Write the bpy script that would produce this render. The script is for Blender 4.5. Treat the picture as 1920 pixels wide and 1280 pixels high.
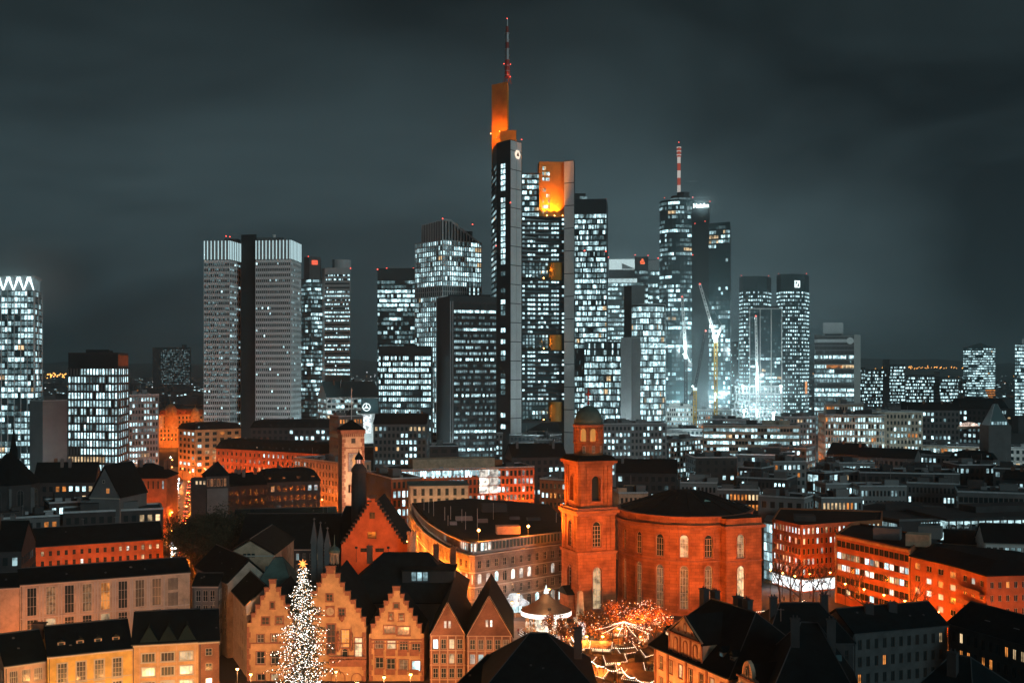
import bpy, math, random
from math import sin, cos, pi, radians, sqrt, hypot, atan2
for o in list(bpy.data.objects): bpy.data.objects.remove(o)
sc = bpy.context.scene
C = sc.collection
S = 2157.0; H = 66.0; HY = 690.0           # focal length in photo pixels, eye height, horizon row

# ---------------------------------------------------------------- camera
cam = bpy.data.cameras.new('camera'); cam.sensor_width = 36; cam.lens = 36*S/1920
cam.shift_y = (HY-640)/1920; cam.clip_start = 1; cam.clip_end = 40000
camo = bpy.data.objects.new('camera', cam); C.objects.link(camo)
camo.location = (0, 0, H); camo.rotation_euler = (pi/2, 0, 0); sc.camera = camo

# ---------------------------------------------------------------- night sky, overcast lit by the city
SUN_EL, SUN_AZ = radians(16), radians(34)   # direction of the added fill sun, behind the camera to its right
wd = bpy.data.worlds.new('World'); sc.world = wd; wd.use_nodes = True
nt = wd.node_tree; nt.nodes.clear()
def wn(t, **k):
    n = nt.nodes.new(t)
    for a, b in k.items(): setattr(n, a, b)
    return n
out = wn('ShaderNodeOutputWorld'); bg = wn('ShaderNodeBackground'); bg2 = wn('ShaderNodeBackground'); add = wn('ShaderNodeAddShader')
sky = wn('ShaderNodeTexSky', sky_type='NISHITA', sun_disc=False, sun_elevation=radians(-4), sun_rotation=pi-SUN_AZ)
nt.links.new(sky.outputs[0], bg2.inputs[0]); bg2.inputs[1].default_value = 0.01
tc = wn('ShaderNodeTexCoord'); mp = wn('ShaderNodeMapping'); mp.inputs['Scale'].default_value = (1, 1, 2.6); mp.inputs['Location'].default_value = (1.36, 5.2, 0.7)
no = wn('ShaderNodeTexNoise'); no.inputs['Scale'].default_value = 1.9; no.inputs['Detail'].default_value = 5; no.inputs['Roughness'].default_value = .48; no.inputs['Distortion'].default_value = .5
rp = wn('ShaderNodeValToRGB'); e = rp.color_ramp.elements
e[0].position = .34; e[0].color = (.0065, .0125, .0155, 1); e[1].position = .70; e[1].color = (.052, .086, .097, 1)
nt.links.new(tc.outputs['Generated'], mp.inputs[0]); nt.links.new(mp.outputs[0], no.inputs['Vector']); nt.links.new(no.outputs[0], rp.inputs[0])
# the cloud base is brighter low down, over the lit city, whichever way one looks
sx = wn('ShaderNodeSeparateXYZ'); mr = wn('ShaderNodeMapRange'); mr.inputs[1].default_value = 0; mr.inputs[2].default_value = .34; mr.inputs[3].default_value = 1.75; mr.inputs[4].default_value = .42
mx = wn('ShaderNodeMix', data_type='RGBA', blend_type='MULTIPLY'); mx.inputs[0].default_value = 1
nt.links.new(tc.outputs['Generated'], sx.inputs[0]); nt.links.new(sx.outputs[2], mr.inputs[0]); nt.links.new(rp.outputs[0], mx.inputs[6]); nt.links.new(mr.outputs[0], mx.inputs[7])
nt.links.new(mx.outputs[2], bg.inputs[0]); bg.inputs[1].default_value = 1.0
nt.links.new(bg.outputs[0], add.inputs[0]); nt.links.new(bg2.outputs[0], add.inputs[1]); nt.links.new(add.outputs[0], out.inputs[0])
sl = bpy.data.lights.new('fill_sun', 'SUN'); sl.energy = .58; sl.angle = radians(14); sl.color = (.70, .96, 1)  # fill sun added to lift facades that the sky leaves too dark
so = bpy.data.objects.new('fill_sun', sl); C.objects.link(so)
so.rotation_euler = (pi/2-SUN_EL, 0, SUN_AZ)
vs = sc.view_settings; vs.view_transform = 'Standard'; vs.look = 'None'; vs.exposure = 0; vs.gamma = 1; vs.use_curve_mapping = False
cy = sc.cycles; cy.max_bounces = 3; cy.diffuse_bounces = 1; cy.glossy_bounces = 1; cy.volume_bounces = 0; cy.transmission_bounces = 2
cy.sample_clamp_indirect = 2; cy.use_denoising = True; cy.caustics_reflective = False; cy.caustics_refractive = False; cy.use_adaptive_sampling = False; cy.volume_step_rate = 6; cy.volume_max_steps = 48

# ---------------------------------------------------------------- helpers
def W(px, D): return ((px-960)/S*D, D)
def Z(py, D): return H-(py-HY)/S*D
def DG(py, z=0): return (H-z)*S/(py-HY)     # distance at which height z shows at row py
def lerp(a, b, t): return tuple(a[i]+(b[i]-a[i])*t for i in range(len(a)))

def mat(name, col, rough=.85, var=.22, scale=.35, spec=.3, metal=0, fine=0):
    m = bpy.data.materials.new(name); m.use_nodes = True; n = m.node_tree; b = n.nodes['Principled BSDF']
    b.inputs['Roughness'].default_value = rough; b.inputs['Specular IOR Level'].default_value = spec; b.inputs['Metallic'].default_value = metal
    if var:
        g = n.nodes.new('ShaderNodeNewGeometry'); t = n.nodes.new('ShaderNodeTexNoise'); t.inputs['Scale'].default_value = scale; t.inputs['Detail'].default_value = 6; t.inputs['Roughness'].default_value = .65
        r = n.nodes.new('ShaderNodeValToRGB'); q = r.color_ramp.elements
        q[0].position = .32; q[1].position = .7
        q[0].color = (*[c*(1-var) for c in col], 1); q[1].color = (*[min(.95, c*(1+var)) for c in col], 1)
        n.links.new(g.outputs['Position'], t.inputs['Vector']); n.links.new(t.outputs[0], r.inputs[0]); n.links.new(r.outputs[0], b.inputs['Base Color'])
        if fine:
            bp = n.nodes.new('ShaderNodeBump'); bp.inputs['Strength'].default_value = fine; bp.inputs['Distance'].default_value = .1
            t2 = n.nodes.new('ShaderNodeTexNoise'); t2.inputs['Scale'].default_value = 3; n.links.new(g.outputs['Position'], t2.inputs['Vector'])
            n.links.new(t2.outputs[0], bp.inputs['Height']); n.links.new(bp.outputs[0], b.inputs['Normal'])
    else: b.inputs['Base Color'].default_value = (*col, 1)
    return m
def stone(name, c1, c2, cm, bw, bh, rough=.85):
    """coursed masonry: brick pattern laid along the wall by arc length and height"""
    m = bpy.data.materials.new(name); m.use_nodes = True; n = m.node_tree; b = n.nodes['Principled BSDF']; b.inputs['Roughness'].default_value = rough; b.inputs['Specular IOR Level'].default_value = .2
    g = n.nodes.new('ShaderNodeNewGeometry'); s = n.nodes.new('ShaderNodeSeparateXYZ'); a = n.nodes.new('ShaderNodeMath'); a.operation = 'ADD'; c = n.nodes.new('ShaderNodeCombineXYZ')
    n.links.new(g.outputs['Position'], s.inputs[0]); n.links.new(s.outputs[0], a.inputs[0]); n.links.new(s.outputs[1], a.inputs[1]); n.links.new(a.outputs[0], c.inputs[0]); n.links.new(s.outputs[2], c.inputs[1])
    k = n.nodes.new('ShaderNodeTexBrick'); k.inputs['Color1'].default_value = (*c1, 1); k.inputs['Color2'].default_value = (*c2, 1); k.inputs['Mortar'].default_value = (*cm, 1)
    k.inputs['Scale'].default_value = 1; k.inputs['Brick Width'].default_value = bw; k.inputs['Row Height'].default_value = bh; k.inputs['Mortar Size'].default_value = .025
    n.links.new(c.outputs[0], k.inputs[0])
    t = n.nodes.new('ShaderNodeTexNoise'); t.inputs['Scale'].default_value = .25; t.inputs['Detail'].default_value = 7; n.links.new(g.outputs['Position'], t.inputs['Vector'])
    r = n.nodes.new('ShaderNodeMapRange'); r.inputs[1].default_value = .3; r.inputs[2].default_value = .7; r.inputs[3].default_value = .45; r.inputs[4].default_value = 1.3; n.links.new(t.outputs[0], r.inputs[0])
    x = n.nodes.new('ShaderNodeMix'); x.data_type = 'RGBA'; x.blend_type = 'MULTIPLY'; x.inputs[0].default_value = 1
    n.links.new(k.outputs[0], x.inputs[6]); n.links.new(r.outputs[0], x.inputs[7]); n.links.new(x.outputs[2], b.inputs['Base Color'])
    return m
def glow(name, col, st, vary=.6, cell=.55, sample='AUTO'):
    """lit rooms behind glass: each pane its own level, blinds and furniture inside"""
    m = bpy.data.materials.new(name); m.use_nodes = True; n = m.node_tree; b = n.nodes['Principled BSDF']
    b.inputs['Base Color'].default_value = (.03, .035, .04, 1); b.inputs['Roughness'].default_value = .15; b.inputs['Emission Color'].default_value = (*col, 1); b.inputs['Emission Strength'].default_value = st
    if vary:
        g = n.nodes.new('ShaderNodeNewGeometry'); oi = n.nodes.new('ShaderNodeObjectInfo'); a = n.nodes.new('ShaderNodeMath'); a.operation = 'ADD'; f = n.nodes.new('ShaderNodeMath'); f.operation = 'FRACT'
        n.links.new(g.outputs['Random Per Island'], a.inputs[0]); n.links.new(oi.outputs['Random'], a.inputs[1]); n.links.new(a.outputs[0], f.inputs[0])
        r = n.nodes.new('ShaderNodeMapRange'); r.inputs[3].default_value = st*(1-vary); r.inputs[4].default_value = st*(1+vary*.7); n.links.new(f.outputs[0], r.inputs[0])
        t = n.nodes.new('ShaderNodeTexNoise'); t.inputs['Scale'].default_value = cell; t.inputs['Detail'].default_value = 3; n.links.new(g.outputs['Position'], t.inputs['Vector'])
        r2 = n.nodes.new('ShaderNodeMapRange'); r2.inputs[1].default_value = .38; r2.inputs[2].default_value = .55; r2.inputs[3].default_value = .35; r2.inputs[4].default_value = 1.15; n.links.new(t.outputs[0], r2.inputs[0])
        mu = n.nodes.new('ShaderNodeMath'); mu.operation = 'MULTIPLY'; n.links.new(r.outputs[0], mu.inputs[0]); n.links.new(r2.outputs[0], mu.inputs[1]); n.links.new(mu.outputs[0], b.inputs['Emission Strength'])
    m.cycles.emission_sampling = sample
    return m

class MB:
    def __init__(s): s.v = []; s.f = []; s.m = []
    def face(s, pts, m=0):
        i = len(s.v); s.v += [tuple(p) for p in pts]; s.f.append(tuple(range(i, i+len(pts)))); s.m.append(m)
    def hexa(s, a, b, m=0):                     # two 4-point loops, bottom and top
        i = len(s.v); s.v += [tuple(p) for p in a]+[tuple(p) for p in b]
        for f in ((3, 2, 1, 0), (4, 5, 6, 7), (0, 1, 5, 4), (1, 2, 6, 5), (2, 3, 7, 6), (3, 0, 4, 7)): s.f.append(tuple(i+k for k in f)); s.m.append(m)
    def box(s, c, sx, sy, z0, z1, m=0, rz=0):
        ca, sa = cos(rz), sin(rz); q = [(-sx/2, -sy/2), (sx/2, -sy/2), (sx/2, sy/2), (-sx/2, sy/2)]
        q = [(c[0]+x*ca-y*sa, c[1]+x*sa+y*ca) for x, y in q]
        s.hexa([(*p, z0) for p in q], [(*p, z1) for p in q], m)
    def prism(s, poly, z0, z1, m=0, mt=None, bottom=False):
        n = len(poly); i = len(s.v); s.v += [(*p[:2], z0) for p in poly]+[(*p[:2], z1) for p in poly]
        for k in range(n): l = (k+1) % n; s.f.append((i+k, i+l, i+n+l, i+n+k)); s.m.append(m)
        s.f.append(tuple(i+n+k for k in range(n))); s.m.append(m if mt is None else mt)
        if bottom: s.f.append(tuple(i+n-1-k for k in range(n))); s.m.append(m)
    def loft(s, rings, m=0, cap=True):          # rings of equal count
        n = len(rings[0]); i = len(s.v)
        for r in rings: s.v += [tuple(p) for p in r]
        for j in range(len(rings)-1):
            for k in range(n): l = (k+1) % n; s.f.append((i+j*n+k, i+j*n+l, i+(j+1)*n+l, i+(j+1)*n+k)); s.m.append(m)
        if cap:
            j = len(rings)-1; s.f.append(tuple(i+j*n+k for k in range(n))); s.m.append(m)
            s.f.append(tuple(i+n-1-k for k in range(n))); s.m.append(m)
    def lathe(s, c, prof, n=16, m=0, a0=0, sq=1):
        s.loft([[(c[0]+r*cos(a0+2*pi*k/n), c[1]+sq*r*sin(a0+2*pi*k/n), z) for k in range(n)] for r, z in prof], m)
    def tube(s, pts, r, n=6, m=0):
        rings = []; k = len(pts)
        for i, p in enumerate(pts):
            a = pts[max(0, i-1)]; b = pts[min(k-1, i+1)]; d = [b[j]-a[j] for j in range(3)]; L = sqrt(sum(x*x for x in d)) or 1; d = [x/L for x in d]
            u = (-d[1], d[0], 0) if abs(d[2]) < .95 else (1, 0, 0); l = sqrt(sum(x*x for x in u)) or 1; u = [x/l for x in u]
            w = (d[1]*u[2]-d[2]*u[1], d[2]*u[0]-d[0]*u[2], d[0]*u[1]-d[1]*u[0]); rr = r[i] if isinstance(r, (list, tuple)) else r
            rings.append([tuple(p[j]+rr*(cos(2*pi*q/n)*u[j]+sin(2*pi*q/n)*w[j]) for j in range(3)) for q in range(n)])
        s.loft(rings, m)
    def octa(s, c, r, m=0):
        i = len(s.v); x, y, z = c; s.v += [(x+r, y, z), (x, y+r, z), (x-r, y, z), (x, y-r, z), (x, y, z+r), (x, y, z-r)]
        for a, b in ((0, 1), (1, 2), (2, 3), (3, 0)): s.f += [(i+a, i+b, i+4), (i+b, i+a, i+5)]; s.m += [m, m]
    def mesh(s, name, mats, org=(0, 0, 0), smooth=False):
        me = bpy.data.meshes.new(name); ox, oy, oz = org
        me.from_pydata([(x-ox, y-oy, z-oz) for x, y, z in s.v], [], s.f)
        for q in (mats if isinstance(mats, (list, tuple)) else [mats]): me.materials.append(q)
        me.polygons.foreach_set('material_index', s.m)
        if smooth: me.polygons.foreach_set('use_smooth', [True]*len(s.f))
        me.update(); return me
    def build(s, name, mats, parent=None, kind=None, smooth=False, label=None):
        if not s.f: return None
        org = (0, 0, 0); p = parent
        while p is not None: org = tuple(org[i]+p.location[i] for i in range(3)); p = p.parent
        o = bpy.data.objects.new(name, s.mesh(name, mats, org, smooth)); C.objects.link(o); o.parent = parent
        if kind: o['kind'] = kind
        if label: o['label'] = label
        return o
def thing(name, label, cat, base, group=None):
    o = bpy.data.objects.new(name, None); C.objects.link(o); o.location = base; o.empty_display_size = 1
    o['label'] = label; o['category'] = cat
    if group: o['group'] = group
    return o
def tag(o, label, cat, group=None):
    o['label'] = label; o['category'] = cat
    if group: o['group'] = group
    return o
def child(name, me, parent, loc, rz=0):         # shared-mesh part, loc in world
    o = bpy.data.objects.new(name, me); C.objects.link(o); o.parent = parent; b = parent.location if parent else (0, 0, 0)
    o.location = (loc[0]-b[0], loc[1]-b[1], loc[2]-b[2]); o.rotation_euler = (0, 0, rz); return o
class Fr:                                       # wall frame: along the wall (u), outward (n), up (z)
    def __init__(s, P, Q):
        s.P = P; s.L = hypot(Q[0]-P[0], Q[1]-P[1]); s.u = ((Q[0]-P[0])/s.L, (Q[1]-P[1])/s.L); s.n = (s.u[1], -s.u[0]); s.rz = atan2(s.u[1], s.u[0])
    def p(s, u, n, z): return (s.P[0]+s.u[0]*u+s.n[0]*n, s.P[1]+s.u[1]*u+s.n[1]*n, z)
    def p2(s, u, n=0): return s.p(u, n, 0)[:2]
    def box(s, mb, u0, u1, n0, n1, z0, z1, m=0):
        mb.hexa([s.p(u0, n1, z0), s.p(u1, n1, z0), s.p(u1, n0, z0), s.p(u0, n0, z0)], [s.p(u0, n1, z1), s.p(u1, n1, z1), s.p(u1, n0, z1), s.p(u0, n0, z1)], m)
    def quad(s, mb, u0, u1, z0, z1, n, m=0): mb.face([s.p(u0, n, z0), s.p(u1, n, z0), s.p(u1, n, z1), s.p(u0, n, z1)], m)
def rect(P, Q, dep):                            # footprint from a front edge and a depth
    f = Fr(P, Q); return [P, Q, f.p2(f.L, -dep), f.p2(0, -dep)]
def light(kind, loc, power, col, parent=None, r=.3, target=None, ang=80, blend=.6):
    l = bpy.data.lights.new('lamp_light', kind); l.energy = power; l.color = col; l.shadow_soft_size = r
    o = bpy.data.objects.new('lamp_light', l); C.objects.link(o); o.parent = parent
    b = parent.location if parent else (0, 0, 0); o.location = tuple(loc[i]-b[i] for i in range(3))
    if kind == 'SPOT':
        from mathutils import Vector
        l.spot_size = radians(ang); l.spot_blend = blend; o.rotation_euler = (Vector(target)-Vector(loc)).to_track_quat('-Z', 'Y').to_euler()
    return o

# ---------------------------------------------------------------- materials
M = {}
M['asphalt'] = mat('asphalt', (.045, .045, .047), .8, .3, .2)
M['paving'] = mat('paving', (.16, .145, .13), .75, .3, .5)
M['ground'] = mat('ground', (.05, .05, .05), .9, .3, .02)
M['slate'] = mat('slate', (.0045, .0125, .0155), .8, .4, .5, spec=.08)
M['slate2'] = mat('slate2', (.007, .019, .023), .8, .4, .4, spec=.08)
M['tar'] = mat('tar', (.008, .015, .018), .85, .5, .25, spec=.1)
M['roofgrey'] = mat('grey_roofing', (.055, .08, .087), .8, .45, .3, spec=.15)
M['copper'] = mat('copper', (.10, .17, .15), .6, .35, .3)
M['concrete'] = mat('concrete', (.24, .25, .25), .85, .14, .12)
M['lightstone'] = mat('lightstone', (.48, .46, .43), .85, .16, .3)
M['white'] = mat('white_plaster', (.66, .65, .62), .85, .12, .4)
M['grey'] = mat('grey_plaster', (.15, .158, .16), .85, .2, .2)
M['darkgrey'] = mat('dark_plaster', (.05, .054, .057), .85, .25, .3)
M['beige'] = mat('beige_plaster', (.48, .40, .31), .85, .3, .45)
M['yellow'] = mat('yellow_plaster', (.62, .42, .12), .85, .3, .45)
M['salmon'] = mat('salmon_plaster', (.58, .40, .27), .85, .3, .45)
M['ochre'] = mat('ochre_plaster', (.55, .36, .18), .85, .3, .45)
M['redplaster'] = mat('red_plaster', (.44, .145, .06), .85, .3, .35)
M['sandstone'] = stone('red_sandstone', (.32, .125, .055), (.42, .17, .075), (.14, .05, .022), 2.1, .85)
M['redtrim'] = mat('sandstone_trim', (.30, .13, .08), .8, .25, 1)
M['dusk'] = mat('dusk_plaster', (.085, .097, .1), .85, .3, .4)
M['gutter'] = mat('zinc_gutter', (.06, .07, .075), .5, .2, 1)
M['greystone'] = stone('grey_ashlar', (.27, .24, .21), (.33, .28, .245), (.18, .155, .135), 1.2, .55)
M['coping'] = mat('coping', (.5, .53, .54), .7, .2, .8)
M['brick'] = stone('brick', (.30, .13, .08), (.36, .17, .10), (.24, .13, .09), .5, .2)
M['glass'] = mat('dark_glass', (.012, .028, .033), .22, 0, spec=.6)
M['glassteal'] = mat('teal_glass', (.085, .165, .178), .3, 0, spec=.6)
M['towerglass'] = mat('tower_glass', (.038, .08, .09), .2, 0, spec=.7)
M['black'] = mat('black_cladding', (.018, .031, .035), .5, .3, .1)
M['steel'] = mat('steel', (.30, .31, .32), .45, .15, 1, metal=.4)
M['darksteel'] = mat('dark_steel', (.05, .052, .055), .5, .2, 1)
M['panel'] = mat('grey_panel', (.8, .82, .82), .6, .08, .15)
M['silver'] = mat('silver_panel', (.6, .62, .62), .5, .1, .1)
M['frame'] = mat('window_frame', (.55, .5, .43), .7, .1, 2)
M['darkframe'] = mat('dark_frame', (.06, .055, .05), .7, .1, 2)
M['goldwall'] = mat('orange_cladding', (.6, .27, .04), .6, .12, .2)  # yellow cladding with the orange of its floodlights put into the base colour
M['wood'] = mat('wood', (.22, .11, .05), .8, .3, 1)
M['bark'] = mat('bark', (.06, .045, .035), .9, .3, 2)
M['leaf'] = mat('autumn_leaf', (.30, .11, .04), .8, .4, .6)
M['darkleaf'] = mat('dark_leaf', (.03, .045, .028), .8, .4, .6)
M['needle'] = mat('fir_needle', (.08, .07, .03), .8, .4, .6)  # browner than fir green: tint of the warm lights put into the colour
M['redpaint'] = mat('red_paint', (.55, .06, .03), .5, .1, 1)
M['whitepaint'] = mat('white_paint', (.8, .8, .78), .5, .06, 1)
M['yellowpaint'] = mat('crane_yellow', (.6, .35, .04), .5, .15, 1)
COOL = (.70, .97, 1.0)
M['L0'] = glow('office_light', (.62, .94, 1.0), 1.85, .72)
M['L1'] = glow('office_light_mid', (.58, .92, 1), .62, .72)
M['L2'] = glow('dim_pane_glow', (.5, .88, .95), .2, .8)  # dim offices, plus painted sky sheen on unlit tower panes
M['L3'] = glow('warm_room_light', (1, .70, .38), .9)
M['L4'] = glow('orange_room_light', (1, .34, .07), .8)
M['L5'] = glow('white_room_light', (1, .93, .82), 1.3)
M['dark'] = M['glass']
M['L7'] = glow('painted_reflection', (1, .5, .22), .16, .9, 1.4)  # faint emission painting warm reflections into dark panes
LIT = [M['L0'], M['L1'], M['L2'], M['L3'], M['L4'], M['L5'], M['glass'], M['L7']]
M['fin'] = glow('light_fin', (.72, .97, 1), 1.7, 0)
M['fin3'] = glow('subdued_fin', (.66, .95, 1), .95, 0)
M['finsoft'] = glow('soft_fin', (.66, .93, 1), .16, 0)
M['red_light'] = glow('red_warning', (1, .08, .05), 7, 0)
M['sodium'] = glow('sodium_bulb', (1, .42, .10), 30, 0)
M['bulb'] = glow('white_bulb', (1, .82, .6), 7, 0)
M['cold'] = glow('cold_bulb', (.75, .97, 1), 40, 0)
M['sodium'].cycles.emission_sampling = 'NONE'; M['cold'].cycles.emission_sampling = 'NONE'
ORANGE = (1, .20, .016); AMBER = (1, .5, .2); COLD = (.72, .95, 1)

# ---------------------------------------------------------------- ground, hills
def sheet(name, pts, z, m):
    b = MB(); b.face([(*p, z) for p in pts]); o = b.build(name, m); o['kind'] = 'structure'; return o
sheet('ground', [(-16000, -300), (16000, -300), (16000, 15500), (-16000, 15500)], 0, M['ground'])
rg = random.Random(5)
b = MB(); n = 80; rows = []
for j, (y, k) in enumerate(((7000, 0), (8200, .45), (9800, 1), (12500, .8))):
    rows.append([(-9000+18000*i/n, y, -2+k*(85+55*sin(i*.23+1)+28*sin(i*.61+.4)+10*sin(i*1.7))) for i in range(n+1)])
for j in range(3):
    for i in range(n): b.face([rows[j][i], rows[j][i+1], rows[j+1][i+1], rows[j+1][i]])
o = b.build('hills', M['ground'], smooth=True); o['kind'] = 'structure'

# ---------------------------------------------------------------- towers
def pat(nf, nc, rng, full=.3, dark=.2, p=.5, run=3, mid=.3, dim=.12, warm=.025):
    out = []
    for r in range(nf):
        t = rng.random(); q = 1 if t < full else (0.06 if t < full+dark*.7 else min(1, p*1.25)); row = []; st = -1; left = 0
        for c in range(nc):
            if left <= 0:
                left = rng.randint(1, run)
                if rng.random() < q: k = rng.random(); st = 3 if k < warm else (1 if k < mid else (2 if k < mid+dim else 0))
                else: st = -1 if rng.random() > .45 else 2  # some unlit panes glow dimly to lift the dark facade
            row.append(st if rng.random() > .06 else -1); left -= 1
        out.append(row)
    return out
class Tower:
    def __init__(s, name, label, base, cat='skyscraper', seed=1):
        s.t = thing(name, label, cat, (*base, 0)); s.shaft = MB(); s.bands = MB(); s.mull = MB(); s.panes = MB(); s.rng = random.Random(seed)
    def face(s, P, Q, z0, z1, nf, nc, pt, fw=.78, fh=.6, band=.28, bd=.35, mw=.0, md=.3, m0=.0, off=.12, zo=.5, mevery=1):
        f = Fr(P, Q); L = f.L; cw = (L-2*m0)/nc; ch = (z1-z0)/nf
        for r in range(nf):
            zb = z0+r*ch
            if band: f.box(s.bands, 0, L, .02, bd, zb-band*ch/2, zb+band*ch/2)
            for c in range(nc):
                st = pt[r][c]
                if st < 0: continue
                a = m0+c*cw+cw*(1-fw)/2; zz = zb+ch*(1-fh)*zo+(band*ch/4)
                f.quad(s.panes, a, a+cw*fw, zz, zz+ch*fh, off, st)
        if band: f.box(s.bands, 0, L, .02, bd, z1-band*ch/2, z1+band*ch/2)
        if mw:
            for c in range(0, nc+1, mevery): f.box(s.mull, m0+c*cw-mw/2, m0+c*cw+mw/2, .02, md, z0, z1)
        return f
    def pts(s, l): return [W(*q) for q in l]
    def done(s, mshaft, mband=None, mmull=None):
        s.shaft.build('shaft', mshaft, s.t)
        s.bands.build('floor_bands', mband or M['concrete'], s.t, 'stuff'); s.mull.build('mullions', mmull or M['steel'], s.t, 'stuff')
        s.panes.build('windows', LIT, s.t, 'stuff'); return s.t
    def part(s, name, fn, m, kind=None, label=None):
        b = MB(); fn(b); return b.build(name, m, s.t, kind, label=label)
    def beacon(s, px, py, D, r=.9):
        r *= .68
        b = MB(); x, y = W(px, D); z = Z(py, D); b.octa((x, y, z), r, 1); b.tube([(x, y, z-2.2), (x, y, z-r*.5)], .12, 5); b.build('warning_light', [M['darksteel'], M['red_light']], s.t)
def roofbits(t, b_poly, z, n, rng, m, hmax=3, name='roof_plant'):
    xs = [p[0] for p in b_poly]; ys = [p[1] for p in b_poly]; cx = sum(xs)/len(xs); cy = sum(ys)/len(ys)
    for i in range(n):
        k = rng.choice(b_poly); f = rng.uniform(.05, .6); x = cx+(k[0]-cx)*f; y = cy+(k[1]-cy)*f; w = rng.uniform(.06, .16)*(max(xs)-min(xs)); b = MB()
        b.box((x, y), w, w*.7, z, z+rng.uniform(.35, 1)*hmax, 0, rng.uniform(-.2, .2)); b.build(name, m, t)
def parapet(b, poly, z, h=.8, w=.4, m=0):
    n = len(poly)
    for i in range(n):
        f = Fr(poly[i], poly[(i+1) % n])
        if f.L > .5: f.box(b, 0, f.L, -w, .03, z-.02, z+h, m)

M['strut'] = glow('strut_light', (.75, .97, 1), 3.2, 0)
# T0: tower at the picture's left edge with a crown of lit V struts
D = 650; T = Tower('office_tower', 'glass tower with crown of glowing V-shaped struts, cut by the left picture edge', W(20, D), seed=3)
poly = T.pts([(-70, D), (64, D), (78, D+24), (-60, D+40)]); zt = Z(545, D); zc = Z(517, D)
T.shaft.prism(poly, 0, zt)
pt = pat(30, 22, T.rng, .25, .2, .55, 3); pt[-1][2:6] = [3]*4; pt[-2][2:6] = [3]*4
T.face(poly[0], poly[1], 8, zt, 30, 22, pt, .8, .7, .16, .3, .28, .9, mevery=2)
T.face(poly[1], poly[2], 8, zt, 30, 6, pat(30, 6, T.rng, .2, .2, .6, 2), .7, .7, .16, .3, .3, .6, mevery=3)
def crown(b):
    b.prism([lerp(p, W(10, D+18), .04) for p in poly], zt+.3, zc-1)
T.part('crown_core', crown, M['finsoft'])
f = Fr(poly[0], poly[1]); g = Fr(poly[1], poly[2])
pw = f.L/7
for i in range(7):
    for q in (0, 1):
        b = MB(); u = i*pw+.2; b.tube([f.p(u+(0 if q == 0 else pw*.96), .5, zt+.4), f.p(u+pw*.48+(-.3 if q == 0 else .3), .5, zc-.9)], [.3, .75], 5); b.build('crown_strut', M['strut'], T.t)
for fr in (f, g): T.part('crown_rim', lambda b: fr.box(b, 0, fr.L, -.6, .5, zc-1.05, zc+.1), M['silver'])
T.done(M['towerglass'], M['darkgrey'], M['silver'])

# T1: bright office block
D = 560; T = Tower('office_tower', 'dark box tower with rows of glowing tall windows and flat black roof plant', W(180, D), seed=5)
poly = T.pts([(128, D), (221, D-4), (240, D+24), (140, D+34)]); zt = Z(664, D); z8 = Z(690, D)
T.shaft.prism(poly, 0, zt)
ptn = pat(15, 16, T.rng, .8, .0, .8, 4, .2, .1); ptn[14] = [-1]*4+[0]*12
ptn[4] = [-1]*4+[0]*12; ptn[3] = [3]*12+[0]*4
T.face(poly[0], poly[1], 8, z8, 15, 16, ptn, .62, .72, .2, .5, .55, .5)
T.face(poly[1], poly[2], 8, z8, 15, 5, pat(15, 5, T.rng, .4, .1, .75, 3, .4), .55, .72, .2, .5, .6, .5)
T.part('roof_plant', lambda b: b.prism(T.pts([(161, D+8), (204, D+8), (206, D+22), (163, D+22)]), zt, zt+2.4), M['black'])
T.part('roof_plant', lambda b: b.box(W(208, D+12), 1.6, 1.6, zt, zt+1.9), M['black'])
f = Fr(poly[0], poly[1]); T.part('louvre_strip', lambda b: f.box(b, f.L*.2, f.L*.77, .02, .25, Z(680, D), Z(675, D)), M['black'])
T.part('lit_sign', lambda b: Fr(poly[3], poly[0]).box(b, 4, 10, .1, .6, Z(685, D), Z(668, D)), M['fin'])
g = Fr(poly[1], poly[2]); T.part('stone_panel', lambda b: g.box(b, .2, g.L-.2, .02, .2, Z(686, D), zt-.3), M['redplaster'])
T.part('parapet', lambda b: parapet(b, poly, zt), M['darkgrey'])
T.done(M['black'], M['darkgrey'], M['grey'])

# T2: far dark slab
D = 2500; T = Tower('slab_tower', 'distant dark slab block standing alone above the far horizon', W(320, D), seed=7)
poly = T.pts([(286, D), (357, D), (358, D+40), (288, D+40)]); zt = Z(651, D)
T.shaft.prism(poly, 0, zt); f = Fr(*poly[:2])
T.face(f.p2(f.L*.22), f.p2(f.L*.98), 30, zt-4, 22, 26, [[(1 if T.rng.random() < .3 else 2 if T.rng.random() < .4 else -1) for c in range(26)] for r in range(22)], .5, .4, .2)
T.part('roof_plant', lambda b: b.prism(T.pts([(341, D+5), (350, D+5), (350, D+25), (341, D+25)]), zt, zt+6), M['darkgrey'])
T.done(M['darkgrey'], M['darkgrey'])

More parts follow.
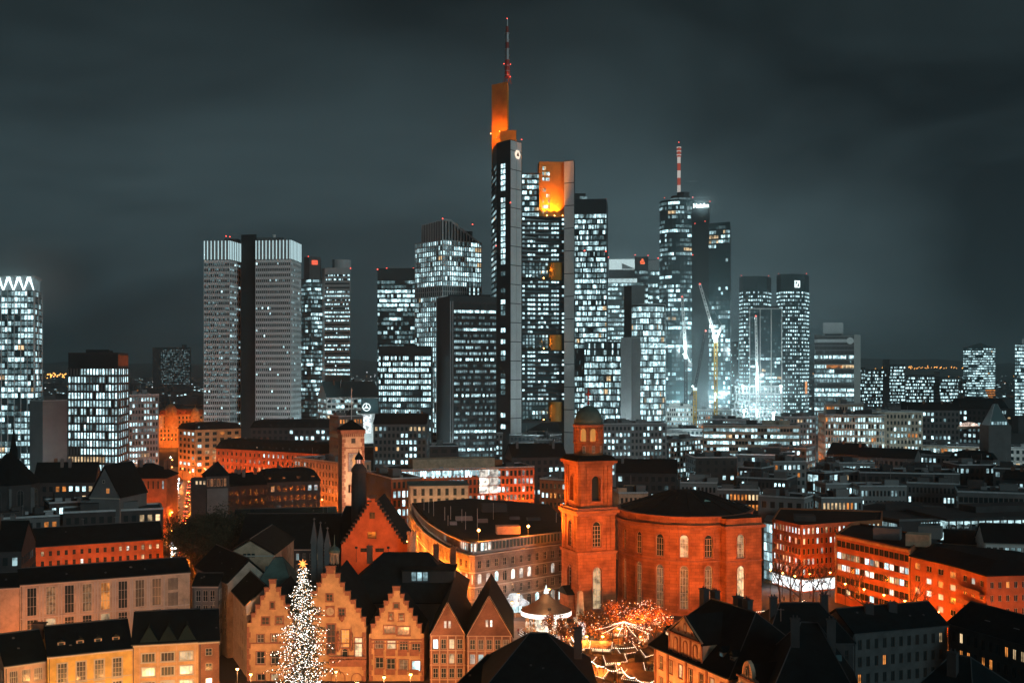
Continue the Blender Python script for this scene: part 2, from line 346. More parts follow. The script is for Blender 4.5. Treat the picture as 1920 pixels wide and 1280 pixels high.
# T3: twin-winged striped tower with lit fins at the crown
D = 740; T = Tower('twin_wing_tower', 'twin-winged tower with pale floor stripes and crown of glowing vertical fins', W(470, D), seed=9)
za = Z(447, D); zb = Z(452, D); zl = Z(491, D)
left = T.pts([(383, D), (430, D-2), (450, D+16), (452, D+34), (383, D+36)]); right = T.pts([(480, D-2), (545, D-6), (563, D+20), (563, D+40), (480, D+40)])
core = T.pts([(452, D+6), (481, D+3), (481, D+38), (452, D+38)])
T.shaft.prism(left, 0, zb); T.shaft.prism(right, 0, zb+.6)
b = MB(); b.prism(core, 0, za+3); b.build('core', M['black'], T.t)
nfl = 35
def stripes(P, Q, nc, p1, m0=0, st=1):
    T.face(P, Q, 10, zl, nfl, nc, [[(st if T.rng.random() < p1 and r not in (8, 9) else (0 if T.rng.random() < .035 else -1)) for c in range(nc)] for r in range(nfl)], .8, .4, .47, .3, .34, .6, m0)
stripes(left[0], left[1], 12, .5, 0, 2); stripes(left[1], left[2], 5, .35, 0, 1); stripes(right[0], right[1], 18, .06, 0, 2); stripes(right[1], right[2], 7, .12)  # dim glowing panes on the left wing imitate its brighter-lit facade
fL = Fr(left[2], left[3])
for r in range(nfl):
    zz = 10+(zl-10)*(r+.2)/nfl; fL.quad(T.panes, .5, 5, zz, zz+2, .15, 0 if T.rng.random() < .6 else 1)
for P, Q, n in ((left[0], left[1], 7), (left[1], left[2], 6), (right[0], right[1], 10), (right[1], right[2], 7)):
    f = Fr(P, Q)
    T.part('crown_band', lambda b: f.box(b, 0, f.L, .05, .3, zl+1, zb+(.2)), M['concrete'])
    for i in range(n+1):
        u = min(max(i*f.L/n, .25), f.L-.25); b = MB(); f.box(b, u-.2, u+.2, .32, .75, zl+1.4, zb); b.build('light_fin', M['fin3'], T.t)
T.part('roof_plant', lambda b: b.prism(T.pts([(464, D+5), (532, D+3), (532, D+24), (464, D+26)]), zb+.7, Z(444, D)), M['grey'])
T.part('cooling_tower', lambda b: b.box(W(436, D+14), 9, 7, zb, zb+2.6), M['darkgrey'])
T.part('exhaust_stack', lambda b: b.lathe(W(514, D+8), [(.9, zb), (.9, zb+4.2), (1.1, zb+4.3), (1.1, zb+5)], 10), M['whitepaint'])
for px, py in ((424, 443), (431, 444), (455, 446), (474, 446)): T.beacon(px, py, D+8, .55)
T.done(M['black'], M['panel'], M['silver'])

# T4: silver twin slabs with a red sign on the left core
D = 1050; T = Tower('silver_tower', 'silver ribbed twin tower with small red rail logo on its core', W(612, D), seed=11)
lp = T.pts([(564, D+10), (583, D-4), (604, D+2), (606, D+34), (566, D+34)]); cp = T.pts([(570, D+2), (580, D-6), (600, D-3), (602, D+20), (572, D+20)])
rp_ = T.pts([(603, D+4), (609, D-4), (656, D-6), (658, D+26), (605, D+30)])
zl = Z(523, D); zc = Z(482, D); zr = Z(503, D)
T.shaft.prism(lp, 0, zl); b = MB(); b.prism(cp, zl-1, zc); b.build('core_head', M['grey'], T.t)
T.face(lp[1], lp[2], 10, zl, 36, 10, pat(36, 10, T.rng, .2, .3, .45, 4, .35, .2), .9, .62, .2, .3)
T.face(lp[0], lp[1], 10, zl, 36, 7, pat(36, 7, T.rng, .05, .6, .2, 3), .9, .62, .2, .3)
b = MB(); b.prism(rp_, 0, zr); b.build('banded_shaft', M['silver'], T.t)
z7 = Z(705, D); nr = 25
T.face(rp_[1], rp_[2], z7, zr-5, nr, 22, [[(0 if T.rng.random() < q else -1) for c in range(22)] for q in [T.rng.choice((.05, .95, .95, .5, .7, 0.1)) for r in range(nr)]], .9, .36, .0)
for r in range(nr):
    f = Fr(rp_[1], rp_[2]); zz = z7+(zr-5-z7)*(r+.32)/nr; f.quad(T.panes, .3, f.L-.3, zz-.1, zz+(zr-5-z7)/nr*.4, .06, 6)
f = Fr(rp_[1], rp_[2])
for i in range(24): f.box(T.mull, .3+i*(f.L-.6)/23-.15, .3+i*(f.L-.6)/23+.15, .02, .5, Z(727, D), z7)
T.part('roof_drum', lambda b: b.lathe(W(641, D+8), [(8.5, zr), (8.5, Z(487, D)), (8, Z(486, D))], 20), M['silver'])
T.part('roof_plant', lambda b: b.prism(T.pts([(623, D+2), (631, D+2), (631, D+10), (623, D+10)]), zr, Z(486, D)), M['darkgrey'])
f = Fr(cp[1], cp[2]); u = f.L*.5
T.part('logo_plate', lambda b: f.box(b, u-2.6, u+2.6, .1, .5, Z(497, D), Z(489, D)), glow('red_logo', (1, .12, .05), 1.6, 0))
def letters(parent, txt, fr, u, zc_, n_, size, m, name='sign_lettering', bold=0):
    cu = bpy.data.curves.new(name, 'FONT'); cu.body = txt; cu.size = size; cu.align_x = 'CENTER'; cu.align_y = 'CENTER'; cu.extrude = .04; cu.offset = bold
    tmp = bpy.data.objects.new(name, cu); C.objects.link(tmp); dg = bpy.context.evaluated_depsgraph_get(); me = bpy.data.meshes.new_from_object(tmp.evaluated_get(dg)); bpy.data.objects.remove(tmp)
    o = bpy.data.objects.new(name, me); C.objects.link(o); o.parent = parent; q = fr.p(u, n_, zc_); l = parent.location; o.location = tuple(q[i]-l[i] for i in range(3)); o.rotation_euler = (pi/2, 0, fr.rz); me.materials.clear(); me.materials.append(m); return o
letters(T.t, 'DB', f, u, Z(493, D), .6, 3.0, M['whitepaint'])
for q in ((578, 481, D-4), (657, 503, D)): T.beacon(*q, .8)
T.done(M['glassteal'], M['darkgrey'], M['darkgrey'])

# T5: teal glass tower
D = 900; T = Tower('glass_tower', 'blue-green glass tower with scattered lit offices and red corner lights behind low dark block', W(743, D), seed=13)
poly = T.pts([(708, D), (781, D-2), (781, D+30), (714, D+30)]); zt = Z(506, D); T.shaft.prism(poly, 0, zt)
nf = 36; pt = pat(nf, 20, T.rng, .04, .3, .22, 4, .3, .25); 
for r in (34, 33, 32, 31, 19): pt[r-1] = [0 if T.rng.random() < .85 else -1 for c in range(20)]
T.face(poly[0], poly[1], 6, zt-8, nf, 20, pt, .95, .62, .08, .2, .1, .2, mevery=4)
T.face(poly[3], poly[0], 6, zt-8, nf, 8, pat(nf, 8, T.rng, .1, .3, .3), .9, .6, .08, .2)
T.part('parapet', lambda b: parapet(b, poly, zt, 1.2), M['glassteal'])
for q in ((708, 505, D), (725, 503, D+4), (775, 503, D+2)): T.beacon(*q, .8)
T.done(M['glassteal'], M['darkgrey'], M['darkgrey'])

# T6: slope-topped gridded tower
D = 810; T = Tower('slope_roof_tower', 'pale gridded tower with steeply sloping top and dark open crown', W(840, D), seed=15)
A, Bq, Cq = W(779, D+20), W(830, D-6), W(902, D+14); E1, E2 = W(900, D+52), W(786, D+52)
zlow = Z(450, D); zL = Z(470, D)
poly = [A, Bq, Cq, E1, E2]; zt = Z(452, D)
T.shaft.prism(poly, 0, zt)
f1, f2 = Fr(A, Bq), Fr(Bq, Cq); nf = 42
pt1 = pat(nf, 14, T.rng, .55, .0, .75, 3, .35, .15); pt2 = pat(nf, 18, T.rng, .75, .02, .8, 4, .2, .1)
for r in (31, 32): pt1[r] = [-1]*14; pt2[r] = [-1]*12+[0, -1]*3
T.face(A, Bq, 6, zt, nf, 14, pt1, .6, .74, .2, .45, .45, .6); T.face(Bq, Cq, 6, zt, nf, 18, pt2, .66, .74, .2, .45, .5, .6)
zp = Z(414, D); zq = Z(462, D+14); zR = Z(420, D)
b = MB(); up1 = lerp(A, Bq, .26)                    # open crown walls: ribs with slope to the right
f1b = Fr(up1, Bq)
for i in range(13): u = i*f1b.L/12; f1b.box(b, u-.25, u+.25, -.2, .5, zt, zp-1.4+1.4*i/12)
b.build('crown_ribs', M['silver'], T.t, 'stuff'); b = MB(); b.hexa([(*up1, zt), (*Bq, zt), (*lerp(Bq, E1, .3), zt), (*lerp(up1, E2, .3), zt)], [(*up1, zp-1.8), (*Bq, zp-.3), (*lerp(Bq, E1, .3), zp-.3), (*lerp(up1, E2, .3), zp-1.8)]); b.build('crown_core', M['black'], T.t)
b = MB(); k = lerp(Bq, Cq, .16); n_ = 14
for i in range(n_):
    u = i*f2.L/(n_-1); s_ = u/f2.L; top = zp if s_ < .2 else zp+(zq+1-zp)*(s_-.2)/.8; f2.box(b, max(u-.25, 0), u+.25, -.2, .5, zt, max(top, zt+.5))
b.build('crown_ribs', M['silver'], T.t, 'stuff')
b = MB(); b.tube([f2.p(f2.L*.2, .3, zp), f2.p(f2.L, .3, zq+1)], .7, 4); b.build('sloping_beam', M['silver'], T.t); b = MB(); b.tube([f2.p(0, .3, zp), f2.p(f2.L*.2, .3, zp)], .7, 4); b.build('top_beam', M['silver'], T.t)
b = MB(); q = [f2.p(.2, -.4, zt), f2.p(f2.L-.2, -.4, zt), f2.p(f2.L-.2, -.4, zq), f2.p(f2.L*.2, -.4, zp-1), f2.p(.2, -.4, zp-1)]; b.face(q); b.face([(x, y+6, z) for x, y, z in q][::-1]); b.build('sloping_glass', M['black'], T.t)
b = MB(); b.prism(T.pts([(870, D+36), (886, D+34), (886, D+48), (872, D+48)]), zt, zR-1); b.build('rear_core', M['black'], T.t)
T.beacon(830, 410, D-4, .7); T.beacon(886, 421, D+36, .7)
T.done(M['towerglass'], M['silver'], M['silver'])

# T7: low dark block in front
D = 700; T = Tower('office_block', 'low dark office block with broken rows of lit windows before the slope-topped tower', W(760, D), 'office block', 17)
poly = T.pts([(710, D), (808, D-4), (812, D+30), (716, D+34)]); zt = Z(651, D); T.shaft.prism(poly, 0, zt)
nf = 15; pt = pat(nf, 26, T.rng, .15, .1, .45, 8, .25, .1)
for r in (14, 13, 12, 11, 10, 9): pt[r-0] = [0 if T.rng.random() < .86 else -1 for c in range(26)]
T.face(poly[0], poly[1], 20, zt-5, nf, 26, pt, .72, .62, .3, .4)
T.part('roof_plant', lambda b: b.box(W(770, D+14), 8, 5, zt, zt+2), M['black']); T.part('parapet', lambda b: parapet(b, poly, zt), M['black'])
T.done(M['black'], M['black'])

# T7b: black slab with banded front
D = 688; T = Tower('black_slab_tower', 'black-sided box tower with banded glass front beside the tallest tower', W(870, D), seed=19)
poly = T.pts([(819, D+14), (843, D-6), (931, D+2), (915, D+44), (832, D+44)]); zt = Z(556, D); T.shaft.prism(poly, 0, zt)
nf = 26; pt = []
for r in range(nf):
    k = T.rng.choice((0, 1, 1, 2, 2, 2)); row = [(-1 if T.rng.random() < .3 else k) for c in range(22)]; pt.append(row)
pt[nf-1] = [-1]*22; pt[nf-2] = [0]*22; pt[nf-5] = [(0 if c > 4 else 2) for c in range(22)]; pt[4] = [0]*22
f = Fr(poly[1], poly[2])
T.face(f.p2(2.6), f.p2(f.L-.4), 12, zt-4, nf, 22, pt, .85, .5, .42, .4, .15, .45, mevery=2)
T.part('corner_edge', lambda b: f.box(b, .3, .7, .1, .5, 0, zt-3), M['steel']); T.part('corner_edge', lambda b: f.box(b, 1.7, 2.1, .1, .5, 0, zt-3), M['steel'])
T.part('roof_plant', lambda b: b.prism(T.pts([(840, D+10), (920, D+10), (915, D+34), (845, D+34)]), zt, zt+1.8), M['black'])
T.done(M['black'], M['darkgrey'], M['darkgrey'])

# T8: the tallest tower, with yellow-lit top
D = 772; T = Tower('tallest_tower', 'tallest tower with orange floodlit stepped top, lit emblem and long antenna', W(1000, D), seed=21)
colL = T.pts([(922, D+24), (931, D-4), (957, D-16), (977, D-6), (979, D+24)]); zcol = Z(266, D-8)
T.shaft.prism(T.pts([(924, D+26), (979, D+2), (1060, D+12), (1072, D+40), (930, D+60)]), 0, Z(406, D))
b = MB(); b.prism(colL, 0, zcol); b.build('corner_column', M['black'], T.t)
f = Fr(colL[2], colL[3]); g = Fr(colL[1], colL[2]); h = Fr(colL[0], colL[1])
zz = 8; k = 0
while zz < zcol-2:
    hh = min(12.6, zcol-zz); b = MB(); f.box(b, .1, f.L*.52, .05, .3, zz, zz+hh-.5); f.box(b, f.L*.55, f.L-.05, .05, .3, zz, zz+hh-.5); b.build('grey_panel', M['panel'], T.t); zz += 12.6
for r in range(52):                                  # the single column of lit stair windows
    z = Z(316, D)-r*3.75
    if z < 12: break
    p_ = 0 if (r < 17 or T.rng.random() < .22) else (2 if T.rng.random() < .3 else -1)
    if r in (5,): p_ = -1
    if p_ >= 0:
        for q in (0, 1): g.quad(T.panes, g.L*(.33+.17*q), g.L*(.47+.17*q), z-1.4, z+1.4, .12, p_)
T.face(colL[0], colL[1], 8, zcol-14, 52, 4, pat(52, 4, T.rng, .1, .2, .35, 2, .5, .2), .8, .5, .3, .4)
cR = T.pts([(1058, D+2), (1077, D-2), (1078, D+20), (1060, D+24)]); zcr = Z(301, D)
b = MB(); b.prism(cR, 0, zcr); b.build('corner_column', M['black'], T.t); f = Fr(cR[0], cR[1]); zz = 8
while zz < zcr-2:
    hh = min(15.2, zcr-zz); b = MB(); f.box(b, .05, f.L-.3, .05, .3, zz, zz+hh-.5); b.build('grey_panel', M['panel'], T.t); zz += 15.2
# central front: three storeys blocks between sky gardens
P, Q = W(979, D+2), W(1058, D+6); f = Fr(P, Q)
blocks = [(Z(490, D), Z(406, D), 10), (Z(626, D), Z(524, D), 12), (Z(752, D), Z(656, D), 12)]
for z0, z1, nf in blocks:
    pt = [[-1]*16 for r in range(nf)]
    for r in range(nf):
        for q, (c0, c1) in enumerate(((0, 1), (2, 5), (6, 10), (11, 14), (15, 16))):
            v = 0 if T.rng.random() < .55 else (1 if T.rng.random() < .5 else -1)
            for c in range(c0, min(c1, 16)):
                pt[r][c] = v if T.rng.random() < .85 else -1
    T.face(P, Q, z0, z1, nf, 16, pt, .8, .52, .42, .5)
for z0, z1 in ((Z(524, D), Z(490, D)), (Z(656, D), Z(626, D)), (Z(790, D), Z(752, D))):
    b = MB(); f.box(b, 0, f.L, .3, .8, z0-.9, z0+.3); b.build('garden_slab', M['darkgrey'], T.t)
    T.face(f.p2(0), f.p2(f.L*.62), z0+1, z1, 4, 8, pat(4, 8, T.rng, .1, 0, .55, 2, .5, .4), .6, .7, .1)
    b = MB(); c = f.p2(f.L*.8, -1.5); b.lathe(c, [(4.6, z0), (4.6, z1-.5)], 20); b.build('garden_drum', M['goldwall'], T.t)
    lo = MB(); q = f.p(f.L*.5, 1.4, z0+1.2); lo.octa(q, .4); ob = lo.build('garden_lamp', M['sodium'], T.t); light('POINT', f.p(f.L*.62, 3.4, z0+6), 450, (1, .45, .08), T.t)
    rr = T.rng; b = MB()
    for i in range(40): b.octa(f.p(rr.uniform(0, f.L*.7), rr.uniform(.5, 1), z0+.6+rr.uniform(0, 1.2)), rr.uniform(.4, .9))
    b.build('garden_shrubs', M['darkleaf'], T.t, 'stuff')
# upper set-back box, orange lit
P2, Q2 = W(1011, D+4), W(1058, D+5); zu0, zu1 = Z(405, D), Z(301, D); f = Fr(P2, Q2)
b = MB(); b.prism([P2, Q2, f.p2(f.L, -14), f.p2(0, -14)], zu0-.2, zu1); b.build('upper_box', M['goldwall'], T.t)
for r in range(9):
    z = zu0+2+r*3.7
    for c in range(4):
        st = T.rng.choice((0, 1, 3, 3, -1)); 
        if st >= 0: f.quad(T.panes, 2.2+c*1.25, 3.2+c*1.25, z, z+2.2, .1, st)
P3, Q3 = W(979, D+8), W(1011, D+8); f3 = Fr(P3, Q3); zs = Z(322, D)
b = MB(); b.prism([P3, Q3, f3.p2(f3.L, -10), f3.p2(0, -10)], zu0-.2, zs); b.build('upper_side', M['glassteal'], T.t)
T.face(P3, Q3, zu0, zs, 8, 7, pat(8, 7, T.rng, .5, 0, .7, 2, .5), .85, .6, .2)
fl = MB()
for u in (.3, .6, .92): fl.octa(f.p(f.L*u, 2.2, zu0+.6), .35)
fl.build('floodlights', M['sodium'], T.t, 'stuff')
for u in (.2, .45, .7): light('SPOT', f.p(f.L*u, 3.4, zu0+.7), 52000, (1, .25, .015), T.t, .3, f.p(f.L*u*.95, -1.5, zu0+22), 84, .8)
light('POINT', f3.p(f3.L*.6, 2.5, zs+1), 300, (1, .30, .03), T.t)
# stepped spire slab
sp = T.pts([(922, D+20), (952, D+10), (954, D+30), (924, D+40)]); zs0, zs1 = Z(330, D), Z(146, D)
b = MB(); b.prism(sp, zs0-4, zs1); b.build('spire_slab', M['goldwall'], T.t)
s2 = T.pts([(938, D+4), (968, D+2), (968, D+10), (940, D+10)]); b = MB(); b.prism(s2, zcol-2, Z(243, D)); b.build('spire_step', M['goldwall'], T.t)
f = Fr(sp[0], sp[1]); b = MB(); za_, zb_ = Z(214, D), Z(150, D); uA, uB = f.L*.72, f.L*1.05
for u in (uA, uB): b.tube([f.p(u, 1.2, za_), f.p(u, 1.2, zb_)], .28, 5)
for i in range(4):
    z0 = za_+(zb_-za_)*i/4; z1 = za_+(zb_-za_)*(i+1)/4; b.tube([f.p(uA, 1.2, z0), f.p(uB, 1.2, z1)] if i % 2 else [f.p(uB, 1.2, z0), f.p(uA, 1.2, z1)], .22, 4); b.tube([f.p(uA, 1.2, z1), f.p(uB, 1.2, z1)], .22, 4)
b.build('lattice_frame', M['goldwall'], T.t)
for u, n_, z, e in ((.35, 6.5, Z(244, D), 16000), (.9, 6.5, Z(243, D), 16000)):
    q = f.p(f.L*u, n_, z); lo = MB(); lo.octa(q, .3); lo.build('floodlight', M['sodium'], T.t); light('POINT', q, e, (1, .24, .015), T.t)
light('POINT', (W(962, D-6)[0], D-10, zcol+4.5), 2600, (1, .24, .015), T.t)
ant = MB(); x, y = W(951, D+16)
for z0, z1, r, m in ((146, 112, 1.7, 0), (112, 92, 1.3, 1), (92, 80, 1.2, 0), (80, 62, 1.3, 1), (62, 50, 1.0, 0), (50, 36, .6, 1)): ant.lathe((x, y), [(r, Z(z0, D+16)+.02), (r*.9, Z(z1, D+16))], 8, m)
for py in (130, 122, 112, 100, 92, 80, 62, 50): ant.lathe((x, y), [(1.7, Z(py, D)-.25), (1.7, Z(py, D)+.25)], 8, 1)
for k in range(4): a = k*pi/2+.4; ant.tube([(x+3*cos(a), y+3*sin(a), zs1), (x, y, Z(116, D))], .22, 4)
light('POINT', (x+4, y-5, zs1+3), 2200, (1, .24, .03), T.t, .3); ant.build('antenna', [mat('mast_red', (.28, .04, .03), .6, .2, 1), M['steel']], T.t)
for q in ((951, 35, D+16), (945, 120, D+14), (957, 121, D+14), (957, 144, D+14), (931, 258, D-6), (978, 262, D-6), (957, 380, D-18), (930, 461, D-6)): T.beacon(*q, .55)
# lit hexagon emblem
f = Fr(colL[2], colL[3]); b = MB(); cu_, cz = f.L*.62, Z(289, D-12); R = 3.1
hx = [(cu_+R*cos(k*pi/3), cz+R*sin(k*pi/3)) for k in range(6)]; hx2 = [(cu_+R*.52*cos(k*pi/3+pi/6), cz+R*.52*sin(k*pi/3+pi/6)) for k in range(6)]
b.face([f.p(u, .7, z) for u, z in hx]); b.face([f.p(u, .35, z) for u, z in hx][::-1])
for k in range(6): a, c = hx[k], hx[(k+1) % 6]; b.face([f.p(a[0], .35, a[1]), f.p(c[0], .35, c[1]), f.p(c[0], .7, c[1]), f.p(a[0], .7, a[1])])
b.build('emblem', glow('emblem_light', (1, .8, .62), 1.3, 0), T.t)
b = MB(); b.face([f.p(cu_-1.7, .78, cz-1.1), f.p(cu_+1.7, .78, cz-1.1), f.p(cu_, .78, cz+1.9)]); b.build('emblem_triangle', M['redtrim'], T.t)
T.done(M['towerglass'], M['darkgrey'])

# T9: dark-topped tower right behind
D = 850; T = Tower('office_tower', 'blocky tower with black top storey and dense bright windows right behind the tallest tower', W(1105, D), seed=23)
poly = T.pts([(1074, D), (1137, D-2), (1140, D+40), (1078, D+40)]); zt = Z(375, D); T.shaft.prism(poly, 0, zt)
nf = 44; pt = pat(nf, 26, T.rng, .6, .05, .6, 4, .25, .2)
for r in range(14, 19): pt[r] = [(2 if T.rng.random() < .12 else -1) for c in range(26)]
for r in (36, 39): pt[r] = [(0 if T.rng.random() < .3 else 2 if T.rng.random() < .5 else -1) for c in range(26)]
T.face(poly[0], poly[1], 4, Z(401, D), nf, 26, pt, .76, .66, .2, .3, .2, .4)
T.part('roof_hut', lambda b: b.prism(T.pts([(1077, D+4), (1098, D+4), (1098, D+14), (1077, D+14)]), zt-.1, Z(361, D)), M['darkgrey'])
T.part('roof_hut_glazing', lambda b: b.prism(T.pts([(1087, D+3), (1101, D+3), (1101, D+10), (1087, D+10)]), zt, Z(367, D)), M['L1'])
T.part('parapet', lambda b: parapet(b, poly, zt, .6), M['black'])
for q in ((1136, 374, D), (1136, 471, D-3), (1096, 470, D-3)): T.beacon(*q, .8)
T.done(M['black'], M['darkgrey'], M['darkgrey'])
# its lower wide neighbour
D = 835; T = Tower('office_block', 'broad lower block filled with bright windows between the domed spire and grey lift shaft', W(1120, D), 'office block', 25)
poly = T.pts([(1096, D), (1168, D-3), (1170, D+12), (1100, D+12)]); zt = Z(640, D); T.shaft.prism(poly, 0, zt)
nf = 17; pt = pat(nf, 28, T.rng, .6, .0, .7, 3, .25, .2); pt[-1] = [(0 if T.rng.random() < .3 else -1) for c in range(28)]; pt[-2] = pt[-1][::-1]
T.face(poly[0], poly[1], 4, zt-1, nf, 28, pt, .8, .7, .16, .3, .12, .35); T.done(M['glassteal'], M['darkgrey'], M['silver'])

# T10: savings bank style twin with red round sign
D = 1150; T = Tower('twin_top_tower', 'pale tower with glowing roof box and red round emblem on dark stair core', W(1190, D), seed=27)
poly = T.pts([(1136, D), (1195, D-4), (1195, D+40), (1140, D+40)]); zt = Z(521, D); T.shaft.prism(poly, 0, zt)
nf = 32; T.face(poly[0], poly[1], 10, zt-5, nf, 16, pat(nf, 16, T.rng, .55, .1, .6, 5, .3), .86, .56, .3, .4)
f = Fr(*poly[:2]); b = MB()
for i in range(26): f.box(b, i*f.L/26+.2, i*f.L/26+.75, .1, .5, zt-5, zt-1)
b.build('lit_slats', M['fin'], T.t, 'stuff')
up = T.pts([(1141, D+10), (1191, D+8), (1191, D+36), (1143, D+36)]); b = MB(); b.prism(up, zt, Z(504, D)); b.build('setback_storey', M['grey'], T.t)
b = MB(); b.prism(T.pts([(1142, D+12), (1190, D+10), (1190, D+34), (1144, D+34)]), Z(504, D)+.1, Z(484, D)); b.build('glowing_roof_box', glow('roof_box_light', (.75, .98, 1), .95, 0), T.t)
b = MB(); f = Fr(up[0], up[1]); b.face([f.p(f.L*.5, .4, Z(503, D)), f.p(f.L, .4, Z(503, D)), f.p(f.L*.5, .4, Z(492, D))]); b.build('roof_brace', M['panel'], T.t)
cp = T.pts([(1190, D+2), (1215, D), (1216, D+24), (1192, D+24)]); b = MB(); b.prism(cp, 0, Z(481, D)); b.build('stair_core', M['darkgrey'], T.t)
cr = T.pts([(1215, D+6), (1236, D+4), (1236, D+28), (1217, D+28)]); b = MB(); b.prism(cr, 0, Z(486, D)); b.build('rear_wing', M['glassteal'], T.t)
T.face(cp[0], cp[1], 60, Z(505, D), 18, 6, pat(18, 6, T.rng, .2, .3, .4, 4), .8, .5, .0); T.face(cr[0], cr[1], 20, Z(507, D), 24, 7, pat(24, 7, T.rng, .3, .3, .5, 3), .9, .5, .2)
b = MB(); Fr(cr[0], cr[1]).box(b, 0.2, 11, .05, .4, Z(506, D), Z(487, D)); b.build('pale_panel', M['silver'], T.t)
f = Fr(cp[0], cp[1]); m_ = glow('red_emblem', (1, .16, .05), 2.2, 0); b = MB(); u, z = f.L*.58, Z(491, D)
def disc(b, f, u, z, r, n_, k=14): b.face([f.p(u+r*cos(2*pi*i/k), n_, z+r*sin(2*pi*i/k)) for i in range(k)])
disc(b, f, u, z+2.3, .95, .5); f.box(b, u-1.9, u+1.9, .1, .5, z+.5, z+1.1); f.box(b, u-2.2, u+1.6, .1, .5, z-.8, z-.1); f.box(b, u-1.9, u+1.9, .1, .5, z-2.1, z-1.4); f.box(b, u-2.2, u-1.6, .1, .5, z-.6, z+.9); f.box(b, u+1.5, u+2.2, .1, .5, z-1.9, z-.2)
b.build('red_emblem', m_, T.t)
for q in ((1141, 482, D+12), (1191, 478, D), (1215, 479, D), (1234, 484, D), (1136, 514, D)): T.beacon(*q, .8)
T.done(M['concrete'], M['concrete'])

# T11: curved glass block with two windowless shafts
D = 800; T = Tower('curved_glass_tower', 'curved-fronted office tower full of bright windows with two blank grey lift shafts', W(1215, D), seed=29)
arc = [W(1185+62*i/6, D-7+7*((i-3)/3)**2) for i in range(7)]; poly = arc+T.pts([(1249, D+34), (1187, D+34)]); zt = Z(572, D); T.shaft.prism(poly, 0, zt)
nf = 24
pt = pat(nf, 24, T.rng, .6, .0, .78, 3, .3, .12)
for i in range(6): T.face(arc[i], arc[i+1], 8, zt-1, nf, 4, [r[i*4:i*4+4] for r in pt], .82, .74, .14, .3, .14, .35)
for q, top in ((((1164, D-10), (1184, D-16), (1201, D-8), (1200, D+10), (1166, D+10)), 633), (((1170, D+26), (1184, D+20), (1209, D+24), (1209, D+40), (1172, D+40)), 531)):
    pp = T.pts(q); b = MB(); b.prism(pp, 0, Z(top, D)); b.build('lift_shaft', M['panel'] if top == 633 else M['grey'], T.t); b = MB(); f = Fr(pp[1], pp[2]); f.box(b, .05, f.L-.1, .02, .12, 3, Z(top, D)-.3); b.build('shaft_cladding', M['concrete'], T.t)
T.part('parapet', lambda b: parapet(b, poly, zt, .8, .3), M['silver']); T.done(M['glassteal'], M['darkgrey'], M['silver'])

# T12: round and square tower with striped mast
D = 905; T = Tower('round_glass_tower', 'dark round glass tower with red-white mast joined to lower square tower', W(1290, D), seed=31)
rc = W(1270, D+22); R = 34*D/S; ring = [(rc[0]+R*cos(2*pi*i/28), rc[1]+R*sin(2*pi*i/28)) for i in range(28)]; zt = Z(371, D)
T.shaft.prism(ring, 0, zt)
sq = T.pts([(1300, D+14), (1369, D-4), (1371, D+44), (1306, D+54)]); zq = Z(417, D); T.shaft.prism(sq, 0, zq)
slab = T.pts([(1296, D+12), (1329, D+6), (1331, D+30), (1300, D+36)]); b = MB(); b.prism(slab, 0, Z(379, D)); b.build('sign_slab', M['black'], T.t)
nf = 52; pr = pat(nf, 18, T.rng, .10, .45, .3, 3, .3, .3); pr[44] = [0 if c in (3, 4, 11, 12, 13, 14) else -1 for c in range(18)]; pr[41] = [3 if 9 < c < 15 else (1 if c < 4 else -1) for c in range(18)]; pr[42] = [2]*18
for r in (20, 24, 28): pr[r] = [0 if T.rng.random() < .9 else 1 for c in range(18)]
idx = [i for i in range(28) if sin(2*pi*(i+.5)/28) < .05]; idx.sort(key=lambda i: cos(2*pi*(i+.5)/28))
for j, i in enumerate(idx):
    T.face(ring[i], ring[(i+1) % 28], 8, zt-1, nf, 2, [[r[min(17, int(j*18/len(idx)))]]*2 if T.rng.random() < .8 else [r[min(17, int(j*18/len(idx)))], -1] for r in pr], .9, .6, .12, .2)
ps = pat(46, 16, T.rng, .12, .4, .28, 3, .3, .2); ps[43] = [0, 0, 1, -1, 0, -1, -1, 3, 3, 3, 3, -1, 0, 0, 1, 0]; ps[41] = [-1]*4+[0]*6+[-1]*6
for r in range(25): ps[r] = [(0 if T.rng.random() < .45 else 1 if T.rng.random() < .3 else -1) for c in range(16)]
for r in range(30, 41): ps[r] = [(0 if T.rng.random() < .04 else -1) for c in range(16)]
T.face(sq[0], sq[1], 8, zq-2, 46, 16, ps, .84, .62, .1, .2)
b = MB(); b.lathe(W(1276, D+20), [(R*.55, zt), (R*.55, Z(362, D)), (R*.5, Z(361, D))], 24); b.build('roof_deck', M['darkgrey'], T.t)
b = MB(); b.lathe(W(1276, D+20), [(R*.56, zt+.5), (R*.56, Z(366, D))], 24); b.build('lit_roof_lounge', M['L1'], T.t)
b = MB(); b.lathe(W(1281, D+20), [(5, Z(362, D)), (5, Z(354, D))], 16); b.build('roof_drum', M['darksteel'], T.t)
b = MB(); x, y = W(1273, D+20)
for i, (p0, p1) in enumerate(((353, 340), (340, 326), (326, 312), (312, 298), (298, 286))): b.lathe((x, y), [(1.35, Z(p0, D)+.02), (1.35, Z(p1, D))], 10, (i+1) % 2)
b.lathe((x, y), [(1.2, Z(286, D)+.02), (1.2, Z(267, D))], 10, 0)
for i in range(6): b.lathe((x, y), [(1.9, Z(286-i*3.6, D)), (1.9, Z(286-i*3.6, D)+.5)], 10, i % 2)
b.build('mast', [glow('red_mast', (1, .17, .1), .32, 0), glow('white_mast', (1, .92, .85), .5, 0)], T.t)
for q in ((1273, 267, D+18), (1246, 371, D), (1299, 370, D), (1331, 378, D), (1303, 419, D), (1299, 478, D-3), (1322, 415, D)): T.beacon(*q, .5)
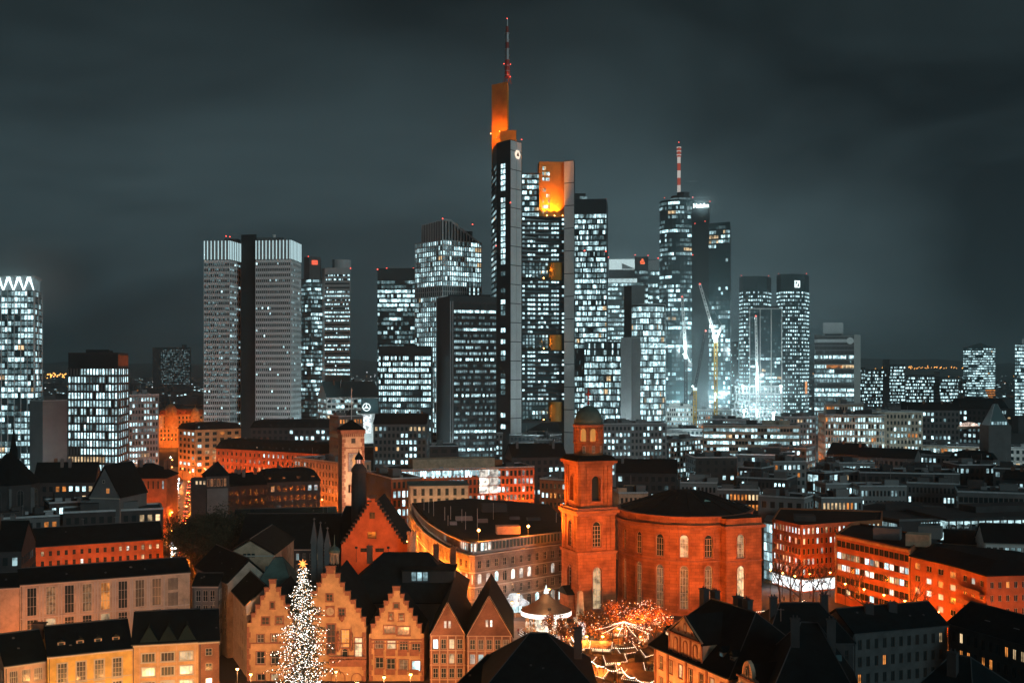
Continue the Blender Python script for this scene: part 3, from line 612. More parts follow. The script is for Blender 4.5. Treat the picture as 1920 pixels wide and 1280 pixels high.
f = Fr(slab[0], slab[1]); letters(T.t, 'Helaba', f, f.L*.56, Z(383, D), .4, 4.6, glow('sign_white', (.85, .99, 1), 6, 0), 'sign_lettering', .06)
light('POINT', f.p(f.L*.6, 4, Z(383, D)), 2500, COLD, T.t, 2)
T.done(M['towerglass'], M['black'])

# T13: twin bank towers
D = 1100
for px0, px1, py, lab, sd in ((1386, 1446, 518, 'left one of two matching dark towers, plain black top', 33), (1456, 1517, 514, 'right one of two matching dark towers, lit square slash logo on top', 34)):
    T = Tower('twin_bank_tower', lab, W((px0+px1)/2, D), seed=sd); m = px0+(px1-px0)*.44 if sd == 33 else px0+(px1-px0)*.42
    poly = T.pts([(px0, D+16), (px0+8, D-2), (m+8, D-4), (px1-8, D+2), (px1, D+20), (px1-4, D+44), (px0+4, D+44)]); zt = Z(py, D); T.shaft.prism(poly, 0, zt); z1 = Z(545, D)
    for i in range(4):
        f = Fr(poly[i], poly[i+1]); nc = max(3, int(f.L/2.0)); T.face(poly[i], poly[i+1], 8, z1, 36, nc, [[(0 if T.rng.random() < .62 else 1 if T.rng.random() < .3 else -1) for c in range(nc)] for r in range(36)], .6, .45, .0)
    if sd == 34:
        f = Fr(poly[2], poly[3]); u = f.L*.25; z = Z(533, D); lo = glow('square_logo', (.85, 1, 1), 2.5, 0)
        b = MB(); s_ = 3.2; w_ = .8
        for a in ((u-s_, u+s_, z+s_-w_, z+s_), (u-s_, u+s_, z-s_, z-s_+w_), (u-s_, u-s_+w_, z-s_+w_, z+s_-w_), (u+s_-w_, u+s_, z-s_+w_, z+s_-w_)): f.box(b, a[0], a[1], .2, .5, a[2], a[3])
        b.hexa([f.p(u-1.6, .5, z-1.9), f.p(u-.3, .5, z-1.9), f.p(u-.3, .2, z-1.9), f.p(u-1.6, .2, z-1.9)], [f.p(u+.3, .5, z+1.9), f.p(u+1.6, .5, z+1.9), f.p(u+1.6, .2, z+1.9), f.p(u+.3, .2, z+1.9)])
        b.build('logo', lo, T.t)
        b = MB(); f = Fr(poly[3], poly[4]); f.quad(b, 0, 9, Z(738, D), Z(715, D), .4); b.build('lit_stair', M['L4'], T.t)
    T.beacon(px0+4, py-1, D, .5); T.beacon(px1-5, py-1, D, .5); T.done(M['towerglass'])

# T14: block with white vertical piers
D = 960; T = Tower('framed_tower', 'mid-height tower framed by thin white piers standing before the twin towers', W(1435, D), seed=35)
poly = T.pts([(1405, D), (1466, D-2), (1467, D+34), (1408, D+34)]); zt = Z(580, D); T.shaft.prism(poly, 0, zt); f = Fr(*poly[:2])
pt = pat(34, 18, T.rng, .1, .3, .35, 6, .3, .3)
for r in range(24, 34): pt[r] = [(2 if T.rng.random() < .12 else -1) for c in range(18)]
for r in range(0, 12): pt[r] = [(0 if T.rng.random() < .6 else 1) for c in range(18)]
T.face(poly[0], poly[1], 6, zt-2, 34, 18, pt, .9, .6, .1, .2)
for u in (.2, f.L*.33, f.L*.67, f.L-.2): T.part('white_pier', lambda b: f.box(b, u-.35, u+.35, .1, 1, 0, zt), M['white'])
T.part('top_beam', lambda b: f.box(b, -.1, f.L+.1, -.5, 1.1, zt, zt+1), M['white']); T.part('roof_storey', lambda b: b.prism(T.pts([(1413, D+4), (1461, D+4), (1461, D+30), (1415, D+30)]), zt+.1, Z(573, D)), M['darkgrey'])
T.done(M['towerglass'], M['darkgrey'])

# T15: white slab with box on roof
D = 1000; T = Tower('white_slab_tower', 'pale slab office tower with roof box, blank end wall and orange lit floor', W(1570, D), seed=37)
poly = T.pts([(1527, D), (1601, D-4), (1613, D+14), (1613, D+30), (1530, D+34)]); zt = Z(628, D); T.shaft.prism(poly, 0, zt)
nf = 21; pt = []
for r in range(nf): k = T.rng.choice((-1, 2, 1, 0, 0, 1)); pt.append([(k if T.rng.random() < .8 else -1 if T.rng.random() < .5 else 2) for c in range(30)])
pt[14] = [0]*9+[4]*12+[3]*9; pt[12] = [0]*30; pt[8] = [0]*30; pt[13] = [2]*10+[0]*5+[-1]*15; pt[18] = [-1]*30; pt[19] = [-1]*30; pt[20] = [-1]*30
T.face(poly[0], poly[1], 8, zt-1, nf, 30, pt, .85, .66, .22, .4, .14, .4)
f = Fr(*poly[:2]); T.part('blank_band', lambda b: f.box(b, 0, f.L, .45, .8, Z(642, D), Z(636, D)), M['silver']); b = MB(); disc(b, f, f.L*.9, Z(639, D), 3, 1.0); b.build('round_sign', M['whitepaint'], T.t)
g = Fr(poly[1], poly[2]); T.part('end_wall', lambda b: g.box(b, 0, g.L, .05, .3, 0, zt+.4), M['white'])
T.part('roof_box', lambda b: b.prism(T.pts([(1543, D+8), (1581, D+6), (1581, D+22), (1545, D+22)]), zt+1.2, Z(604, D)), M['silver']); T.part('roof_box_base', lambda b: b.prism(T.pts([(1547, D+9), (1578, D+8), (1578, D+20), (1549, D+20)]), zt-.1, zt+1.2), M['black'])
T.done(M['darkgrey'], M['concrete'], M['concrete'])

# right-hand far blocks
FAR = [(1612, 1622, 690, 1350, 'narrow low lit block touching the white slab tower', .5, 3), (1622, 1655, 693, 1500, 'low lit office block with dim left end right of the white slab tower', .6, 8), (1655, 1668, 675, 1490, 'dark narrow stair tower between two low lit blocks', .05, 3),
       (1668, 1697, 684, 1480, 'lit mid-rise with stacked bright floors beside dark stair tower', .75, 8), (1698, 1752, 704, 1450, 'long low lit office block left of the pale connecting core', .7, 14), (1752, 1762, 698, 1460, 'thin pale connecting core between two low lit wings', .0, 2), (1762, 1798, 708, 1440, 'low lit wing right of the pale connecting core', .7, 10),
       (1798, 1812, 716, 1400, 'small dark low house before the hipped tower', .3, 3), (1380, 1387, 700, 1250, 'thin lit block glimpsed between round tower and twin towers', .5, 2), (1370, 1384, 642, 1400, 'dark slim tower behind the construction cranes', .15, 3)]
for i, (a, b_, py, D, lab, p, nc) in enumerate(FAR):
    T = Tower('office_block', lab, W((a+b_)/2, D), 'office block', 50+i); poly = T.pts([(a, D), (b_, D-2), (b_, D+20), (a, D+20)]); zt = Z(py, D); T.shaft.prism(poly, 0, zt)
    nf = max(5, int((zt-4)/4)); T.face(poly[0], poly[1], 2, zt-1.5, nf, nc*2, [[(0 if T.rng.random() < p*.7 else 1 if T.rng.random() < p*.4 else -1) for c in range(nc*2)] for r in range(nf)], .84, .5, .3); T.part('parapet', lambda b: parapet(b, poly, zt, 1), M['darkgrey']); T.done(M['grey'] if i in (5, 6) else M['darkgrey'], M['darkgrey'])
D = 1800; T = Tower('hip_roof_tower', 'far tower with shallow pointed roof and orange lit corner near right edge', W(1836, D), seed=71)
poly = T.pts([(1806, D), (1844, D-6), (1866, D+20), (1830, D+60)]); zt = Z(652, D); T.shaft.prism(poly, 0, zt)
nf = 24
T.face(poly[0], poly[1], 6, zt, nf, 16, pat(nf, 16, T.rng, .5, .1, .5, 4), .9, .5, .2); pt = pat(nf, 12, T.rng, .6, 0, .6, 4)
for r in range(7):
    for c in range(min(11, r+2), 12): pt[6-r][c] = 4
T.face(poly[1], poly[2], 6, zt, nf, 12, pt, .9, .5, .2)
T.part('roof', lambda b: [b.face([(*poly[i], zt), (*poly[(i+1) % 4], zt), (*W(1838, D+20), Z(642, D))]) for i in range(4)], M['glassteal'])
T.done(M['glassteal'], M['darkgrey'])
D = 1200; T = Tower('office_tower', 'slim lit tower cut by the right picture edge', W(1915, D), seed=73)
poly = T.pts([(1903, D), (1945, D-2), (1945, D+30), (1905, D+30)]); zt = Z(645, D); T.shaft.prism(poly, 0, zt); T.face(poly[0], poly[1], 4, zt, 24, 12, pat(24, 12, T.rng, .6, .1, .6, 4), .86, .6, .2)
T.part('roof_plant', lambda b: b.prism(T.pts([(1916, D+4), (1940, D+4), (1940, D+20), (1918, D+20)]), zt, Z(635, D)), M['silver']); T.done(M['glassteal'], M['darkgrey'])

# ---------------------------------------------------------------- far city carpet and its lights
rg = random.Random(77); cb = MB(); cp_ = MB()
for i in range(1500):
    D = 1150+rg.random()**1.5*5200; px = rg.uniform(-60, 1980); x, y = W(px, D)
    h = rg.choice((10, 12, 14, 16, 18, 22, 26)); w = rg.uniform(14, 50); d = rg.uniform(12, 30); cb.box((x, y), w, d, 0, h, 0, rg.uniform(-.3, .3))
    if rg.random() < .75:
        k = rg.randint(2, 9)
        for j in range(k):
            u = rg.uniform(-.45, .35)*w; z = rg.uniform(.3, .85)*h; ww = rg.uniform(1.5, 5); q = 0 if rg.random() < .62 else 1 if rg.random() < .5 else 3 if rg.random() < .5 else 4
            cp_.face([(x+u, y-d/2-3, z), (x+u+ww, y-d/2-3, z), (x+u+ww, y-d/2-3, z+1.6), (x+u, y-d/2-3, z+1.6)], q)
o = cb.build('distant_city', M['darkgrey']); o['kind'] = 'stuff'; o['label'] = 'dark low roofs of the far city spreading to the horizon'; o['category'] = 'buildings'
o = cp_.build('distant_windows', LIT, kind='stuff'); o['label'] = 'scattered lit windows of the far city'; o['category'] = 'windows'
lb = MB()
for i in range(520):
    D = 2600+rg.random()*6200; px = rg.uniform(-20, 1940); hill = max(0, (D-7200)/2600); x, y = W(px, D)
    z = rg.uniform(8, 22)+(min(1, hill)*rg.uniform(10, 90) if hill else 0); lb.octa((x, y-10, z), D*.00034*rg.uniform(.5, 1.4), rg.choice((0, 0, 0, 1, 1)))
for i in range(70):
    D = 5200; px = rg.uniform(1655, 1815)+rg.gauss(0, 12); x, y = W(px, D); lb.octa((x, y, Z(rg.gauss(689, 1.5), D)), 2.1, 1)
for i in range(26):
    D = 2300; px = rg.choice((95, 101, 108, 120))+rg.gauss(0, 3); x, y = W(px, D); lb.octa((x, y, Z(rg.gauss(703, 3), D)), 1.3, 1)
o = lb.build('distant_lights', [glow('far_white', (.85, .97, 1), 4, 0), glow('far_orange', (1, .4, .08), 5, 0)], kind='stuff'); o['label'] = 'twinkling white and orange lights along the far horizon'; o['category'] = 'lights'

# ---------------------------------------------------------------- building kit
def facade(mb, f, u0, u1, z0, z1, holes, dep=.3, m=0, mr=None):
    mr = m if mr is None else mr
    hs = [h for h in holes if h[0] > u0+.01 and h[1] < u1-.01 and h[2] >= z0-.001 and h[3] < z1-.01]
    xs = sorted({round(v, 3) for h in hs for v in h[:2]} | {round(u0, 3), round(u1, 3)}); zs = sorted({round(v, 3) for h in hs for v in h[2:4]} | {round(z0, 3), round(z1, 3)})
    for j in range(len(zs)-1):
        zc = (zs[j]+zs[j+1])/2; row = [h for h in hs if h[2] < zc < h[3]]; start = None
        for i in range(len(xs)):
            inside = i == len(xs)-1 or any(h[0] < (xs[i]+xs[i+1])/2 < h[1] for h in row)
            if inside:
                if start is not None: f.quad(mb, start, xs[i], zs[j], zs[j+1], 0, m); start = None
            elif start is None: start = xs[i]
    for h in hs:
        a, b, c, d = h[:4]; ar = len(h) > 4 and h[4]; r = (b-a)/2; top = d-r if ar else d
        for pa, pb in (((a, c), (a, top)), ((b, top), (b, c)), ((b, c), (a, c))): mb.face([f.p(pa[0], 0, pa[1]), f.p(pb[0], 0, pb[1]), f.p(pb[0], -dep, pb[1]), f.p(pa[0], -dep, pa[1])], mr)
        if not ar: mb.face([f.p(a, 0, d), f.p(b, 0, d), f.p(b, -dep, d), f.p(a, -dep, d)], mr)
        else:
            K = 6; L = [(a+r-r*cos(k*pi/2/K), top+r*sin(k*pi/2/K)) for k in range(K+1)]; R = [(2*(a+r)-u, z) for u, z in L]
            for arc, cx in ((L, a), (R, b)):
                for k in range(K):
                    p, q = arc[k], arc[k+1]; mb.face([f.p(cx, 0, d), f.p(p[0], 0, p[1]), f.p(q[0], 0, q[1])], m); mb.face([f.p(p[0], 0, p[1]), f.p(q[0], 0, q[1]), f.p(q[0], -dep, q[1]), f.p(p[0], -dep, p[1])], mr)
    return hs
def archpts(w, h, K=6):
    r = w/2; return [(-r, 0), (r, 0)]+[(r*cos(k*pi/2/K), h-r+r*sin(k*pi/2/K)) for k in range(2*K+1)]
_wc = {}
def win_frame(mb, w, h, kind, arch, t=.09, m=0):
    def bar(x0, x1, z0, z1): mb.hexa([(x0, -.1, z0), (x1, -.1, z0), (x1, 0, z0), (x0, 0, z0)], [(x0, -.1, z1), (x1, -.1, z1), (x1, 0, z1), (x0, 0, z1)], m)
    zt = h-w/2 if arch else h
    bar(-w/2, -w/2+t, 0, zt); bar(w/2-t, w/2, 0, zt); bar(-w/2+t, w/2-t, 0, t)
    if not arch: bar(-w/2+t, w/2-t, h-t, h)
    else:
        K = 10; r = w/2
        for k in range(K):
            a0, a1 = pi*k/K, pi*(k+1)/K
            q = [(r*cos(a0), zt+r*sin(a0)), (r*cos(a1), zt+r*sin(a1)), ((r-t)*cos(a1), zt+(r-t)*sin(a1)), ((r-t)*cos(a0), zt+(r-t)*sin(a0))]; mb.hexa([(x, 0, z) for x, z in q], [(x, -.1, z) for x, z in q], m)
    nx, nz = kind
    for i in range(1, nx): x = -w/2+w*i/nx; bar(x-t*.35, x+t*.35, t, zt if arch and i != nx/2 else h-t)
    for j in range(1, nz): z = zt*j/nz if not arch else zt*j/(nz-1) if nz > 1 else zt; bar(-w/2+t, w/2-t, z-t*.35, z+t*.35)
def pane_face(mb, w, h, arch, m=0):
    mb.face([(x, -.03, z) for x, z in (archpts(w-.1, h-.05) if arch else [(-w/2+.04, .04), (w/2-.04, .04), (w/2-.04, h-.04), (-w/2+.04, h-.04)])], m)
def window(t, f, hole, st, kind=(2, 2), dep=.25, near=False, fm='frame', name='window', tt=.09):
    a, b, c, d = hole[:4]; arch = len(hole) > 4 and hole[4]; w = round(b-a, 2); h = round(d-c, 2); pm = LIT[st] if st >= 0 else M['glass']
    key = (w, h, kind, arch, fm, None if near else st, tt)
    if key not in _wc:
        mb = MB(); win_frame(mb, w, h, kind, arch, tt)
        if not near: pane_face(mb, w, h, arch, 1)
        _wc[key] = mb.mesh(name, [M[fm], pm])
    o = child(name, _wc[key], t, f.p((a+b)/2, -dep+.02, c), f.rz)
    if near and st == 2: st = 7; pm = LIT[7]
    if near:
        k2 = (w, h, arch, st, 'pane')
        if k2 not in _wc: mb = MB(); pane_face(mb, w, h, arch); _wc[k2] = mb.mesh('pane', [pm])
        p = bpy.data.objects.new('pane', _wc[k2]); C.objects.link(p); p.parent = o
    return o
def grid(u0, u1, z0, z1, nc, nr, fw=.5, fh=.55, zo=.45, arch=False):
    cw = (u1-u0)/nc; ch = (z1-z0)/nr
    return [(u0+c*cw+cw*(1-fw)/2, u0+c*cw+cw*(1+fw)/2, z0+r*ch+ch*(1-fh)*zo, z0+r*ch+ch*(1-fh)*zo+ch*fh, arch) for r in range(nr) for c in range(nc)]
def pick(rng, p, warm=.1):
    if rng.random() > p: return -1
    k = rng.random()
    if k < warm: return 3 if rng.random() < .6 else 4
    return 0 if rng.random() < .6 else 1 if rng.random() < .7 else 2
def gable_roof(mb, P, Q, dep, z, h, ov=.5, hl=0, hr=0, m=0, mg=None, th=.25):
    """pitched roof over the rectangle behind front edge P-Q, ridge along it; hl, hr: how far the ridge is drawn in"""
    f = Fr(P, Q); L = f.L; hl = min(hl, L*.42); hr = min(hr, L*.42); el = ov if hl else .15; er = ov if hr else .15
    A, B_, C_, D_ = (-el, ov), (L+er, ov), (L+er, -dep-ov), (-el, -dep-ov); R0, R1 = (hl if hl else -el, -dep/2), (L-hr if hr else L+er, -dep/2)
    q = lambda a, zz: f.p(a[0], a[1], zz)
    for lo, up, fl in ((0, th, 1), (0, 0, 0)):
        z0 = z+up; z1 = z+h+up
        fs = [[q(A, z0), q(B_, z0), q(R1, z1), q(R0, z1)], [q(C_, z0), q(D_, z0), q(R0, z1), q(R1, z1)], [q(D_, z0), q(A, z0), q(R0, z1)], [q(B_, z0), q(C_, z0), q(R1, z1)]]
        for i, x in enumerate(fs):
            if i == 2 and not hl or i == 3 and not hr: continue
            mb.face(x if fl else x[::-1], m)
    loop = [A, B_, C_, D_]
    for i in range(4):
        a, b = loop[i], loop[(i+1) % 4]
        if (i == 1 and not hr) or (i == 3 and not hl): continue
        mb.face([q(a, z), q(b, z), q(b, z+th), q(a, z+th)], m)
    for flag, e, R in ((hl, 0, R0), (hr, 1, R1)):
        if not flag:
            X, Y = (A, D_) if e == 0 else (B_, C_)
            for s, en in ((X, R), (R, Y)):
                z0, z1 = (z, z+h) if en == R else (z+h, z); mb.face([q(s, z0), q(en, z1), q(en, z1+th), q(s, z0+th)], m)
            gx = .02 if e == 0 else L-.02; k = mg if mg is not None else m
            tri = [f.p(gx, 0, z), f.p(gx, -dep, z), f.p(gx, -dep/2, z+h*dep/(dep+2*ov)*.99)]; mb.face(tri if e else tri[::-1], k)
def mansard(mb, poly, z, h, ins, h2=.8, ins2=2.2, ov=.35, m=0):
    n = len(poly); cx = sum(p[0] for p in poly)/n; cy = sum(p[1] for p in poly)/n
    def off(d):
        out = []
        for i in range(n):
            a, b, c = poly[i-1], poly[i], poly[(i+1) % n]; f1, f2 = Fr(a, b), Fr(b, c); k = 1+f1.n[0]*f2.n[0]+f1.n[1]*f2.n[1]; k = max(k, .3)
            out.append((b[0]+d*(f1.n[0]+f2.n[0])/k, b[1]+d*(f1.n[1]+f2.n[1])/k))
        return out
    mb.loft([[(*p, z) for p in off(ov)], [(*p, z+.25) for p in off(ov)], [(*p, z+h) for p in off(-ins)], [(*p, z+h+h2) for p in off(-ins-ins2)]], m)
_chim = {}
def chimney(t, x, y, z, h=2.2, w=.9, m='brick', rz=0):
    k = (round(h, 1), w, m)
    if k not in _chim:
        b = MB(); b.box((0, 0), w, w*.7, 0, h); b.box((0, 0), w*1.2, w*.9, h, h+.15)
        for s in (-.22, .22): b.lathe((s*w, 0), [(.14, h+.15), (.11, h+.6)], 8)
        _chim[k] = b.mesh('chimney', [M[m]])
    return child('chimney', _chim[k], t, (x, y, z), rz)
def facing(P, Q):
    f = Fr(P, Q); return f.n[0]*(0-P[0])+f.n[1]*(0-P[1]) > 0
FOOT = []
def B(lab, px0, px1, D0, D1, py, dep, rows, cols, lit, wall='grey', roof='flat', rh=4, cat='building', name='office_block', warm=.08, fw=.55, fh=.55, objwin=False, z0=None, kind=(2, 1), bits=4, seed=None, skip_low=0, frame='darkframe', roofm=None, hip=None, group=None, sidecols=None, hgt=23):
    if py >= 798: k_ = DG(py, hgt)/D0; D0 *= k_; D1 *= k_
    if abs(D1-D0) <= 12: r0 = hypot(*W(px0, D0)); D1 = r0/sqrt(1+((px1-960)/S)**2)*(1+.012*sin(px0*1.7+py))
    if rows > 1: rows = max(rows, int((Z(py, D0)-4)/3.5))
    P, Q = W(px0, D0), W(px1, D1); poly = rect(P, Q, dep); zt = Z(py, D0); rng = random.Random(seed if seed is not None else int(px0*7+py*3+D0))
    FOOT.append((px0, px1, D0, py)); c = lerp(lerp(P, Q, .5), lerp(poly[2], poly[3], .5), .5)
    t = thing(name, lab, cat, (*c, 0), group); wb = MB(); pb = MB()
    for i in range(4):
        a, b = poly[i], poly[(i+1) % 4]
        f = Fr(a, b); nc = cols if i % 2 == 0 else (sidecols or max(1, round(cols*f.L/Fr(P, Q).L)))
        if not facing(a, b) or not rows: f.quad(wb, 0, f.L, 0, zt, 0); continue
        zb = z0 if z0 is not None else max(0, zt-rows*3.5-.9)
        hs = facade(wb, f, 0, f.L, 0, zt, grid(.4, f.L-.4, zb, zt-.6, nc, rows, fw, fh), .3)
        run = 0; st = -1; lit_ = min(.95, lit*1.3+.1)
        for h in hs:
            if run <= 0: run = rng.randint(1, 3); st = pick(rng, lit_, warm)
            run -= 1; s_ = st if rng.random() < .8 else -1
            if objwin: window(t, f, h, s_, kind, .25, fm=frame)
            else: f.quad(pb, h[0], h[1], h[2], h[3], -.27, s_ if s_ >= 0 else 6)
    wo = wb.build('wall', M[wall], t); pb.build('windows', LIT, t, 'stuff')
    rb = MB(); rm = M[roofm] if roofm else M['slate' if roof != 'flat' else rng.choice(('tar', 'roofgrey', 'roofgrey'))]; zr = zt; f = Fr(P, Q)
    if roof == 'flat':
        rb.prism(poly, zt-.3, zt+.02); ro = rb.build('roof', rm, t); pp = MB(); parapet(pp, [lerp(p, c, -.002) for p in poly], zt-.05, .55, .35); pp.build('parapet', M['coping'], t)
        for i in range(bits*2):
            u = rng.uniform(.12, .88)*f.L; n_ = -rng.uniform(.2, .8)*dep; k = rng.random(); b = MB()
            if k < .45: w = min(rng.uniform(2.5, 6), f.L*.3); b.box(f.p2(u, n_), w, min(w*.8, dep*.3), zt+.02, zt+rng.uniform(1.6, 3), 0, f.rz); b.build('roof_hut', M[rng.choice(['grey', 'darkgrey', wall])], ro)
            elif k < .8: b.box(f.p2(u, n_), rng.uniform(1, 2.2), rng.uniform(.8, 1.5), zt+.02, zt+rng.uniform(.6, 1.3), 0, f.rz); b.build('vent_unit', M['steel'], ro)
            else: b.tube([(*f.p2(u, n_), zt), (*f.p2(u, n_), zt+rng.uniform(3, 6))], .07, 5); b.build('mast', M['steel'], ro)
    elif roof == 'gable':
        gable_roof(rb, P, Q, dep, zt, rh, .4, hip or 0, hip or 0, 0, 1); ro = rb.build('roof', [rm, M[wall]], t)
    elif roof == 'cross':                                     # gable end faces the front
        gable_roof(rb, poly[3], poly[0], f.L, zt, rh, .35, 0, 0, 0, 1); ro = rb.build('roof', [rm, M[wall]], t)
    else:
        mansard(rb, poly, zt, rh, rh*.45, .7, min(dep, f.L)*.22); ro = rb.build('roof', rm, t)
    if roof != 'flat':
        for i in range(bits):
            u = rng.uniform(.1, .9)*f.L; n_ = -dep*.5-rng.uniform(-.2, .2)*dep; chimney(ro, *f.p2(u, n_), zt+rh*.55, rh*.45+1.2, 1.1, 'brick' if rng.random() < .5 else 'grey', f.rz)
            for q in (ro.children[-1],): q.location = (q.location[0]-t.location[0], q.location[1]-t.location[1], q.location[2])
        if roof == 'mansard':
            nd = max(2, int(f.L/4.5))
            for i in range(nd):
                u = (i+.5)*f.L/nd; b = MB(); st = pick(rng, lit*.7, max(warm, .2)); f.box(b, u-.7, u+.7, -rh*.45-.6, -.25, zt+.5, zt+2.2); f.quad(b, u-.5, u+.5, zt+.8, zt+2, -.22, 1); b.build('dormer', [rm, LIT[st] if st >= 0 else M['glass']], ro)
    return t, poly, zt
_lampm = {}
def street_lamp(x, y, h, power, lab, group, col=ORANGE, arm=0, rz=0, head='sodium', r=.25):
    if col[1] < .35: power *= 1.3
    t = thing('street_lamp', lab, 'street lamp', (x, y, 0), group); k = (h, arm, head)
    if k not in _lampm:
        p = MB(); p.lathe((0, 0), [(.16, 0), (.13, .6), (.09, 1), (.06, h)], 8)
        if arm: p.tube([(0, 0, h-.3), (arm*.5, 0, h+.1), (arm, 0, h+.15)], .05, 5)
        hd = MB(); hd.box((arm, 0), .9 if arm else .5, .4, h+.12, h+.3); lm = MB(); lm.lathe((arm, 0), [(.16, h-.2), (.27, h-.05), (.27, h+.05), (.2, h+.12)], 8)
        _lampm[k] = (p.mesh('post', [M['darksteel']]), hd.mesh('lamp_head', [M['darksteel']]), lm.mesh('bulb', [M[head]]))
    for nm, me in zip(('post', 'lamp_head', 'bulb'), _lampm[k]): child(nm, me, t, (x, y, 0), rz)
    light('POINT', (x+arm*cos(rz), y+arm*sin(rz), h-.5), power, col, t, r)
    return t
def lamps(P, Q, off, n, power, lab, group, h=8, col=ORANGE, u0=.08, u1=.92, arm=0):
    f = Fr(P, Q)
    for i in range(n):
        u = f.L*(u0+(u1-u0)*(i/(n-1) if n > 1 else .5)); x, y = f.p2(u, off); street_lamp(x, y, h, power, lab, group, col, arm, f.rz+pi/2)

# ---------------------------------------------------------------- mid city, far to near
G = 'blocks of the middle city'
# --- left
B('blank pale grey wall block between the V-crowned tower and bright box tower', 80, 130, 640, 636, 752, 30, 0, 0, 0, 'concrete', bits=2)
B('small white lit block beside the foot of the V-crowned tower', 78, 101, 530, 528, 806, 18, 6, 5, .75, 'white', warm=.02, fw=.8, fh=.7)
B('lit glass-fronted block tucked left of the bright box tower', 101, 129, 540, 536, 803, 20, 6, 6, .7, 'concrete', warm=.03, fw=.8)
B('pale block with painted blank side wall right of bright box tower', 241, 298, 650, 640, 741, 12, 7, 10, .55, 'concrete', fw=.6)
tS, pS, zS = B('low red-stone wing with two rows of bright windows below the bright box tower', 221, 294, 540, 532, 818, 16, 3, 17, .8, 'redplaster', warm=.01, fw=.62, fh=.66, bits=2)
B('flat-roofed grey block in front of the V-crowned tower', -20, 84, 430, 424, 829, 20, 4, 9, .25, 'grey', warm=.5, fw=.6)
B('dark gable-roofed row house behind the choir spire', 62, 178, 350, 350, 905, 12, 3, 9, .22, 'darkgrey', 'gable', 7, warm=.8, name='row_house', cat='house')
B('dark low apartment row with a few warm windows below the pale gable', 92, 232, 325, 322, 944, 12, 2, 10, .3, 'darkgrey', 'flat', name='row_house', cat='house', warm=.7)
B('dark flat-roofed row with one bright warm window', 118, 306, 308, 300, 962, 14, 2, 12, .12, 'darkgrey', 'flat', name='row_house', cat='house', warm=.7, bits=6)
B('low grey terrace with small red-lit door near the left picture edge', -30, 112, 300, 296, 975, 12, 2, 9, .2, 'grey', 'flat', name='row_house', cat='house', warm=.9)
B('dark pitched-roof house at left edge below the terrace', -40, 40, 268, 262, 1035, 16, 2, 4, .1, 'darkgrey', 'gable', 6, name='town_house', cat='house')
tH, pH, zH = B('hip-roofed hall with tall red-lit windows beside the avenue', 225, 312, 398, 392, 897, 20, 1, 9, .05, 'redplaster', 'gable', 5, hip=8, name='hall', cat='hall', fw=.3, fh=.8)
# --- avenue
tP, pP, zP = B('orange-lit domed palace at the far end of the avenue', 298, 388, 950, 946, 778, 20, 5, 13, .12, 'ochre', 'mansard', 4, name='palace', cat='palace', warm=.9, fw=.45, fh=.6, roofm='redplaster')
tY, pY, zY = B('yellow corner building with white upper storeys beside the avenue', 366, 452, 478, 492, 806, 22, 5, 6, .2, 'ochre', 'mansard', 3.2, name='corner_house', cat='house', warm=.5, objwin=True, sidecols=4, hgt=30)
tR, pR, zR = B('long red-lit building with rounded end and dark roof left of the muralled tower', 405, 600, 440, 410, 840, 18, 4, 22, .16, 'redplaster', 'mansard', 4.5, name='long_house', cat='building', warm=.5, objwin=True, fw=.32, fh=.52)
tW, pW, zW = B('cream building with rows of small dark windows just left of the muralled tower', 551, 640, 395, 372, 858, 16, 5, 15, .1, 'salmon', 'flat', name='long_house', warm=.4, objwin=True, fw=.34, fh=.6, kind=(1, 2))
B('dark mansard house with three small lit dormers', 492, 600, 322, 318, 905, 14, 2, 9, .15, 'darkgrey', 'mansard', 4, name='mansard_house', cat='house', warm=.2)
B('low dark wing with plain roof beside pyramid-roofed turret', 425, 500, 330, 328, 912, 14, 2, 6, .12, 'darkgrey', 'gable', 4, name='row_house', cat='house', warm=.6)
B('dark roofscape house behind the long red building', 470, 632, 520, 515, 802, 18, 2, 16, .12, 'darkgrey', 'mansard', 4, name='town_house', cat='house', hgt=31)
# --- centre
B('pale theatre block with pitched glass roof below the silver twin tower', 612, 712, 745, 735, 745, 30, 4, 12, .3, 'white', 'gable', 10, name='theatre', cat='theatre', warm=.02, fw=.8, roofm='glassteal')
B('small red-windowed grey house behind the muralled tower', 635, 681, 560, 556, 781, 14, 3, 8, .5, 'grey', warm=.9, name='town_house', cat='house')
B('long banded office with pale spandrels stepping down left of centre', 718, 846, 555, 540, 816, 18, 4, 15, .4, 'concrete', fw=.8, fh=.5, warm=0)
B('flat dark department store right of the muralled tower', 684, 860, 470, 462, 838, 26, 1, 10, .15, 'darkgrey', fw=.6, bits=7)
B('grey house with pitched roof at the foot of low dark office block', 700, 800, 610, 600, 795, 16, 3, 12, .3, 'grey', 'gable', 5, warm=.25, name='town_house', cat='house')
B('grey block with small windows left of the wide dark mansard', 846, 892, 545, 545, 802, 18, 5, 8, .2, 'grey', name='town_house', cat='house')
B('slim white-walled block catching light below the black slab tower', 860, 892, 470, 466, 812, 16, 5, 5, .5, 'white', name='town_house', cat='house', warm=.02)
B('pale block with three lit rows under the wide dark mansard roof', 890, 950, 480, 474, 812, 18, 5, 9, .55, 'concrete', name='town_house', cat='house', warm=.04)
B('wide dark steep mansard house in front of the tallest tower', 895, 1052, 545, 540, 810, 20, 3, 20, .15, 'darkgrey', 'mansard', 7, name='mansard_house', cat='house')
B('dark grey block with one lit window left of the domed spire', 955, 1032, 470, 462, 815, 18, 5, 10, .12, 'darkgrey', name='town_house', cat='house', bits=5)
B('plain pale tower block end beside the domed spire', 1008, 1036, 440, 438, 825, 12, 4, 3, .2, 'grey', name='town_house', cat='house')
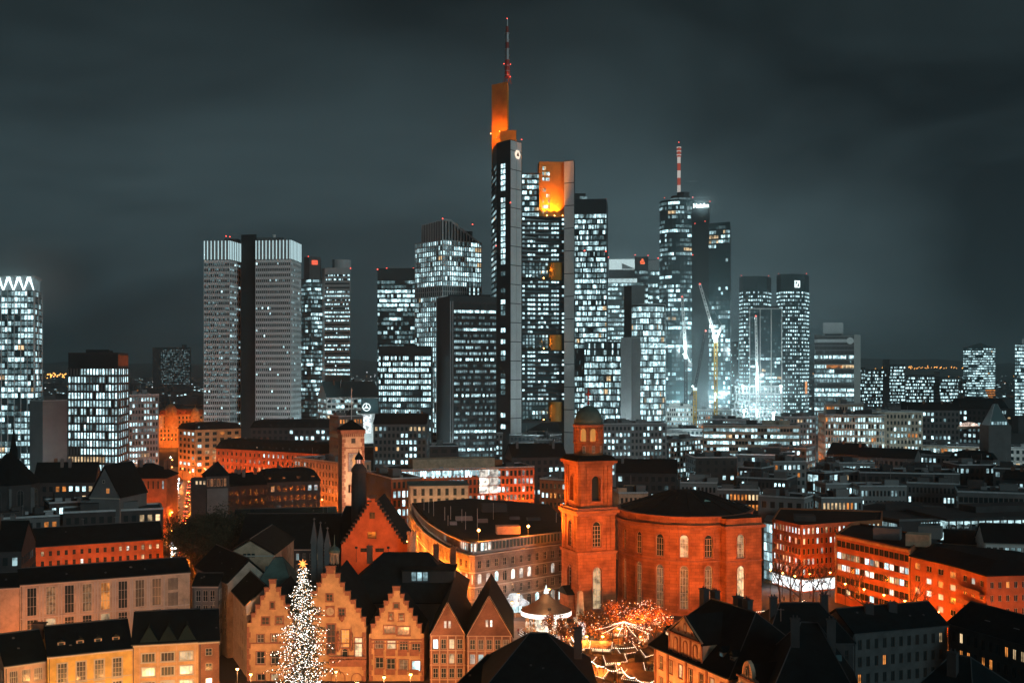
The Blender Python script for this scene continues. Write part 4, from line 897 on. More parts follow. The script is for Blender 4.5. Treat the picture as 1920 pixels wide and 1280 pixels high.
B('dark pitched house filling behind the glazed brick building', 960, 1062, 420, 412, 858, 16, 3, 9, .2, 'darkgrey', 'gable', 6, name='town_house', cat='house')
B('red brick house with white-lit windows left of the church tower', 1012, 1062, 372, 366, 898, 14, 5, 6, .4, 'redplaster', 'flat', name='town_house', cat='house', warm=.3, objwin=True)
# --- right of the church tower
B('grey office with plain end wall just right of the church dome', 1136, 1222, 545, 530, 828, 20, 6, 14, .35, 'concrete', warm=0, name='office_block', fw=.5)
B('white office corner block with bright window grid on its right side', 1222, 1325, 505, 540, 829, 24, 7, 18, .72, 'white', warm=0, fw=.6, fh=.6, sidecols=4)
B('low flat roofs cluster behind the white corner block', 1130, 1250, 640, 634, 795, 26, 3, 16, .4, 'concrete', bits=7, warm=.02)
B('pale low office with small lit sign board on its roof edge', 1205, 1320, 600, 592, 805, 24, 3, 14, .4, 'concrete', bits=6, warm=.02)
B('long low pale building with curved parapet and continuous lit window strip', 1318, 1500, 640, 640, 797, 24, 4, 30, .75, 'beige', bits=7, warm=.02, fw=.85, fh=.5, roof='flat')
B('black block with curved bands of lit glazing', 1304, 1382, 440, 432, 858, 22, 4, 5, .1, 'black', fw=.4)
B('dark pitched roofs block behind the black banded block', 1330, 1502, 500, 494, 826, 20, 2, 14, .12, 'darkgrey', 'gable', 5, warm=.5, name='town_house', cat='house')
B('dark block with flat roof and few warm windows at centre right', 1380, 1490, 455, 450, 852, 20, 3, 12, .12, 'darkgrey', warm=.6, name='town_house', cat='house', bits=5)
B('dark courtyard block with lit teal ground floors', 1380, 1475, 412, 405, 895, 18, 4, 12, .3, 'darkgrey', warm=.02)
B('low dark pitched house beside the church rotunda roof', 1155, 1270, 420, 412, 886, 18, 2, 9, .2, 'darkgrey', 'gable', 5, name='town_house', cat='house')
B('small white-walled wing lit from the square behind the church', 1160, 1215, 392, 390, 925, 10, 2, 6, .2, 'salmon', 'flat', name='town_house', cat='house', warm=.5)
B('bright terraced office with pink-white window rows and slanted flank', 1546, 1660, 620, 614, 778, 26, 6, 22, .85, 'beige', warm=.02, fw=.6, fh=.62, bits=3, sidecols=12)
B('set-back storey of lit windows behind the bright terraced office', 1548, 1620, 660, 656, 758, 16, 2, 14, .9, 'beige', warm=.02, fw=.6, fh=.62, bits=2)
B('grey low block with flat green roof behind the beige arcade', 1620, 1730, 640, 634, 772, 20, 2, 16, .2, 'beige', bits=3)
tA, pA, zA = B('long beige arcade with wide lit shop windows', 1606, 1882, 560, 552, 802, 20, 2, 28, .55, 'beige', warm=.05, fw=.75, fh=.6, bits=6)
B('dark round-roofed hall with small lit arches behind the arcade', 1778, 1868, 720, 714, 765, 24, 2, 10, .5, 'darkgrey', 'mansard', 6, warm=.05)
B('grey sheds behind the beige arcade', 1690, 1800, 700, 694, 768, 20, 2, 14, .25, 'grey', 'gable', 4, name='shed', cat='shed')
B('low grey terrace with row of lit windows below the bright terraced office', 1546, 1712, 500, 494, 827, 18, 2, 24, .5, 'concrete', warm=.02)
B('long two-storey building with warm lit strip at right', 1708, 1862, 480, 474, 834, 18, 2, 22, .75, 'beige', warm=.25, fw=.7, fh=.55)
B('pale square-windowed house cut by right edge behind dark roofs', 1858, 1960, 470, 466, 838, 18, 3, 9, .2, 'white', name='town_house', cat='house', kind=(1, 1))
B('dark gable house with bright row of windows at centre right', 1550, 1612, 440, 436, 850, 16, 2, 10, .6, 'darkgrey', 'gable', 5, name='town_house', cat='house', warm=.02)
B('pale blank-ended house with small dark windows at centre right', 1610, 1715, 430, 424, 856, 16, 3, 11, .35, 'grey', 'gable', 4, name='town_house', cat='house', warm=.05)
B('dark house with faint lit panes near the right edge', 1798, 1868, 420, 412, 872, 18, 4, 7, .15, 'darkgrey', name='town_house', cat='house')
B('dark grey house with three bright windows at the right edge', 1862, 1990, 410, 402, 878, 18, 4, 9, .3, 'darkgrey', name='town_house', cat='house', warm=.02)
B('dark block with red-lit upper windows at centre right', 1540, 1612, 395, 388, 884, 18, 4, 8, .3, 'grey', name='town_house', cat='house', warm=.9)
B('dark glazed block with teal-lit stairwell', 1512, 1546, 398, 392, 884, 18, 3, 3, .8, 'darkgrey', name='town_house', cat='house', warm=0, fw=.9, fh=.8)
B('dark low block with tall parapet behind the car park', 1612, 1800, 400, 392, 886, 22, 3, 15, .08, 'darkgrey', bits=8)
B('long dark low hall with glass clerestory facing the car park', 1795, 1990, 372, 362, 922, 20, 1, 20, .1, 'grey', fw=.8, fh=.5)
B('small lit single-storey pavilion between the dark roofs', 1540, 1618, 372, 366, 934, 10, 1, 10, .6, 'concrete', warm=.4, bits=2)
B('grey wedge-ended house with round lamps on its side', 1422, 1508, 375, 366, 930, 14, 1, 5, .0, 'concrete', bits=3)
B('narrow dark house with pale roof edge right of the black banded block', 1384, 1428, 470, 466, 876, 14, 4, 5, .3, 'darkgrey', name='town_house', cat='house')
B('low flat roof with two skylit huts below the beige long building', 1428, 1512, 480, 478, 838, 16, 3, 9, .35, 'grey', name='town_house', cat='house', bits=5)
B('pale narrow house with lit stairs left of the terraced lane', 1450, 1512, 470, 466, 866, 12, 4, 7, .4, 'concrete', name='town_house', cat='house', warm=.3)
B('small pale house squeezed below the long two-storey building', 1715, 1790, 460, 456, 852, 12, 3, 9, .5, 'concrete', name='town_house', cat='house', warm=.1)
B('dark small house with lit attic row below the pale square-windowed house', 1782, 1862, 450, 446, 858, 12, 3, 8, .45, 'grey', 'mansard', 3, name='mansard_house', cat='house')
B('low pale shop row with bright strip under the dark gable house', 1545, 1640, 430, 428, 868, 10, 2, 14, .75, 'concrete', name='shop_row', cat='shop', warm=.05, fw=.75)
B('flat grey house with warm corner window before the dark low block', 1690, 1760, 410, 408, 878, 12, 3, 8, .25, 'grey', name='town_house', cat='house', warm=.5)
B('low pale yard building right of the teal-lit stairwell', 1548, 1600, 380, 378, 908, 10, 2, 8, .3, 'concrete', name='yard_building', cat='building', bits=4)
B('pale-edged low roof behind the glowing slatted store', 1612, 1700, 380, 378, 912, 12, 2, 12, .25, 'concrete', name='yard_building', cat='building', bits=5)
B('grey low roof with row of skylights near the long dark hall', 1700, 1800, 380, 378, 905, 12, 2, 13, .2, 'grey', name='yard_building', cat='building', bits=5)
B('small dark pitched house beside the car park roof', 1880, 1960, 400, 398, 898, 12, 3, 8, .3, 'darkgrey', 'gable', 3, name='town_house', cat='house')
B('pale low terrace edge behind the church rotunda roof', 1275, 1345, 420, 418, 905, 10, 2, 9, .4, 'concrete', name='yard_building', cat='building', warm=.3)
B('low lit gallery with warm windows right of the rotunda roof', 1345, 1425, 400, 398, 918, 10, 2, 11, .4, 'grey', name='yard_building', cat='building', warm=.6)
B('tiny pale penthouse block behind the white corner office', 1235, 1290, 620, 618, 812, 12, 3, 9, .5, 'white', name='office_block', warm=0)
B('bright low pavilion between round tower foot and beige long building', 1330, 1400, 760, 756, 786, 16, 3, 14, .75, 'concrete', warm=.02)
B('pale office with rows of lit windows behind the terraced office flank', 1470, 1530, 760, 756, 782, 16, 4, 10, .6, 'concrete', warm=.1)
# street lights of the mid city
for px, D, e in ((104, 610, 16000), (320, 700, 9000), (600, 700, 26000), (650, 690, 22000), (700, 660, 16000), (770, 670, 20000), (860, 660, 16000), (1000, 720, 22000), (1150, 780, 24000), (1215, 740, 24000), (1300, 800, 26000), (1480, 900, 30000), (1560, 700, 14000), (1660, 600, 9000), (1760, 580, 9000), (1850, 600, 9000), (1290, 560, 7000), (1420, 560, 7000)): street_lamp(*W(px, D), 12, e, 'added cold white street lamp among the office towers', 'added cold lamps of the office quarter', COLD, head='cold', r=.5)  # unseen lamps added for a cold glow at the tower feet
def at(px, D): return W(px, D)
lamps(W(300, 934), W(388, 930), 0, 6, 12000, 'orange street lamp in front of the domed palace', 'lamps before the palace', 9)
fR = Fr(pR[0], pR[1]); lamps(fR.p2(0), fR.p2(fR.L), 9, 6, 5200, 'orange street lamp along the long red-lit building', 'lamps along the long red building', 8)
fW = Fr(pW[0], pW[1]); lamps(fW.p2(0), fW.p2(fW.L), 8, 3, 4500, 'orange street lamp before the cream building by the muralled tower', 'lamps before the cream building', 7)
f_ = Fr(pH[0], pH[1]); lamps(f_.p2(0), f_.p2(f_.L), 7, 3, 2600, 'orange street lamp before the hip-roofed hall', 'lamps before the hall', 7)
f_ = Fr(pS[0], pS[1]); lamps(f_.p2(0), f_.p2(f_.L), 10, 2, 4000, 'orange street lamp before the red-stone wing', 'lamps before the red-stone wing', 8)
f_ = Fr(pY[0], pY[1]); lamps(f_.p2(0), f_.p2(f_.L), 7, 3, 3600, 'orange street lamp before the yellow corner building', 'lamps before the corner building', 8)
f_ = Fr(pY[3], pY[0]); lamps(f_.p2(0), f_.p2(f_.L), 7, 2, 3600, 'orange street lamp on the avenue side of the yellow corner building', 'avenue lamps', 8)
f_ = Fr(W(1500, 560), W(1540, 560))
for i, (px, D) in enumerate(((1500, 700), (1506, 640), (1510, 590), (1512, 540), (1507, 670), (1513, 560), (1497, 760), (1508, 615))): street_lamp(*W(px, D), 9, 9000, 'orange street lamp in the narrow street by the bright terraced office', 'lamps of the narrow street')

# ---------------------------------------------------------------- old town foreground
def litpick(rng, p, opts): return rng.choice(opts) if rng.random() < p else -1
def dormer(par, f, u, n, z, w, h, st, dep=2.2, rm='slate', wm='salmon', peak=.8, base=None):
    """small roof window with a front wall at offset n, its pane and its own pitched roof"""
    t = base or par; b = MB(); f.box(b, u-w/2, u+w/2, n-dep, n, z, z+h)
    r = MB(); A, B2 = f.p(u-w/2-.15, n+.2, z+h), f.p(u+w/2+.15, n+.2, z+h); A2, B3 = f.p(u-w/2-.15, n-dep-.6, z+h), f.p(u+w/2+.15, n-dep-.6, z+h); T1, T2 = f.p(u, n+.2, z+h+peak), f.p(u, n-dep-.6, z+h+peak)
    r.face([A, T1, T2, A2]); r.face([T1, B2, B3, T2]); r.face([A, B2, T1]); r.face([A2, B3, B2, A])
    o = b.build('dormer', M[wm], par); r.build('dormer_roof', M[rm], o)
    q = MB(); f.quad(q, u-w*.32, u+w*.32, z+h*.2, z+h*.88, n+.04); q.build('pane', LIT[st] if st >= 0 else M['glass'], o); return o
def sgable(t, f, uc, steps, zb, th, m, capm):
    """stepped gable: steps from the top as (half width, top height)"""
    b = MB()
    for i, (hw, zt) in enumerate(steps):
        zn = steps[i+1][1] if i+1 < len(steps) else zb; f.box(b, uc-hw, uc+hw, -th, 0, zn, zt)
    b.build('gable', m, t)
    for i, (hw, zt) in enumerate(steps):
        inner = steps[i-1][0] if i else 0
        for s in ((-1, 1) if i else (0,)):
            c = MB(); a0, a1 = (uc-hw-.12, uc-inner+.05) if s == -1 else (uc+inner-.05, uc+hw+.12) if s == 1 else (uc-hw-.12, uc+hw+.12)
            f.box(c, a0, a1, -th-.1, .18, zt, zt+.22); f.box(c, a0+.1, a1-.1, -.02, .1, zt-.75, zt)
            o0 = MB(); e = a0+.12 if s < 1 else a1-.34; f.box(c, e, e+.22, .1, .22, zt-1.9, zt-.75); c.build('step_cap', capm, t)
def surround(t, f, hole, m, w=.16, name='window_surround', proud=.1):
    a, b, c, d = hole[:4]; q = MB(); ar = len(hole) > 4 and hole[4]; top = d-(b-a)/2 if ar else d
    f.box(q, a-w, a, .0, proud, c, top); f.box(q, b, b+w, .0, proud, c, top); f.box(q, a-w*1.4, b+w*1.4, .0, proud*1.6, c-w*1.2, c)
    if not ar: f.box(q, a-w, b+w, .0, proud, d, d+w)
    else:
        K = 10; r = (b-a)/2; uc = (a+b)/2
        for k in range(K):
            a0, a1 = pi*k/K, pi*(k+1)/K; P = [(uc+r*cos(a0), top+r*sin(a0)), (uc+(r+w)*cos(a0), top+(r+w)*sin(a0)), (uc+(r+w)*cos(a1), top+(r+w)*sin(a1)), (uc+r*cos(a1), top+r*sin(a1))]
            q.hexa([f.p(u, 0.001, z) for u, z in P], [f.p(u, proud, z) for u, z in P])
    return q.build(name, m, t)

# ---- town hall group of three stepped gables (plane at 243 m)
D = 243.0; k = D/S
def zz(py): return H-(py-HY)*k
RG = 'stepped gables of the old town hall'
def roemer(lab, pc, steps, x0, x1, rows, seed, ridge_dep, extra=None):
    rng = random.Random(seed); P, Q = W(x0, D), W(x1, D); f = Fr(P, Q); t = thing('stepped_gable_house', lab, 'house', (*W(pc, D), 0), RG); uc = (pc-x0)*k; st = [(hw*k, zz(py)) for hw, py in steps]; ze = st[-1][1]-1.9
    hs = []; 
    for (px0, px1, ya, yb, kind, arch, lit) in rows: hs.append(((px0-x0)*k, (px1-x0)*k, zz(yb), zz(ya), arch, kind, lit))
    low = [h for h in hs if h[3] < ze-.2]; wb = MB(); facade(wb, f, 0, f.L, 0, ze, [h[:5] for h in low], .35)
    for i in (0, 1): g = Fr(Q, f.p2(f.L, -ridge_dep)) if i == 0 else Fr(f.p2(0, -ridge_dep), P); g.quad(wb, 0, g.L, 0, ze, 0)
    wb.build('wall', M['ochre'], t); sgable(t, f, uc, st, ze, .7, M['ochre'], M['redtrim'])
    for h in hs:
        up = h not in low; st_ = h[6]; window(t, f, h[:5], st_, h[5], -.06 if up else .3, True, 'redtrim' if up else 'frame'); surround(t, f, h[:5], M['redtrim'], .18, proud=.12)
    rb = MB(); hw = st[-1][0]+.2; L = f.L; A = f.p2(uc+hw, -.72); B2 = f.p2(uc-hw, -.72); zr = st[1][1]-.9
    for s in (-1, 1):
        q = [f.p(uc+s*hw, -.72, ze), f.p(uc+s*hw, -ridge_dep, ze), f.p(uc, -ridge_dep, zr), f.p(uc, -.72, zr)]; rb.face(q if s == 1 else q[::-1]); rb.face([(x, y, z-.3) for x, y, z in (q[::-1] if s == 1 else q)])
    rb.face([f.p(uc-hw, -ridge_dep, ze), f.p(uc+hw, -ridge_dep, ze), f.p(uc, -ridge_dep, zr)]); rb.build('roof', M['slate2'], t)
    zc = 3.9; b = MB(); f.box(b, 0, L, .0, .16, zz(1206), zz(1206)+.25); b.build('string_course', M['redtrim'], t)
    for e in (0, L):
        for i in range(14):
            b = MB(); w_ = .5 if i % 2 else .8; a0 = 0 if e == 0 else L-w_; z0 = i*1.15
            if z0+1.1 < ze: f.box(b, a0, a0+w_, .0, .12, z0, z0+1.08); b.build('quoin', M['redtrim'], t)
    if extra: extra(t, f, x0)
    return t, f
SA = [(6.2, 1087), (15, 1102), (23, 1117.5), (32, 1134), (40, 1150)]
roemer('left stepped-gable ochre house partly behind the lit fir tree', 511, SA, 463, 553,
       [(507, 514.5, 1128, 1140, (1, 1), False, -1), (491, 505, 1156, 1170, (2, 2), False, -1), (517, 531, 1155, 1169, (2, 2), False, -1), (482, 495, 1189, 1204, (2, 2), False, 2), (508, 520, 1188, 1203, (2, 2), False, -1), (481, 496, 1221, 1244, (2, 2), False, -1), (508, 523, 1221, 1244, (2, 2), False, -1), (482, 497, 1263, 1275, (2, 1), False, -1), (508, 522, 1263, 1275, (2, 1), False, 3)], 1, 20)
SB = [(8.5, 1062), (17.5, 1076), (26, 1093), (37, 1109), (47, 1125), (57, 1141), (65.5, 1157.5)]
def romext(t, f, x0):
    u = lambda px: (px-x0)*k
    b = MB(); f.box(b, u(610.5), u(627.5), -.02, .15, zz(1156), zz(1135)); b.build('clock_panel', M['redtrim'], t)
    b = MB(); disc(b, f, u(619), zz(1145.5), .85, .2, 24); b.build('clock_face', mat('clock_face', (.45, .38, .26), .7, 0), t)
    b = MB(); f.box(b, u(619)-.04, u(619)+.04, .21, .24, zz(1146), zz(1140)); f.box(b, u(619), u(619)+.6, .21, .24, zz(1148), zz(1148)+.08); b.build('clock_hands', M['darkframe'], t)
    b = MB(); f.box(b, u(614), u(626), -.02, .14, zz(1075), zz(1064)); b.build('relief_panel', M['redtrim'], t)
    b = MB(); b.lathe(f.p2(u(641), .1), [(.1, zz(1165)), (.55, zz(1160)), (.6, zz(1153))], 8); b.build('oriel_bracket', M['redtrim'], t)
    for px in (634, 659):
        b = MB(); x, y = f.p2(u(px), .35); b.lathe((x, y), [(.1, zz(1220)), (.35, zz(1216)), (.3, zz(1206)), (.34, zz(1200)), (.22, zz(1196)), (.24, zz(1191)), (.34, zz(1188)), (.12, zz(1181)), (.02, zz(1172))], 8); b.build('statue', M['redtrim'], t)
    b = MB(); f.box(b, u(618), u(688), .1, 1.3, zz(1243), zz(1234)); f.box(b, u(620), u(686), .1, .9, zz(1247), zz(1243)); b.build('balcony', M['redtrim'], t)
    b = MB()
    for i in range(22): f.box(b, u(619)+i*.345, u(619)+i*.345+.14, 1.2, 1.3, zz(1234), zz(1229))
    f.box(b, u(618), u(688), 1.16, 1.34, zz(1229), zz(1227)); b.build('balustrade', M['redtrim'], t)
roemer('tall middle stepped-gable ochre house with clock and balcony, tree in front', 620, SB, 554, 686,
       [(612, 624, 1113, 1126, (2, 2), False, -1), (635, 647, 1140, 1153, (2, 2), False, -1), (590, 600, 1140, 1153, (2, 2), False, -1), (613, 629, 1169, 1225, (2, 5), False, 2), (640, 655, 1180, 1213, (2, 4), False, 4), (665, 679, 1195, 1232, (2, 4), False, 3), (641, 652, 1215, 1234, (1, 2), True, -1), (622, 646, 1258, 1276, (3, 1), True, 3), (660, 678, 1262, 1276, (2, 1), True, -1), (575, 590, 1180, 1220, (2, 4), False, -1)], 2, 24, romext)
SCc = [(6.8, 1100), (15, 1114), (23, 1127.5), (31, 1141), (39.5, 1156), (47.5, 1170)]
def lowext(t, f, x0):
    for ya, yb in ((1217, 1229), (1254, 1264)):
        for i in range(4):
            b = MB(); u0 = (702+i*22-x0)*k; f.box(b, u0, u0+17*k, .0, .14, zz(yb), zz(ya)); b.build('carved_panel', M['redtrim'], t)
    b = MB(); f.box(b, .1, f.L-.1, .0, .3, zz(1200), zz(1197)); b.build('cornice', M['redtrim'], t)
roemer('right stepped-gable ochre house with rows of red-framed windows beside brick gables', 743, SCc, 692, 795,
       [(738, 748, 1130, 1140, (1, 1), False, -1), (729, 737, 1148, 1162, (1, 2), False, -1), (748, 757, 1150, 1163, (1, 2), False, -1), (720, 742, 1172, 1187, (4, 1), False, 2), (745, 768, 1174, 1190, (4, 1), False, 2), (703, 719, 1199, 1215, (3, 2), False, 2), (726, 742, 1200, 1216, (3, 2), False, 3), (749, 765, 1202, 1220, (3, 2), False, -1), (772, 788, 1204, 1222, (3, 2), False, -1),
        (704, 719, 1232, 1252, (2, 2), False, -1), (725, 741, 1234, 1254, (2, 2), False, -1), (749, 765, 1236, 1256, (2, 2), False, 2), (772, 788, 1238, 1258, (2, 2), False, 0)], 3, 14, lowext)
# lantern turret on the middle roof
t = thing('roof_turret', 'small onion-domed lantern turret rising behind the middle stepped gable', 'turret', (*W(627, 252), 0)); x, y = W(627, 252); q = lambda py: Z(py, 252)
b = MB(); b.box((x, y), 2.2, 2.2, q(1085), q(1056)); b.build('base', M['slate'], t)
b = MB()
for a in range(8): b.box((x+.85*cos(a*pi/4), y+.85*sin(a*pi/4)), .28, .28, q(1056), q(1038), 0, a*pi/4)
b.lathe((x, y), [(1.1, q(1038)), (1.1, q(1035))], 8); b.build('lantern', M['salmon'], t)
b = MB(); b.lathe((x, y), [(1.25, q(1035)), (1.3, q(1031)), (.95, q(1027)), (.3, q(1023)), (.12, q(1019)), (.04, q(1002))], 12); b.build('onion_cap', M['copper'], t)

# ---- brick gable houses right of the town hall
def brickgable(lab, pa, ya, p0, p1, ye, D, dep, cols, seed, wall='brick', rm='slate'):
    rng = random.Random(seed); kk = D/S; f = Fr(W(p0, D), W(p1, D)); t = thing('brick_gable_house', lab, 'house', (*W((p0+p1)/2, D), 0), 'brick gable houses'); ze = Z(ye, D); za = Z(ya, D); uc = (pa-p0)*kk; L = f.L
    wb = MB(); hs = facade(wb, f, 0, L, 0, ze, grid(.35, L-.35, ze-12.4, ze-.3, cols, 4, .66, .68), .2)
    for a_, b_ in ((f.p2(L), f.p2(L, -dep)), (f.p2(0, -dep), f.p2(0))): g = Fr(a_, b_); g.quad(wb, 0, g.L, 0, ze, 0)
    wb.face([f.p(0, 0, ze), f.p(L, 0, ze), f.p(uc, 0, za)]); wb.build('wall', M[wall], t)
    for h in hs: window(t, f, h, litpick(rng, .5, (0, 5, 5, 3, 2)), (2, 2), .18, True, 'frame')
    for i in range(cols+1):
        b = MB(); u = min(max(.35+i*(L-.7)/cols, .12), L-.12); f.box(b, u-.12, u+.12, .0, .1, 0, ze-.2); b.build('timber_post', M['salmon'], t)
    for j in range(5): b = MB(); z = ze-j*3.05; f.box(b, 0, L, .0, .13, z-.18, z); b.build('timber_rail', M['salmon'], t)
    for s in ((0, ze), (L, ze)): b = MB(); b.tube([f.p(s[0], .08, s[1]), f.p(uc, .08, za)], .16, 4); b.build('bargeboard', M['salmon'], t)
    for j in (-.45, .45): h = (uc+j-.28, uc+j+.28, ze+(za-ze)*.22, ze+(za-ze)*.22+1.5, False); window(t, f, h, 5, (1, 2), -.05, True)
    rb = MB()
    for s, e in ((0, -1), (L, 1)):
        w = [f.p(s+e*.4, .3, ze-.35), f.p(s+e*.4, -dep, ze-.35), f.p(uc, -dep, za+.12), f.p(uc, .3, za+.12)]; rb.face(w if e == 1 else w[::-1]); rb.face([(x, y, z-.22) for x, y, z in (w[::-1] if e == 1 else w)]); rb.face([w[0], w[3], (*w[3][:2], w[3][2]-.22), (*w[0][:2], w[0][2]-.22)])
    rb.build('roof', M[rm], t); return t
brickgable('timbered brick gable house between stepped gables and its taller twin', 839, 1129, 806, 873, 1190, 240, 30, 4, 5)
brickgable('timbered brick gable house at the right end of the row, facing the square', 917, 1117, 875, 960, 1191, 238, 26, 5, 6)
# ---- large dark roof behind the town hall with a wide lit dormer
t = thing('hall_roof_building', 'huge dark slate roof behind the stepped gables with one wide lit dormer', 'building', (*W(740, 272), 0)); P, Q = W(633, 262), W(868, 262); f = Fr(P, Q); HD = 28
b = MB(); b.prism(rect(P, Q, 28), 0, 12.4); b.build('wall', M['grey'], t); b = MB(); gable_roof(b, P, Q, 28, 12.5, Z(1036, 276)-12.5, .5, 9, 9); ro = b.build('roof', M['slate2'], t)
sl_ = (Z(1036, 276)-12.5)/14
def rz_(n): return 12.5+sl_*(-n)
u0, u1 = f.L*.5, f.L*.92; n0 = -5.0; b = MB(); f.box(b, u0, u1, -13, n0, rz_(n0)-.3, rz_(n0)+3.2); do = b.build('dormer', M['darkgrey'], ro); b = MB(); f.box(b, u0-.4, u1+.4, -13.5, n0+.5, rz_(n0)+3.2, rz_(n0)+3.5); b.build('dormer_roof', M['slate'], do)
for i in range(3): b = MB(); a = u0+(u1-u0)*.18+i*1.32; f.quad(b, a, a+1.05, rz_(n0)+.9, rz_(n0)+2.9, n0+.04); b.build('pane', M['L1'], do)
for i, (u, n_) in enumerate(((.2, -16), (.75, -18), (.9, -15))): chimney(t, *f.p2(f.L*u, n_+3), rz_(-12)-1, 4, 1.3, 'brick')
# ---- big stepped orange gable
D = 296; k2 = D/S; t = thing('stepped_gable_hall', 'huge plain orange-lit wall with many-stepped gable behind the dark roofs', 'building', (*W(700, D), 0)); P, Q = W(640, D), W(764, D); f = Fr(P, Q); uc = f.L*.48
N = 13; stp = [((3+4.4*i)*k2, Z(934+6.8*i, D)) for i in range(N)]; wb = MB(); f.quad(wb, 0, f.L, 0, stp[-1][1]-.5, -.02); 
for a_, b_ in ((f.p2(f.L), f.p2(f.L, -26)), (f.p2(0, -26), f.p2(0))): g = Fr(a_, b_); g.quad(wb, 0, g.L, 0, stp[-1][1]-.5, 0)
wb.build('wall', M['redplaster'], t); b = MB()
for i, (hw, zt) in enumerate(stp): f.box(b, uc-hw, uc+hw, -.8, 0, stp[i+1][1] if i+1 < N else stp[-1][1]-1.0, zt)
b.build('gable', M['redplaster'], t)
for i, (hw, zt) in enumerate(stp):
    for s in (-1, 1): c = MB(); f.box(c, uc+s*hw-.5, uc+s*hw+.5, -1, .15, zt, zt+.35); c.build('step_cap', M['darkgrey'], t)
for px0, px1, y0, y1 in ((693, 703, 960, 972), (689, 706, 996, 1009), (676, 689, 1027, 1034), (704, 720, 1027, 1034)): window(t, f, ((px0-640)*k2, (px1-640)*k2, Z(y1, D), Z(y0, D), False), -1, (2, 2), -.05, True, 'darkframe')
rb = MB(); zr = stp[0][1]-1.5; hw = stp[-1][0]
for s in (-1, 1): w = [f.p(uc+s*hw, -.9, stp[-1][1]-.8), f.p(uc+s*hw, -26, stp[-1][1]-.8), f.p(uc, -26, zr), f.p(uc, -.9, zr)]; rb.face(w if s == 1 else w[::-1])
rb.build('roof', M['slate'], t); b = MB(); b.box(f.p2(uc, -.4), 1.8, 1.2, stp[0][1], stp[0][1]+.9); b.build('gable_cap', M['darkgrey'], t)
for px, lab in ((668, 'left'), (728, 'right')):
    x, y = W(px, 279); fl = thing('gable_floodlight', lab+' one of two floodlights on the huge roof aimed at the many-stepped gable', 'floodlight', (x, y, 20), 'gable floodlights'); b = MB(); b.tube([(x, y, 19), (x, y, 22.4)], .07, 5); b.build('pole', M['darksteel'], fl); b = MB(); b.box((x, y), .6, .3, 22.3, 22.8); b.build('housing', M['darksteel'], fl); b = MB(); b.box((x, y+.2), .45, .08, 22.4, 22.7); b.build('lens', M['sodium'], fl)
    light('SPOT', (x, y+.5, 22.6), 6500, ORANGE, fl, .4, (W(697, 296)[0], 296, 26), 110, .8)
# crenellated stair turret beside it
t = thing('stair_turret', 'small pale crenellated turret right of the many-stepped gable', 'turret', (*W(772, 292), 0)); x, y = W(772, 292); b = MB(); b.lathe((x, y), [(1.1, 0), (1.1, Z(1002, 292))], 10); b.build('shaft', M['salmon'], t); b = MB()
for i in range(8): b.box((x+1.05*cos(i*pi/4), y+1.05*sin(i*pi/4)), .4, .4, Z(1002, 292), Z(996, 292), 0, i*pi/4)
b.build('crenellation', M['salmon'], t)
# ---- gothic pinnacles
for px, yt in ((589, 975), (601, 982), (614, 992)):
    D = 276; x, y = W(px, D); t = thing('pinnacle', {589: 'leftmost and tallest of three slim gothic pinnacles', 601: 'middle one of three slim gothic pinnacles', 614: 'rightmost and lowest of three slim gothic pinnacles'}[px], 'pinnacle', (x, y, 0), 'gothic pinnacles'); zb = Z(1052, D); zt = Z(yt, D)
    b = MB(); b.box((x, y), 1.3, 1.3, 0, zb+(zt-zb)*.45); b.build('shaft', M['grey'], t); b = MB(); z0 = zb+(zt-zb)*.45; b.loft([[(x+sx_*.8, y+sy_*.8, z0) for sx_, sy_ in ((-1, -1), (1, -1), (1, 1), (-1, 1))], [(x+sx_*.05, y+sy_*.05, zt) for sx_, sy_ in ((-1, -1), (1, -1), (1, 1), (-1, 1))]]); b.build('spirelet', M['grey'], t)
    b = MB(); b.octa((x, y, zt+.3), .35); b.build('finial', M['grey'], t)
